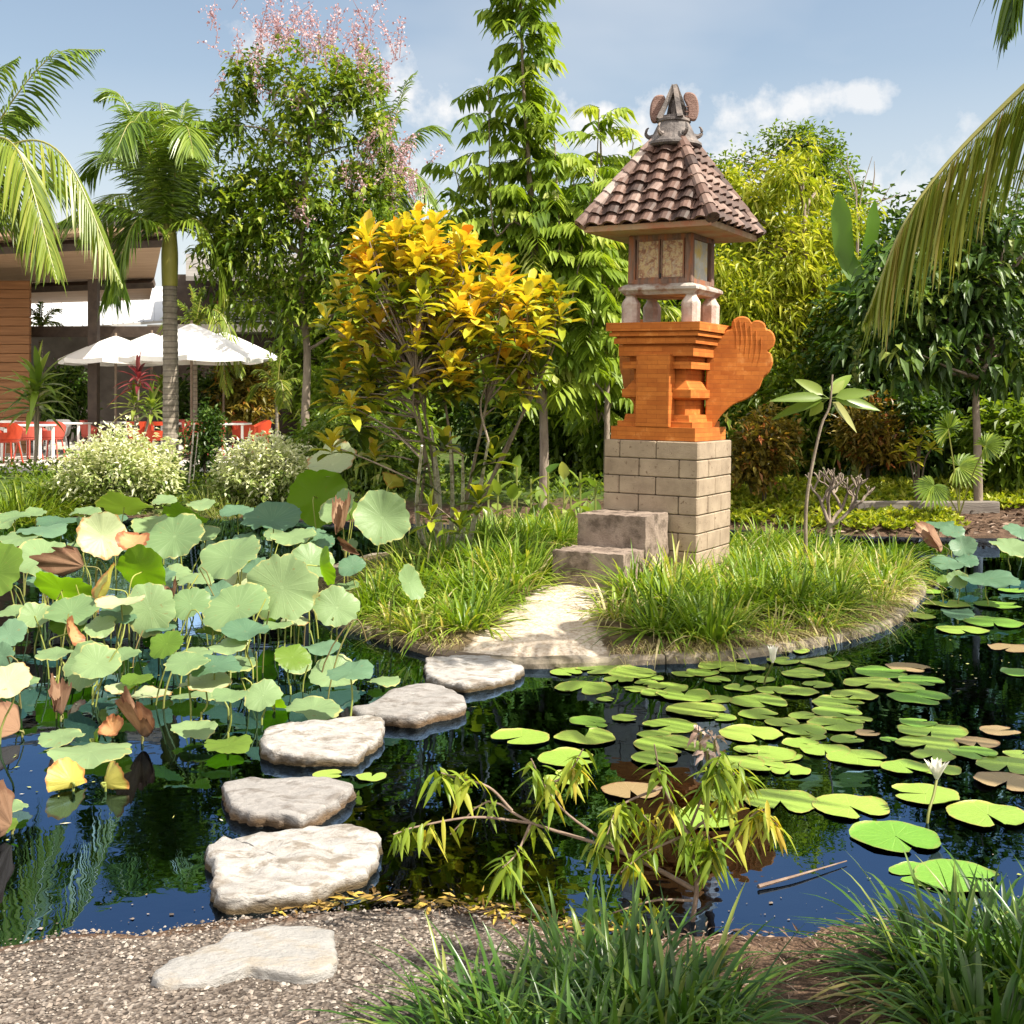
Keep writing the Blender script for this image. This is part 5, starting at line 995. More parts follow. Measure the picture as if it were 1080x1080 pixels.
# --- tall tree with feathered leaves
def pinnate(mb, start, d, L, nl, ll, lw, v, droop=.35, k=2):
    """compound leaves: each start/dir a rachis with paired hanging leaflets"""
    n = len(start); t = np.linspace(.18, 1, nl); hz_ = nrm(np.stack([d[:, 1], -d[:, 0], 0*d[:, 0]], -1))
    pts = start[:, None]+d[:, None]*(t[None, :, None]*L[:, None, None]); pts[..., 2] -= droop*L[:, None]*t[None]**2
    dd = np.repeat(d[:, None], nl, 1).copy(); dd[..., 2] -= 2*droop*t[None]; dd = nrm(dd)
    for sgn in (-1, 1):
        ax = nrm(hz_[:, None]*sgn*.75+dd*.45+np.array((0, 0, -.42))+rng.normal(size=(n, nl, 3))*.12)
        leaves(mb, pts.reshape(-1, 3), ax.reshape(-1, 3), nrm(np.repeat(dd.reshape(-1, 3)*.2, 1, 0)+np.array((0, 0, 1.))+hz_.repeat(nl, 0)*sgn*.5), ll*rng.uniform(.8, 1.1, n*nl)*np.tile(np.sin(np.linspace(.5, 2.6, nl)), n)**.5, lw, np.clip(np.repeat(v, nl)+rng.normal(size=n*nl)*.08, 0, 1), 'lance', k, .35, .35)
    e = start+d*L[:, None]; e = e-np.array((0, 0, 1.))*droop*L[:, None]
    for s_, m_, e_ in zip(start, pts[:, nl//2], e): mb.tube([s_, m_, e_], [.006, .005, .003], 3, .3, cap=False)
def pinnate_tree(label, base, trunk_px, r0, axes, n, L, ll, lw, seed_v=.5):
    base = np.array(base, float); base[2] = gz(*base[:2]); o = thing('feather_tree', base, label, 'tree', TG)
    mb = MB(); q = bez([base-np.array((0, 0, .1))]+[P(*t) for t in trunk_px], 26); mb.tube(q, np.linspace(r0, .012, len(q)), 8)
    S, D, LL = [], [], []
    for (p0, p1, cnt, w0, w1) in axes:
        a0, a1 = P(*p0), P(*p1)
        if np.linalg.norm(a0-q, axis=1).min() > .05:
            j = np.argmin(np.linalg.norm(a0-q, axis=1)+10*(q[:, 2] > a0[2])); mb.tube(bez([q[j], (q[j]+a0)/2+np.array((0, 0, .15)), a0, a1], 12), np.linspace(.022, .008, len(bez([q[j], (q[j]+a0)/2, a0, a1], 12))), 5)
        else: mb.tube(bez([a0, (a0+a1)/2, a1], 8), .009, 5)
        t = np.linspace(0, 1, cnt)+rng.normal(size=cnt)*.05; ang = np.arange(cnt)*2.4+rng.uniform(0, 6)+rng.normal(size=cnt)*.5
        S.append(a0+(a1-a0)*t[:, None]); D.append(nrm(np.stack([np.cos(ang), np.sin(ang), .5-.35*(1-t)+rng.normal(size=cnt)*.25], -1))); LL.append((w0+(w1-w0)*t)*rng.uniform(.55, 1.2, cnt))
    mb.build('trunk', M['bark'], o, smooth=True)
    S, D, LL = np.concatenate(S), np.concatenate(D), np.concatenate(LL); mb = MB()
    pinnate(mb, S, D, LL, 7, ll, lw, np.clip(seed_v+rng.normal(size=len(S))*.2, 0, 1)); mb.build('crown', M['lf_pinn'], o)
Yp = 16.5
ax_ = [((560, 260, Yp), (548, 0, Yp), 84, .62, .50), ((548, 0, Yp), (548, -70, Yp), 24, .5, .4), ((566, 420, Yp), (560, 260, Yp), 40, .8, .7)]
for (x0, y0, x1, y1, c) in ((520, 240, 515, 90, 26), (530, 330, 490, 230, 40), (510, 300, 480, 180, 24), (600, 330, 628, 180, 40), (590, 260, 585, 150, 20), (540, 380, 505, 280, 44), (610, 400, 640, 270, 44), (570, 400, 590, 240, 40), (550, 350, 540, 220, 36), (480, 300, 470, 250, 16)):
    ax_.append(((x0, y0, Yp+rng.normal()*.4), (x1, y1, Yp+rng.normal()*.4), int(c*.85), .60, .5))
pinnate_tree('tall slender tree with feathered leaves, its spire leaving the top of the picture', bx(573, Yp), [(574, 480, Yp), (572, 400, Yp), (568, 300, Yp), (560, 200, Yp), (552, 90, Yp), (548, -40, Yp)], .075, ax_, 0, .5, .30, .085)
ax_ = []
for (x0, y0, x1, y1, c) in ((625, 300, 632, 115, 46), (650, 300, 668, 150, 36), (610, 320, 605, 190, 36), (680, 330, 690, 220, 30), (640, 380, 650, 260, 36), (600, 400, 600, 280, 30), (660, 420, 670, 310, 30), (630, 440, 625, 340, 30)):
    ax_.append(((x0, y0, 18+rng.normal()*.4), (x1, y1, 18+rng.normal()*.4), int(c*.85), .62, .5))
pinnate_tree('bushier feathered tree between the tall spire and the shrine roof', bx(640, 18), [(640, 480, 18), (640, 380, 18), (636, 250, 18), (633, 130, 18)], .06, ax_, 0, .5, .31, .085, .6)
# --- lime green bamboo-like tree right of the shrine
o = tree('weeping_lime_tree', 'lime green tree with narrow weeping leaves behind the shrine wing', 'tree', TG, bx(850, 20), [(850, 430, 20), (850, 330, 20), (848, 220, 20)], .10, .03,
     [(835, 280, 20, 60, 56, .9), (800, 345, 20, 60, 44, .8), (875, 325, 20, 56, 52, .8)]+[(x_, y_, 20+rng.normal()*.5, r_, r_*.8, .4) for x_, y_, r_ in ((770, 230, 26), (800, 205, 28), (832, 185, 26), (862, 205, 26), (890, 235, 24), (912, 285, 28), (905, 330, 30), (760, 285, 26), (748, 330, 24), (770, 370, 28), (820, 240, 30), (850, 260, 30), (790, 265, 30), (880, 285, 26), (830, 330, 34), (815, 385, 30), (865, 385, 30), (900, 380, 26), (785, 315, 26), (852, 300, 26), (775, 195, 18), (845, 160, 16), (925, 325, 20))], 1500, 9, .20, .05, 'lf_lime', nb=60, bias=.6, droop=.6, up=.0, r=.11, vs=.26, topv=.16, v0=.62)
tree('broadleaf_tree', 'small dark topped tree rising above the lime weeping tree', 'tree', TG, bx(850, 23), [(850, 330, 23), (852, 240, 23), (855, 170, 23)], .09, .03,
     [(858, 152, 23, 26, 22, .5), (828, 152, 23, 18, 22, .4), (808, 146, 23, 8, 7, .2), (872, 180, 23, 34, 36, .6), (845, 190, 23, 30, 40, .5), (905, 210, 23, 12, 16, .3), (770, 185, 23, 18, 26, .4), (795, 170, 23, 10, 18, .3)], 420, 9, .15, .055, 'lf_back', nb=60, rb=.02, droop=.4, r=.09, shape='ovate')
# bare twigs by the banana
mb = MB(); bt = P(905, 250, 22); bt[2] = 0; o = thing('bare_tree', (bt[0], bt[1], gz(bt[0], bt[1])), 'leafless twiggy tree top beside the banana leaves', 'tree', TG)
q = bez([np.array((bt[0], bt[1], .2)), P(903, 330, 22), P(905, 240, 22)], 12); mb.tube(q, np.linspace(.06, .02, len(q)), 6)
for (x0, y0, x1, y1) in ((905, 240, 898, 175), (905, 240, 920, 165), (905, 235, 940, 195), (903, 220, 885, 170), (920, 200, 922, 170), (900, 200, 893, 160), (912, 215, 950, 205)):
    b = bez([P(x0, y0, 22), P((x0+x1)/2+rng.normal()*4, (y0+y1)/2, 22), P(x1, y1, 22)], 8); mb.tube(b, np.linspace(.014, .004, len(b)), 4)
mb.build('trunk', M['bark'], o)
# --- forked broadleaf tree in the right shade
o = tree('forked_tree', 'dark glossy leaved tree with a pale forked trunk on the right bank', 'tree', TG, bx(1032, 15.5), [(1031, 470, 15.5), (1030, 410, 15.5), (1045, 370, 15.5), (1050, 310, 15.5)], .06, .02,
     [(1000, 300, 15.5, 75, 60, .8), (1060, 260, 15.5, 60, 60, .8), (960, 350, 15.5, 60, 60, .8), (1060, 370, 15.5, 50, 40, .7), (1020, 230, 15.5, 40, 40, .6), (940, 300, 15.5, 40, 40, .6), (1040, 330, 15.5, 50, 40, .7)], 620, 7, .21, .10, 'lf_dark', 'bark', nb=40, rb=.018, droop=.75, shape='ovate', k=2, r=.05, v0=.5, vs=.28, topv=.12)

# --- palms
def frond(mb, base, pts, L, nl, W, mat=0, dens=1.0, v0=.45, droop=.45, hang=.35, tw=0.0, rr=.02, ang=.75):
    """one feather frond along the curve pts; leaflets of length L leave both sides and hang"""
    q = bez(pts, 30); T = nrm(np.gradient(q, axis=0)); s = np.concatenate([[0], np.cumsum(np.linalg.norm(np.diff(q, axis=0), axis=1))]); s /= s[-1]
    mb.tube(q, rr*(1-.85*s), 6, .6, 1)
    t = np.linspace(.10, .995, nl); p = np.stack([np.interp(t, s, q[:, c]) for c in range(3)], -1); tt = nrm(np.stack([np.interp(t, s, T[:, c]) for c in range(3)], -1))
    side = nrm(np.cross(tt, (0, 0, 1.))); up = np.cross(side, tt)
    env = (np.sin(np.clip(t*1.02, 0, 1)*math.pi)**.5*.75+.25)*np.clip((1.03-t)*5, .35, 1)*np.clip(t*5+.25, 0, 1)
    for sg in (-1, 1):
        ax = nrm(side*sg*ang+tt*(.45+.5*t[:, None])+up*(.18+tw*sg)+rng.normal(size=(nl, 3))*.07+np.array((0, 0, -hang)))
        leaves(mb, p, ax, up, L*env*rng.uniform(.85, 1.08, nl), W*rng.uniform(.8, 1.1, nl), np.clip(v0+rng.normal()*.08+rng.normal(size=nl)*.14, 0, 1), 'strap', 4, droop*rng.uniform(.6, 1.3, nl), .5, mat)
def palm(label, base, trunk, r0, r1, fronds, L, W, nl, mats=('fr_palm', 'rachis'), shaft=None, group='palms', trunk_mat=None, **kw):
    base = np.array(base, float); base[2] = gz(*base[:2]); o = thing('palm_tree', base, label, 'palm', group)
    q = bez([base-np.array((0, 0, .1))]+[np.array(t) for t in trunk], 60); s = np.linspace(0, 1, len(q)); mb = MB()
    mb.tube(q, (r0+(r1-r0)*s)*(1+.035*np.sign(np.sin(s*170))), 14); mb.build('trunk', trunk_mat or M['palm_bark'], o)
    if shaft:
        mb = MB(); a_, b_ = q[-1], q[-1]+np.array((0, 0, shaft)); k = bez([a_-np.array((0, 0, .03)), (a_+b_)/2, b_], 12); mb.tube(k, r1*np.array([1.08+.10*math.sin(x*3)-.35*max(0, x-.6) for x in np.linspace(0, 1, len(k))]), 12); mb.build('crownshaft', M['shaft'], o, smooth=True)
    for fr_ in fronds:
        mb = MB(); f2 = dict(kw)
        pts, opt = (fr_, {}) if isinstance(fr_[0], np.ndarray) else fr_
        mt = opt.pop('mats', mats) if 'mats' in opt else mats
        f2.update({k_: v_ for k_, v_ in opt.items() if k_ != 'mats'}); l_ = f2.pop('L', L); w_ = f2.pop('W', W); n_ = f2.pop('nl', nl)
        frond(mb, base, pts, l_, n_, w_, **f2); mb.build('frond', [M[mt[0]], M[mt[1]]], o)
    return o
def arc(c, px1, py1, Y1, lift=.5, bend=.0):
    """frond curve from crown c that arches and ends at a pixel"""
    e = P(px1, py1, Y1); d = e-c; ln = np.linalg.norm(d)
    return [c, c+d*.33+np.array((0, 0, lift*ln*.55)), c+d*.68+np.array((0, 0, lift*ln*.62)), e]
def bark_rings(name, a, b_, sc_=30):
    m = surf_mat(name, a, b_, 7, .85, .4); nt = m.node_tree; p = [x for x in nt.nodes if x.type == 'BSDF_PRINCIPLED'][0]; src = p.inputs['Base Color'].links[0].from_socket
    tc = N(nt, 'ShaderNodeTexCoord'); wv = N(nt, 'ShaderNodeTexWave', wave_type='BANDS', bands_direction='Z', i_Scale=3.3, i_Distortion=1.2, i_Detail=2.0); nt.links.new(tc.outputs['Object'], wv.inputs[0])
    nt.links.new(mixc(nt, ramp(nt, wv.outputs['Fac'], [(.0, .7), (.22, .0)]), src, tuple(x*.5 for x in a)), p.inputs['Base Color']); return m
M['palm_bark'] = bark_rings('palm_bark', (.20, .165, .13), (.36, .31, .25))
Y2 = 20.0; c2 = P(178, 250, Y2)
fr2 = [arc(c2, *a) for a in ((85, 190, Y2+.4, .62), (100, 105, Y2+.2, .5), (198, 105, Y2+.6, .3), (235, 135, Y2-.3, .5), (240, 215, Y2+.5, .6), (62, 235, Y2-.9, .35), (205, 165, Y2-1.6, .7), (120, 165, Y2-1.8, .75), (92, 255, Y2+1.2, .55), (250, 275, Y2+.8, .75), (165, 150, Y2+1.8, .7), (140, 130, Y2-1.2, .6))]
fr2 += [arc(c2, 110, 140, Y2-.8, .4), arc(c2, 215, 130, Y2-.9, .45), ([c2, c2+np.array((-.45, -.2, .25)), c2+np.array((-.75, -.3, -.35)), c2+np.array((-.82, -.3, -1.1))], dict(v0=.3)), ([c2, c2+np.array((.5, -.3, .25)), c2+np.array((.85, -.3, -.25)), c2+np.array((.95, -.3, -1.0))], dict(v0=.55)), ([c2, c2+np.array((-.3, -.6, .2)), c2+np.array((-.5, -.8, -.35)), c2+np.array((-.55, -.8, -1.0))], dict(v0=.25))]
palm('palm with a yellow crownshaft and ringed grey trunk in front of the umbrellas', bx(180, Y2), [P(180, 400, Y2), P(179, 300, Y2)], .135, .115, fr2, .68, .036, 76, shaft=.85, hang=.32, droop=.5)
mb = None
c3 = P(404, 185, 24); fr3 = [arc(c3, *a) for a in ((400, 55, 24, .2), (475, 143, 24, .45), (440, 75, 24.3, .3), (350, 90, 24, .4), (455, 215, 23.5, .5), (380, 45, 23.6, .2), (420, 250, 23.4, .7), (355, 190, 24, .5))]
palm('palm standing behind the pink blossom tree, its fronds showing at the right', bx(404, 24), [P(404, 330, 24), P(404, 200, 24)], .13, .11, fr3, .62, .035, 56, hang=.3, droop=.45)
c1 = P(-62, 250, 14.0); fr1 = [(arc(c1, 108, 52, 14.0, .34), dict(v0=.5)), (arc(c1, 128, 300, 13.4, .85), dict(mats=('fr_yel', 'rachis'), v0=.45, hang=.75)), (arc(c1, 60, 295, 12.8, .9), dict(mats=('fr_yel', 'rachis'), hang=.75)), arc(c1, 40, 130, 15, .45), (arc(c1, 92, 215, 14.8, .5), dict(v0=.4)), (arc(c1, 20, 60, 14.2, .3), dict(v0=.4)), (arc(c1, 35, 250, 14, .8), dict(mats=('fr_yel', 'rachis'), hang=.8)), arc(c1, -200, 250, 13, .6)]
palm('coconut palm outside the left edge reaching in with green and yellow fronds', bx(-70, 14.0), [P(-68, 400, 14), P(-62, 262, 14)], .15, .11, fr1, .62, .034, 70, hang=.45, droop=.55)
c4 = np.array((4.3, 6.5, 4.15))
def w_(*p): return [np.array(x, float) for x in p]
fr4 = [(w_(c4, P(1150, 40, 6.9), P(1040, 130, 7.0), P(960, 225, 7.0), P(912, 340, 7.0)), dict(mats=('fr_yel', 'rachis'), v0=.50, nl=150, hang=1.25, L=.80, W=.034, droop=.25)), (w_(c4, P(1120, -110, 6.2), P(1085, -45, 6.2), P(1062, 45, 6.2)), dict(nl=70, L=.45, v0=.3, hang=.6)),
       (w_(c4, c4+np.array((-.3, -1.0, .5)), c4+np.array((-.5, -2.0, .35)), c4+np.array((-.6, -3.0, -.5))), {}), (w_(c4, c4+np.array((.9, .6, .5)), c4+np.array((1.8, 1.2, .3)), c4+np.array((2.6, 1.7, -.5))), {}), (w_(c4, c4+np.array((.9, -.8, .5)), c4+np.array((1.9, -1.5, .3)), c4+np.array((2.6, -2.1, -.6))), {}),
       (w_(c4, c4+np.array((.5, -1.0, .7)), c4+np.array((.9, -2.0, .7)), c4+np.array((1.2, -2.9, .1))), {})]
palm('coconut palm outside the right edge, one long frond drooping into view', (4.6, 6.7, 0), [(4.5, 6.6, 2.0), (4.3, 6.5, 4.1)], .13, .10, fr4, .70, .036, 80, hang=.7, droop=.5, rr=.028)
c5 = P(206, 345, 27.0); palm('young palm rising behind the white umbrellas', bx(206, 27), [P(206, 390, 27), P(206, 350, 27)], .05, .04, [arc(c5, *a) for a in ((185, 318, 27, .3), (200, 300, 27, .2), (216, 302, 27, .2), (228, 322, 27, .3), (172, 345, 27, .5), (236, 345, 27, .5), (240, 420, 26.4, .9), (255, 400, 26.5, .8))], .42, .035, 34, mats=('fr_yel', 'rachis'), hang=.2)
c6 = P(292, 412, 22.0); palm('small yellow green palm beside the trunk of the blossom tree', bx(292, 22), [P(292, 450, 22), P(292, 416, 22)], .03, .025, [arc(c6, *a) for a in ((268, 392, 22, .4), (280, 372, 22, .3), (298, 365, 22, .2), (316, 385, 22, .4), (262, 420, 22, .6), (324, 412, 22, .6), (300, 430, 21.5, .8))], .28, .028, 30, mats=('fr_yel', 'rachis'), hang=.2)
c7 = P(43, 345, 30); palm('palm in the courtyard behind the timber wall', bx(43, 30), [P(43, 420, 30), P(43, 360, 30)], .07, .05, [arc(c7, *a) for a in ((30, 325, 30, .3), (45, 318, 30, .2), (62, 326, 30, .3), (68, 350, 30, .5), (20, 350, 30, .5))], .4, .035, 30, mats=('fr_palm', 'rachis'), hang=.2)

# a leafy tree standing right of the viewer: it only shows as the shade it throws on the near bank
base = np.array((4.6, 1.3, gz(4.6, 1.3))); o = thing('shade_tree', base, 'leafy tree beside the viewer on the right, shading the near bank', 'tree', TG)
nr = rdir(110); tips = np.array((3.75, 1.45, 4.1))+nr*rng.uniform(.2, 1, (110, 1))*np.array((1.05, .75, .5)); mb = MB(); limbs(mb, [base-np.array((0, 0, .1)), (4.5, 1.3, 1.5), (4.2, 1.4, 3.0), (3.8, 1.45, 4.0)], .09, .03, tips, 20); mb.build('trunk', M['bark'], o, smooth=True)
mb = MB(); tips_leaves(mb, tips, nr, 7, .19, .085, shape='ovate', r=.06); mb.build('crown', M['lf_pink'], o)

# --- croton on the island
Yc = 9.75; base = G(466, 591, .20); base[2] = iz(base[0], base[1]); cro = thing('croton', base, 'large croton with yellow and orange leaves on pale leaning stems', 'shrub')
ros = []
blob = [(450, 275, Yc, 78, 40, .45), (430, 330, Yc, 82, 50, .5), (510, 330, Yc, 70, 55, .5), (565, 315, Yc, 26, 26, .25), (470, 385, Yc, 80, 36, .5), (380, 415, Yc, 34, 38, .35), (545, 385, Yc, 32, 28, .3), (405, 280, Yc, 36, 36, .35), (384, 362, Yc, 24, 36, .3)]
tp, nr = blob_pts(blob, 215, .36)
ex = [(505, 528), (470, 470), (505, 455), (440, 500), (520, 480), (395, 480), (485, 555), (455, 545), (350, 470), (360, 395), (590, 312), (580, 350), (460, 238), (440, 232), (385, 250), (500, 268), (420, 455), (530, 430)]
tp = np.vstack([tp, [P(x, y, Yc+rng.normal()*.15) for x, y in ex]]); nr = np.vstack([nr, np.tile((0, -.3, .5), (len(ex), 1))])
mb = MB(); mt = MB()
feet = [base+np.array((dx, dy, -.05)) for dx, dy in ((-.02, 0), (.10, .06), (-.12, .08), (.16, .12), (.03, .16), (-.05, -.05), (.2, .05))]
knots = []
for f_, (x, y) in zip(feet, ((458, 480), (488, 480), (445, 470), (502, 475), (474, 455), (455, 450), (515, 465))):
    k = P(x, y, Yc+rng.normal()*.15); q = bez([f_, f_*.55+k*.45+rng.normal(size=3)*.03, k], 12); mt.tube(q, np.linspace(.030, .009, len(q)), 7); knots += list(q[6:])
    q0 = q[5]; k2 = P(x+(x-475)*.7+rng.normal()*22, y-55, Yc+rng.normal()*.25); q = bez([q0, (q0+k2)/2+rng.normal(size=3)*.03, k2], 10); mt.tube(q, np.linspace(.016, .010, len(q)), 6, mat=1); knots += list(q[2:])
knots = np.array(knots)
for t, n_ in zip(tp, nr):
    j = np.argmin(np.linalg.norm(knots-t, axis=1)*rng.uniform(.8, 1.25, len(knots))+1.5*np.maximum(0, knots[:, 2]-t[2]+.05)); s = knots[j]; q = bez([s, (s+t)/2+rng.normal(size=3)*.03+np.array((0, 0, .02)), t], 8); mt.tube(q, np.linspace(.010, .005, len(q)), 5, mat=1)
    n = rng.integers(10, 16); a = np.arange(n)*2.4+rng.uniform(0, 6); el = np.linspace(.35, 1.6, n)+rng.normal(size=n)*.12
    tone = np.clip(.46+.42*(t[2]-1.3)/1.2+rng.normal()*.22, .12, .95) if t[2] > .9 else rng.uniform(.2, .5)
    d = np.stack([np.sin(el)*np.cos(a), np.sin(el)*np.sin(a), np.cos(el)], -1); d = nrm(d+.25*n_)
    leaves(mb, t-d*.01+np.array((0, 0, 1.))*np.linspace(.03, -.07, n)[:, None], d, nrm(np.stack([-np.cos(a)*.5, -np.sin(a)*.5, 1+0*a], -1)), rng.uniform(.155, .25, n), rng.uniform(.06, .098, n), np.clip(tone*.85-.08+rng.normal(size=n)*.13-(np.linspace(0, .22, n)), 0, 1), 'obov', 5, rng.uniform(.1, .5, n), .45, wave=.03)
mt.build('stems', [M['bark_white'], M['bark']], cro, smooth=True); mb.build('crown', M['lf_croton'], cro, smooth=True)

# --- shrubs and bedding behind
def shrub(name, label, cat, group, px, Y, blobs, n, per, L, W, mat, **kw):
    return tree(name, label, cat, group, bx(px, Y), [(px, blobs[0][1]+15, Y), (px, blobs[0][1], Y)], .03, .015, blobs, n, per, L, W, mat, 'bark_dark', nb=14, rb=.01, **kw)
SG = 'garden shrubs'
for px, Y, bl, lb in ((128, 17.4, [(130, 492, 17.4, 62, 42, .7), (95, 505, 17.4, 36, 34, .6), (165, 505, 17.4, 30, 30, .6)], 'white flowering shrub in front of the palm trunk'), (282, 17.6, [(282, 495, 17.6, 48, 36, .6), (310, 505, 17.6, 30, 28, .5), (250, 508, 17.6, 24, 24, .5)], 'white flowering shrub below the red chairs on the right')):
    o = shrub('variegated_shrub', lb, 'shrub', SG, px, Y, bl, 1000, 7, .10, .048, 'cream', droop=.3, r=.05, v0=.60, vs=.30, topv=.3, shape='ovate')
shrub('hedge_shrub', 'light green leafy shrub behind the cream lotus leaf', 'shrub', SG, 370, 18.5, [(375, 470, 18.5, 60, 42, .7), (410, 490, 18.5, 40, 34, .6), (340, 480, 18.5, 30, 30, .5)], 700, 8, .17, .06, 'lf_ti', droop=.6, r=.06, v0=.45)
shrub('hedge_shrub', 'green shrub under the blossom tree beside the croton', 'shrub', SG, 400, 21, [(400, 420, 21, 40, 50, .7), (350, 430, 21, 34, 44, .7), (430, 450, 21, 30, 40, .6)], 700, 8, .2, .07, 'lf_pinn', droop=.7, r=.06, v0=.45)
shrub('copper_shrub', 'copper and green shrub behind the right umbrella', 'shrub', SG, 255, 28, [(258, 415, 28, 32, 40, .6)], 420, 8, .2, .08, 'lf_orange', droop=.5, r=.08)
shrub('shrub', 'dark shrub between the umbrella poles', 'shrub', SG, 222, 28.5, [(225, 420, 28.5, 20, 38, .6), (190, 430, 28.5, 22, 30, .6)], 350, 8, .2, .08, 'lf_dark', droop=.5, r=.08)
shrub('shrub', 'dark shrub beside the brown cafe post', 'shrub', SG, 72, 28.5, [(70, 418, 28.5, 26, 36, .6)], 300, 8, .22, .09, 'lf_dark', droop=.5, r=.08, v0=.55)
shrub('shrub', 'dark purple green shrub in front of the white table', 'shrub', SG, 216, 19.5, [(216, 465, 19.5, 20, 34, .4), (226, 450, 19.5, 10, 20, .3)], 300, 7, .10, .045, 'lf_dark', droop=.3, r=.05)
shrub('copper_shrub', 'bushy yellow brown croton beside the shrine base', 'shrub', SG, 806, 16, [(806, 470, 16, 34, 36, .5), (790, 490, 16, 22, 22, .4)], 420, 8, .14, .05, 'lf_dwarf', droop=.3, r=.06, v0=.55)
shrub('copper_shrub', 'yellow brown croton behind the grey leafless shrub', 'shrub', SG, 915, 17, [(915, 455, 17, 34, 34, .5), (935, 470, 17, 22, 24, .4)], 380, 8, .14, .05, 'lf_dwarf', droop=.3, r=.06, v0=.6)
for px, Y, py, r_, lb in ((968, 15.6, 470, 16, 'small yellow croton with few leaves at the foot of the dark shrubs'),):
    c = P(px, py, Y); o = thing('croton', (c[0], c[1], gz(c[0], c[1])), lb, 'shrub', SG); mt = MB(); mb = MB()
    for (dx, dy) in ((0, 0), (-14, 6), (14, 4), (4, -12), (-6, 16)):
        t = P(px+dx, py+dy, Y); mt.tube(bez([np.array((c[0], c[1], .2)), (c+t)/2-np.array((0, 0, .2)), t], 8), .012, 5); n = 11; a = np.arange(n)*2.4; el = np.linspace(.4, 1.6, n); d = np.stack([np.sin(el)*np.cos(a), np.sin(el)*np.sin(a), np.cos(el)], -1)
        leaves(mb, np.tile(t, (n, 1)), d, nrm(np.stack([-np.cos(a), -np.sin(a), 1+0*a], -1)), .20, .08, rng.uniform(.25, .6, n), 'obov', 4, .3, .4)
    mt.build('stems', M['bark_dark'], o); mb.build('crown', M['lf_croton'], o)
# strap-leaved cordylines
def cordyline(px, pyb, Y, heads, mats, label, L=.55, W=.075, n=26):
    b = P(px, pyb, Y); b[2] = gz(b[0], b[1]); o = thing('cordyline', b, label, 'cordyline', 'cordylines by the cafe'); mt = MB()
    for (x, y), mt_ in zip(heads, mats):
        t = P(x, y, Y); mt.tube(bez([b, (b+t)/2+np.array((.03, 0, 0)), t], 8), .025, 6); mb = MB(); a = np.arange(n)*2.4; el = np.linspace(.1, 1.75, n)
        d = np.stack([np.sin(el)*np.cos(a), np.sin(el)*np.sin(a), np.cos(el)], -1); leaves(mb, t-np.array((0, 0, 1.))*np.linspace(-.1, .15, n)[:, None], d, nrm(np.stack([-np.cos(a)*.6, -np.sin(a)*.6, 1+0*a], -1)), L*rng.uniform(.75, 1.1, n), W, np.clip(.55+rng.normal(size=n)*.22, 0, 1), 'lance', 5, rng.uniform(.1, .6, n), .5); mb.build('leaves', M[mt_], o, smooth=True)
    mt.build('stems', M['bark'], o, smooth=True)
cordyline(36, 470, 21, [(36, 425), (40, 405)], ['lf_ti', 'lf_ti'], 'green cordyline with long strap leaves at the left tables', .82, .12)
cordyline(140, 470, 23, [(146, 400), (142, 425), (160, 430)], ['lf_red', 'lf_ti', 'lf_ti'], 'cordyline with a red head above green strap leaves', .55, .085)
cordyline(205, 450, 27.5, [(170, 410), (168, 425)], ['lf_ti', 'lf_ti'], 'pale green cordyline behind the palm trunk', .5, .08)
# broad leaved bedding between croton and shrine
tl = 0
for i, (x, y) in enumerate(((525, 500), (545, 492), (560, 505), (578, 498), (595, 508), (612, 498), (628, 510), (540, 520), (570, 522), (602, 525), (620, 530), (585, 535), (555, 535), (515, 515))):
    Y = 14.0-(y-495)*.03; c = P(x, y, Y); b = np.array((c[0], c[1], gz(c[0], c[1]))); mb = MB(); mt = MB(); n = 9; a = np.arange(n)*2.4+i; el = rng.uniform(.2, 1.0, n)
    o = thing('canna', b, None, 'bedding plant', 'broad leaved bedding plants'); d = np.stack([np.sin(el)*np.cos(a), np.sin(el)*np.sin(a), np.cos(el)], -1)
    s = np.linspace(.25, 1, n)[:, None]*(c-b); pos = b+s*rng.uniform(.7, 1.1, (n, 1)); mt.tube([b, (b+c)/2, c], .012, 5, .4); mt.build('stem', M['stalk'], o)
    leaves(mb, pos, d, nrm(np.stack([-np.cos(a)*.6, -np.sin(a)*.6, 1+0*a], -1)), rng.uniform(.24, .36, n), rng.uniform(.10, .15, n), np.clip(rng.normal(size=n)*.2+.5, 0, 1), 'ovate', 4, .3, .3); mb.build('leaves', M['lf_ti'], o, smooth=True)
    o['label'] = 'broad leaved bedding plant, %s from the croton, in the bed left of the shrine' % ['second', 'fourth', 'sixth', 'eighth', 'tenth', 'twelfth', 'farthest', 'third', 'seventh', 'eleventh', 'thirteenth', 'ninth', 'fifth', 'first'][i]
# ground cover on the far right bank
n = 13000; X = rng.uniform(2.2, 9.5, n); Yg = rng.uniform(14.6, 18.6, n); ok_ = (sdf(POND, X, Yg) > .1) & ((Yg > 15.5) | (X < 5.5)); X, Yg = X[ok_], Yg[ok_]; n = len(X); q = np.stack([X, Yg, ground_z(X, Yg)+rng.uniform(.02, .26, n)*np.clip(1-np.abs(Yg-17)/2.2, .2, 1)], -1)
mb = MB(); tips_leaves(mb, q, np.tile((0, 0, 1.), (n, 1)), 3, .12, .055, v0=.5, vs=.3, shape='ovate', droop=.3, up=.5)
tag(mb.build('ground_cover', M['lf_lime']), 'low lime green ground cover behind the timber sleeper', 'ground cover', kind='stuff')
n = 4200; X = rng.uniform(-10, 3, n); Yg = rng.uniform(16.4, 22, n); q = np.stack([X, Yg, ground_z(X, Yg)+rng.uniform(.02, .2, n)], -1)
mb = MB(); tips_leaves(mb, q, np.tile((0, 0, 1.), (n, 1)), 3, .11, .045, v0=.45, vs=.3, shape='ovate', droop=.3, up=.6)
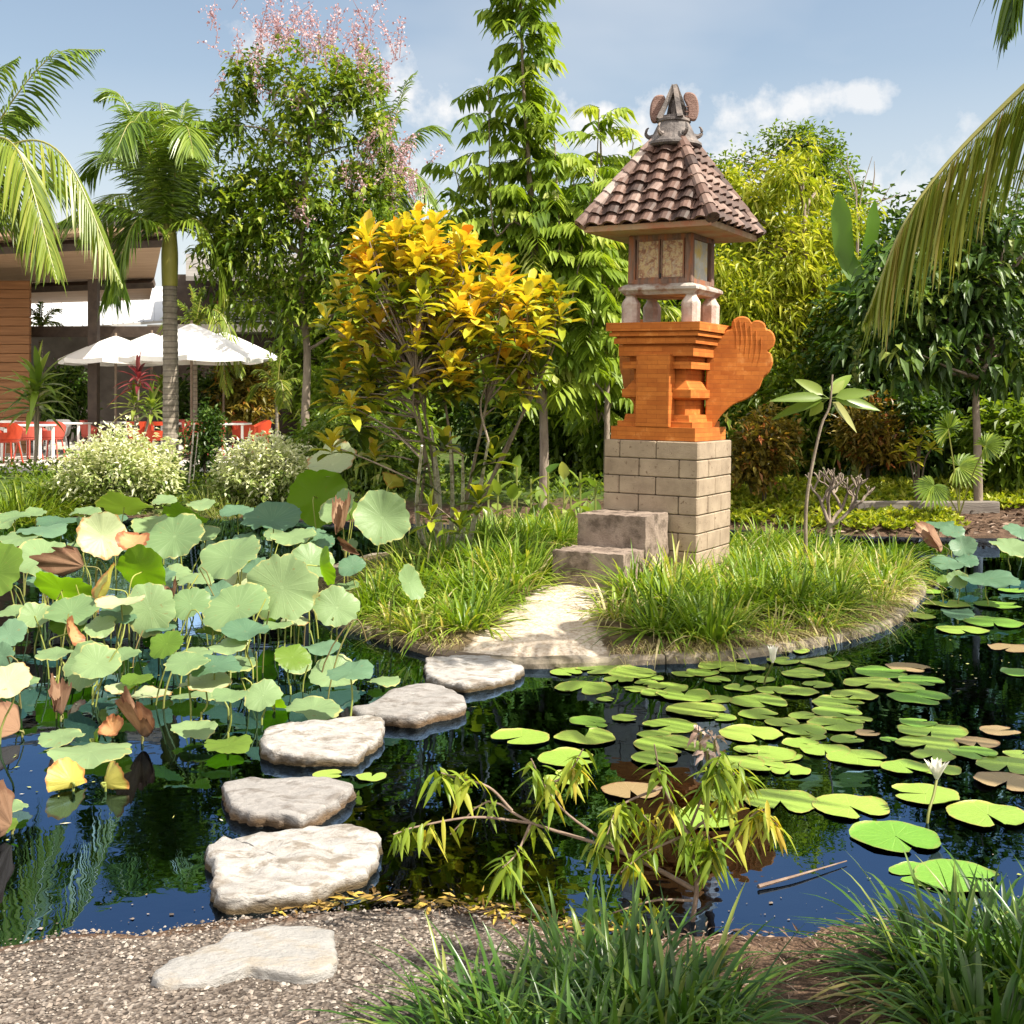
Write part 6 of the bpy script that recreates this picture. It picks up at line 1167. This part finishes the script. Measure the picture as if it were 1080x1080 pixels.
tag(mb.build('undergrowth', M['lf_back']), 'mixed low undergrowth on the far bank', 'undergrowth', kind='stuff')
# timber sleeper
M['sleeper'] = surf_mat('sleeper', (.12, .10, .09), (.26, .23, .20), 6, .85, .5, stretch=(.4, 5, 5))
mb = MB(); a_, b_ = P(903, 529, 15.4), P(1052, 534, 15.4); mb.box(((a_+b_)/2)-np.array((0, 0, .05)), (b_[0]-a_[0], .16, .17), bev=.012); mb.box((a_[0]+.03, a_[1]-.02, a_[2]-.1), (.10, .22, .22), bev=.01); tag(mb.build('timber_sleeper', M['sleeper'], origin=((a_+b_)/2)), 'weathered grey timber sleeper edging the far right bed', 'edging')
# grey leafless shrub
b = P(875, 555, 14.6); b[2] = gz(b[0], b[1]); o = thing('leafless_shrub', b, 'pale grey leafless shrub with knobbly upright branches', 'shrub', SG); mb = MB()
def knob(p, d, L, r, lv):
    e = p+d*L; q = bez([p, (p+e)/2+rng.normal(size=3)*.02*L*4, e], 6); mb.tube(q, np.linspace(r, r*.8, len(q)), 6)
    if lv == 0: return
    for k in range(rng.integers(2, 4)): knob(e, nrm(d*.6+rdir(1)[0]*np.array((.9, .6, .4))+np.array((0, 0, .45))), L*rng.uniform(.6, .85), r*.75, lv-1)
for k in range(4): knob(b+np.array((0, 0, .15)), nrm(np.array((rng.normal()*.6, rng.normal()*.4, 1))), .30, .024, 3)
mb.tube([b-np.array((0, 0, .05)), b+np.array((0, 0, .2))], .035, 7); mb.build('branches', M['bark'], o, smooth=True)
# frangipani-like sapling on the island
f0 = P(850, 575, 10.6); f0[2] = iz(f0[0], f0[1]); o = thing('sapling', f0, 'young sapling with a single thin stem and a few oval leaves at its tip', 'sapling'); mb = MB(); tpx = [(850, 540), (855, 500), (866, 450), (875, 428), (878, 395)]
mb.tube(bez([f0]+[P(x, y, 10.6) for x, y in tpx], 20), np.linspace(.018, .008, len(bez([f0]+[P(x, y, 10.6) for x, y in tpx], 20))), 7); mb.build('stem', M['bark'], o, smooth=True)
mb = MB(); t = P(874, 424, 10.6)
for (x, y, wd, tone) in ((822, 417, .10, .45), (823, 434, .10, .5), (847, 402, .11, .7), (862, 430, .12, .75), (894, 394, .12, .6), (912, 412, .11, .5), (918, 426, .12, .45), (898, 445, .11, 1.0), (885, 406, .08, .8)):
    e = P(x, y, 10.6+rng.normal()*.12); s = t+np.array((0, 0, .03)); ln = np.linalg.norm(e-s); d = (e-s)/ln; s2 = s+d*.06; mb.tube([s, s2], .004, 4, .6); leaves(mb, s2, d, nrm(np.array((rng.normal()*.25, -1.0, .55))), ln+.03, wd, tone, 'ovate', 6, .12, .3)
mb.build('leaves', M['lf_ti'], o, smooth=True)
# fan palms
def fan(px, py, Y, fans, label):
    b = P(px, py, Y); b[2] = gz(b[0], b[1]); o = thing('fan_palm', b, label, 'palm', 'fan palms on the right bank')
    for (x, y, r_, face) in fans:
        c = P(x, y, Y+rng.normal()*.2); mb = MB(); mb.tube(bez([b+np.array((0, 0, .05)), (b+c)/2+np.array((0, 0, .1)), c], 10), .009, 5, .4, 1); n = 22; a = np.linspace(-2.3, 2.3, n); u = nrm(np.array((face[0], -.35, face[1]))); nn = nrm(np.array((-.2*face[0], -.75, .65))); sd_ = nrm(np.cross(u, nn))
        d = u*np.cos(a)[:, None]+sd_*np.sin(a)[:, None]; leaves(mb, np.tile(c, (n, 1)), d, nn, r_*(.8+.2*np.cos(a)), r_*.13, np.clip(.5+rng.normal(size=n)*.18, 0, 1), 'strap', 4, .22, .6); mb.build('fan_leaf', [M['fr_palm'], M['rachis']], o)
fan(1012, 520, 15.0, [(1000, 452, .30, (-.3, 1)), (1012, 492, .34, (1, .2)), (985, 512, .30, (-.5, -.5)), (1040, 470, .26, (.8, .5))], 'fan palm with pleated round leaves under the forked tree')
# banana plant: tall blades behind
b = P(905, 430, 18.0); b[2] = gz(b[0], b[1]); o = thing('banana_plant', b, 'banana plant raising broad upright leaves above the shade trees', 'banana plant'); mt = MB(); t0 = P(903, 320, 18); mt.tube(bez([b, (b+t0)/2, t0], 10), np.linspace(.10, .06, len(bez([b, (b+t0)/2, t0], 10))), 9); mt.build('stem', M['stalk'], o, smooth=True)
for (x0, y0, x1, y1, wd, tw_, tone) in ((893, 285, 884, 190, .30, (-.5, -1, .1), .7), (912, 285, 923, 200, .26, (.5, -1, .1), .5), (905, 300, 885, 255, .3, (.1, -1, .3), .5), (900, 330, 960, 230, .4, (-.3, -.8, .6), .9), (905, 310, 870, 300, .3, (0, -.6, .8), .4)):
    s, e = P(x0, y0, 18), P(x1, y1, 18+rng.normal()*.2); mb = MB(); mb.tube([t0, (t0+s)/2, s], .025, 6, .5); leaves(mb, s, nrm(e-s), np.array(tw_, float), np.linalg.norm(e-s), wd, tone, 'strap', 10, .12, .25, wave=.015); mb.build('leaf', M['lf_banana'], o, smooth=True)
# foreground shrub with yellowing willow leaves
M['willow'] = leaf_mat('leaf_willow', [(0, (.14, .24, .02)), (.35, (.28, .38, .04)), (.65, (.46, .47, .06)), (.88, (.58, .42, .06)), (1, (.46, .25, .07))], .5, .4, .4, (1.2, 1.1, .3))
Yf = 3.75; b = G(730, 975, .03); o = thing('willow_shrub', b, 'thin branched shrub with drooping yellow green leaves leaning over the water', 'shrub'); mt = MB(); mb = MB()
BR = [[(730, 975), (735, 930), (725, 880), (700, 830), (690, 785)], [(735, 940), (690, 915), (640, 893), (560, 868), (515, 845), (475, 880)], [(650, 895), (600, 860), (575, 830), (560, 800)], [(560, 868), (500, 862), (440, 872), (415, 880)], [(540, 855), (515, 830), (480, 820), (465, 815)], [(725, 880), (760, 850), (775, 815), (790, 830)], [(725, 880), (745, 830), (760, 795)], [(700, 830), (655, 850), (640, 880)], [(725, 900), (700, 880), (668, 850)], [(735, 930), (770, 890), (800, 855), (820, 870)], [(725, 880), (680, 900), (655, 920)], [(730, 950), (690, 950), (640, 965)], [(600, 995), (560, 970), (510, 968), (485, 985)], [(735, 930), (750, 900), (740, 860)], [(560, 868), (545, 900), (530, 915)], [(575, 830), (600, 815), (615, 790)]]
for k, br in enumerate(BR):
    yy = [Yf+.12*math.sin(k*1.7)*(j/len(br))-.02*j for j in range(len(br))]; q = bez([P(x, y, Yj) for (x, y), Yj in zip(br, yy)], 18); mt.tube(q, np.linspace(.009 if k < 2 else .005, .002, len(q)), 5)
    dens = 8 if k not in (0, 5, 6, 7, 9, 13) else 15
    if k in (1, 12): dens = 6
    t = rng.uniform(.3, 1, dens)**.8; p_ = np.stack([np.interp(t, np.linspace(0, 1, len(q)), q[:, c]) for c in range(3)], -1)
    for p1 in p_:
        n = rng.integers(2, 6); a = rng.uniform(0, 6.28)+np.arange(n)*2.2; d = nrm(np.stack([np.cos(a)*.75, np.sin(a)*.6, -.55+rng.normal(size=n)*.35], -1)); pos = p1+rng.normal(size=(n, 3))*.012
        yel = .30+.15*rng.normal()+(.35 if k in (12, 9) else .12 if k == 3 else 0); leaves(mb, pos, d, nrm(np.stack([-np.cos(a), -np.sin(a), .9+0*a], -1)), rng.uniform(.05, .095, n), rng.uniform(.013, .021, n), np.clip(yel+rng.normal(size=n)*.14, 0, 1), 'lance', 5, rng.uniform(.2, .6, n), .4)
mt.build('branches', M['twig'], o, smooth=True); mb.build('crown', M['willow'], o, smooth=True)
# ------------------------------------------------------------------ cafe: buildings, umbrellas, tables, chairs
M['plank'] = surf_mat('plank', (.20, .09, .035), (.33, .155, .065), 2.5, .6, .3, stretch=(.4, 1, 9))
M['soffit'] = surf_mat('soffit', (.30, .19, .12), (.44, .30, .20), 2.5, .7, .3, stretch=(.3, 6, 6))
M['timber_dark'] = surf_mat('timber_dark', (.045, .032, .026), (.09, .065, .05), 5, .7, .3)
M['metal_roof'] = surf_mat('metal_roof', (.58, .58, .58), (.66, .66, .66), 1.5, .45, 0)
M['grey_wall'] = surf_mat('grey_wall', (.11, .095, .085), (.16, .14, .125), 3, .85, .2)
M['eave_grey'] = surf_mat('eave_grey', (.17, .155, .14), (.24, .22, .20), 3, .7, .1)
M['paving'] = surf_mat('paving', (.45, .42, .38), (.58, .55, .50), 3, .85, .2, c3=(.36, .33, .29), scale3=.7)
mb = MB(); V, Fc = grid_mesh(np.linspace(-16, -4.2, 30), np.linspace(21.2, 36, 30), lambda X, Y: ground_z(X, Y)+.02); mb.add(V, Fc); tag(mb.build('patio', M['paving'], smooth=True), kind='structure', label='pale paved cafe patio behind the shrubs')
def quad_slab(mb, pts, th, mat=0):
    pts = np.array(pts); V = np.vstack([pts, pts+np.array((0, 0, th))]); mb.add(V, [(3, 2, 1, 0), (4, 5, 6, 7), (0, 1, 5, 4), (1, 2, 6, 5), (2, 3, 7, 6), (3, 0, 4, 7)], .5, mat)
cb = thing('cafe_building', (-11, 29, .3), 'open cafe building with a sloping timber soffit and a plank wall', 'building')
mb = MB(); r = [P(-200, 258, 24), P(174, 242, 24.5), P(158, 316, 34), P(-200, 328, 34)]; quad_slab(mb, r, .10); mb.build('soffit', M['soffit'], cb)
mb = MB(); quad_slab(mb, [x+np.array((0, 0, .108)) for x in r], .12); mb.build('roof', M['grey_wall'], cb)
for k, (t) in enumerate((.06, .62)):
    a_, b_ = r[0]*(1-t)+r[3]*t, r[1]*(1-t)+r[2]*t; mb = MB(); mb.tube([a_-np.array((0, 0, .13)), (a_+b_)/2-np.array((0, 0, .13)), b_-np.array((0, 0, .13))], .12, 4); mb.build('rafter', M['timber_dark'], cb)
mb = MB(); a_ = P(-200, 300, 28); b_ = P(32, 300, 28); z0 = gz(-11.5, 28)
nb_ = 19; zt = P(0, 296, 28)[2]
for k in range(nb_): mb.box(((a_[0]+b_[0])/2, 28, z0+(zt-z0)*(k+.5)/nb_), (b_[0]-a_[0], .12, (zt-z0)/nb_-.012), bev=.006)
mb.box(((a_[0]+b_[0])/2-.02, 28.06, (z0+zt)/2), (b_[0]-a_[0]-.06, .08, zt-z0-.02)); mb.build('plank_wall', M['plank'], cb)
mb = MB(); x = P(99, 400, 27)[0]; zt = P(99, 296, 27)[2]; mb.box((x, 27, (z0+zt)/2), (.21, .21, zt-z0), bev=.01); mb.build('post', M['timber_dark'], cb)
mb = MB(); a_, b_ = P(20, 350, 29), P(178, 352, 29); mb.box(((a_[0]+b_[0])/2, 29, a_[2]), (b_[0]-a_[0], .2, .26), bev=.01); mb.build('beam', M['timber_dark'], cb)
wg = thing('rear_wing', (-9, 35, .4), 'low rear wing with a bright white metal roof and dark walls', 'building')
mb = MB(); quad_slab(mb, [P(28, 352, 34), P(178, 340, 34.5), P(178, 304, 40), P(28, 312, 40)], .07)
for k in range(14):
    t = (k+.5)/14; p0 = P(28, 352, 34)*(1-t)+P(178, 340, 34.5)*t; p1 = P(28, 312, 40)*(1-t)+P(178, 304, 40)*t; mb.tube([p0+np.array((0, 0, .07)), p1+np.array((0, 0, .07))], .03, 4)
mb.build('roof', M['metal_roof'], wg)
mb = MB(); a_, b_ = P(-20, 400, 35), P(185, 400, 35); zt = P(0, 355, 35)[2]; mb.box(((a_[0]+b_[0])/2, 35.2, zt/2+.2), (b_[0]-a_[0], .3, zt)); mb.build('wall', M['grey_wall'], wg)
sb = thing('louvre_building', (-6.5, 33, .4), 'two storey building with white louvres over a grey eave behind the blossom tree', 'building')
a_, b_ = P(165, 400, 33), P(345, 400, 33); xm, wd = (a_[0]+b_[0])/2, b_[0]-a_[0]
mb = MB(); zt = P(0, 352, 33)[2]; mb.box((xm, 33.6, zt/2), (wd, .3, zt)); zu = P(0, 285, 33)[2]; mb.box((xm, 34.2, (zt+zu)/2), (wd, .3, zu-zt)); mb.build('wall', M['timber_dark'], sb)
mb = MB(); mb.box((xm, 33.3, P(0, 347, 33)[2]), (wd+.3, 1.3, .20), bev=.01); mb.build('eave', M['eave_grey'], sb)
mb = MB()
quad_slab(mb, [P(196, 296, 32.3), P(350, 296, 32.3), P(350, 272, 37), P(196, 272, 37)], .12); mb.build('roof', M['eave_grey'], sb)
for (x0, x1) in ((238, 262), (268, 292), (298, 322)):
    f_ = MB(); p0, p1 = P(x0, 340, 34), P(x1, 312, 34); xm_, zm_ = (p0[0]+p1[0])/2, (p0[2]+p1[2])/2; w2, h2 = p1[0]-p0[0], p1[2]-p0[2]
    for e in (-1, 1): f_.box((xm_+e*w2/2, 34.0, zm_), (.05, .1, h2+.05))
    for k in range(9): f_.box((xm_, 34.0, p0[2]+h2*(k+.5)/9), (w2-.05, .03, h2/9*.55), rot=Matrix.Rotation(.5, 3, 'X'))
    f_.build('louvre_window', M['metal_roof'], sb)
mb = MB(); p0, p1 = P(224, 345, 33.95), P(236, 318, 33.95)
for k in range(6): mb.box(((p0[0]+p1[0])/2, 33.95, p0[2]+(p1[2]-p0[2])*k/5), (p1[0]-p0[0], .04, .04))
for k in range(3): mb.box((p0[0]+(p1[0]-p0[0])*k/2, 33.91, (p0[2]+p1[2])/2), (.04, .04, p1[2]-p0[2]))
mb.build('lattice', M['plank'], sb)
# umbrellas
M['canvas'] = leaf_mat('canvas', [(0, (.78, .77, .75)), (1, (.82, .81, .79))], .18, .8, .1, (1, 1, 1))
M['pole'] = surf_mat('pole', (.16, .12, .09), (.26, .20, .15), 6, .6, .1)
def umbrella(px, Y, pyt, pye, half, label, rz):
    x = (px-540)/F*Y; z0 = gz(x, Y); zt, ze = P(0, pyt, Y)[2], P(0, pye, Y)[2]; o = thing('umbrella', (x, Y, z0), label, 'umbrella', 'white umbrellas over the cafe tables'); n = 8; VV = []
    for q in (0.02, .12, .3, .5, .7, .85, 1.0):
        a = np.linspace(0, 2*math.pi, n*4, endpoint=False)+rz; sec = (a-rz) % (2*math.pi/n)-math.pi/n; rad = half*q/np.cos(sec)*math.cos(math.pi/n)*(1-.03*q*np.cos(sec*n/2)); z = zt+(ze-zt)*q**1.12-.05*q*np.cos(sec*n/2)*(q < 1)-.03*q*np.cos(sec*n/2)
        VV.append(np.stack([x+rad*np.cos(a), Y+rad*np.sin(a), z], -1))
    e = VV[-1].copy(); e[:, 2] -= .10; e[:, :2] = np.array((x, Y))+(e[:, :2]-np.array((x, Y)))*.995; VV.append(e); V = np.array(VV).reshape(-1, 3); m_ = n*4; i = np.arange(len(VV)-1)[:, None]*m_; j = np.arange(m_)[None]; j2 = (j+1) % m_
    mb = MB(); mb.add(V, np.stack([i+j, i+m_+j, i+m_+j2, i+j2], -1).reshape(-1, 4)); mb.build('canopy', M['canvas'], o)
    mb = MB(); mb.tube([(x, Y, z0), (x, Y, zt+.06)], .028, 8); mb.build('pole', M['pole'], o, smooth=True)
    for k in range(n):
        a = rz+2*math.pi*k/n+math.pi/n*0; mb = MB(); mb.tube([(x, Y, zt-.08), (x+half*.97*math.cos(a), Y+half*.97*math.sin(a), ze-.02)], .010, 4); mb.build('rib', M['pole'], o)
    mb = MB(); mb.box((x, Y, z0+.04), (.5, .5, .08), bev=.02); mb.build('base', M['timber_dark'], o)
umbrella(202, 25.5, 341, 377, 1.48, 'tallest white umbrella directly behind the palm trunk', .2)
umbrella(236, 27.5, 350, 374, 1.25, 'white umbrella at the right end of the group', .5)
umbrella(122, 27.0, 354, 379, 1.25, 'white umbrella at the left end of the group', .1)
umbrella(160, 28.5, 351, 377, 1.25, 'white umbrella between the left umbrella and the palm trunk', .3)
# tables and chairs
M['white_paint'] = surf_mat('white_paint', (.74, .73, .71), (.80, .79, .77), 3, .4, 0)
M['red_plastic'] = surf_mat('red_plastic', (.42, .045, .018), (.47, .06, .024), 3, .4, 0); M['red_dim'] = surf_mat('red_dull', (.42, .07, .05), (.48, .10, .07), 3, .45, 0)
def table(px, py, Y, wd, dp, label):
    c = P(px, py, Y); z0 = gz(c[0], c[1]); o = thing('cafe_table', (c[0], c[1], z0), label, 'table', 'white cafe tables'); zt = z0+.74
    mb = MB(); mb.box((c[0], c[1], zt), (wd, dp, .035), bev=.008); mb.build('table_top', M['white_paint'], o)
    for sx in (-1, 1):
        for sy in (-1, 1): mb = MB(); mb.box((c[0]+sx*(wd/2-.05), c[1]+sy*(dp/2-.05), (z0+zt)/2-.01), (.045, .045, zt-z0-.03)); mb.build('leg', M['white_paint'], o)
def chair_proto(mat):
    o = thing('cafe_chair', (0, 0, 0), None, 'chair'); n = 21; mb = MB(); VV = []
    a = np.linspace(-2.35, 2.35, n)          # wrap-round bucket back open to the front
    for q, (z, r) in enumerate(((.42, .20), (.47, .235), (.60, .255), (.70, .265), (.78, .275))):
        low = np.clip((np.abs(a)-1.0)/1.35, 0, 1); zz_ = z-(z-.47)*.55*low*(z > .5); VV.append(np.stack([r*np.sin(a), r*np.cos(a)*.95, zz_], -1))
    V = np.array(VV); thick = V*np.array((.93, .93, 1)); k = len(VV); i = np.arange(k-1)[:, None]*n; j = np.arange(n-1)[None]
    Fc = np.stack([i+j, i+j+1, i+n+j+1, i+n+j], -1).reshape(-1, 4); hole = [f for f in range(len(Fc)) if f//(n-1) == 2 and 8 <= f % (n-1) <= 11]; Fk = np.delete(Fc, hole, 0)
    mb.add(V.reshape(-1, 3), Fk); mb.add(thick.reshape(-1, 3), Fk[:, ::-1]); top = (k-1)*n
    mb.add(np.vstack([V[-1], thick[-1]]), [(x, x+1, n+x+1, n+x) for x in range(n-1)]); mb.build('backrest', mat, o)
    mb = MB(); lathe(mb, [(.40, .19), (.425, .215), (.45, .22), (.452, .20)], 20); mb.build('seat', mat, o)
    for sx in (-1, 1):
        for sy in (-1, 1): mb = MB(); mb.tube([(sx*.14, sy*.13, .42), (sx*.20, sy*.20, 0)], .016, 6); mb.build('leg', mat, o)
    return o
TB = [(240, 446, 25.0, .85, .75, 'white table at the right beside the two red chairs'), (66, 447, 25.5, 1.0, .75, 'white table left of the low red chair back'), (22, 452, 23.5, 1.1, .75, 'white table at the left edge below the cordyline'), (186, 444, 26.0, .9, .75, 'white table behind the palm trunk'), (120, 442, 27.5, .9, .7, 'white table under the red headed cordyline'), (10, 441, 28.0, 1.2, .75, 'white table far left in front of the plank wall')]
for t in TB: table(*t)
CH = [(257, 25.5, 'r', 2.4, 'red orange chair right of the right hand table, seen from behind'), (274, 26.4, 'r', -1.2, 'red orange chair farthest right, partly behind the shrub'), (148, 24.6, 'r', 2.9, 'red orange chair just left of the palm trunk'), (167, 24.4, 'r', 3.3, 'red orange chair touching the palm trunk on its left'), (55, 24.8, 'd', 3.1, 'dull red chair in front of the left white table'), (97, 26.8, 'd', 1.6, 'dull red chair under the brown post'), (8, 23.0, 'r', 3.0, 'red chair at the left picture edge'), (30, 24.6, 'd', 2.8, 'dull red chair behind the green cordyline'), (62, 27.4, 'w', .4, 'white chair behind the left table'), (10, 26.6, 'w', 3.1, 'white chair far left near the plank wall'), (188, 27.2, 'd', .3, 'dull red chair behind the palm trunk table'), (226, 26.6, 'd', .2, 'dull red chair behind the dark purple shrub'), (206, 24.6, 'd', 3.0, 'dull red chair right of the palm trunk')]
pro = {}
for px, Y, k, rz, lb in CH:
    mt_ = M[{'r': 'red_plastic', 'd': 'red_dim', 'w': 'white_paint'}[k]]
    if k not in pro: o = pro[k] = chair_proto(mt_)
    else: o = dup(pro[k])
    x = (px-540)/F*Y; o.location = (x, Y, gz(x, Y)+.02); o.rotation_euler = (0, 0, rz); tag(o, lb, 'chair', 'moulded cafe chairs')
# two pale stakes in front of the dark shrub
for px, a, lb in ((203, 4, 'pale stake leaning in front of the dark purple shrub'), (207, 14, 'thin pale cane near the leaning stake')):
    c0 = P(px-4, 495, 19); c0[2] = gz(c0[0], c0[1]); c1 = P(px+2, 442+a, 19); mb = MB(); mb.tube([c0, (c0+c1)/2, c1], .016 if a < 10 else .008, 6); tag(mb.build('garden_stake', M['bark_white'], origin=c0), lb, 'stake', 'garden stakes')
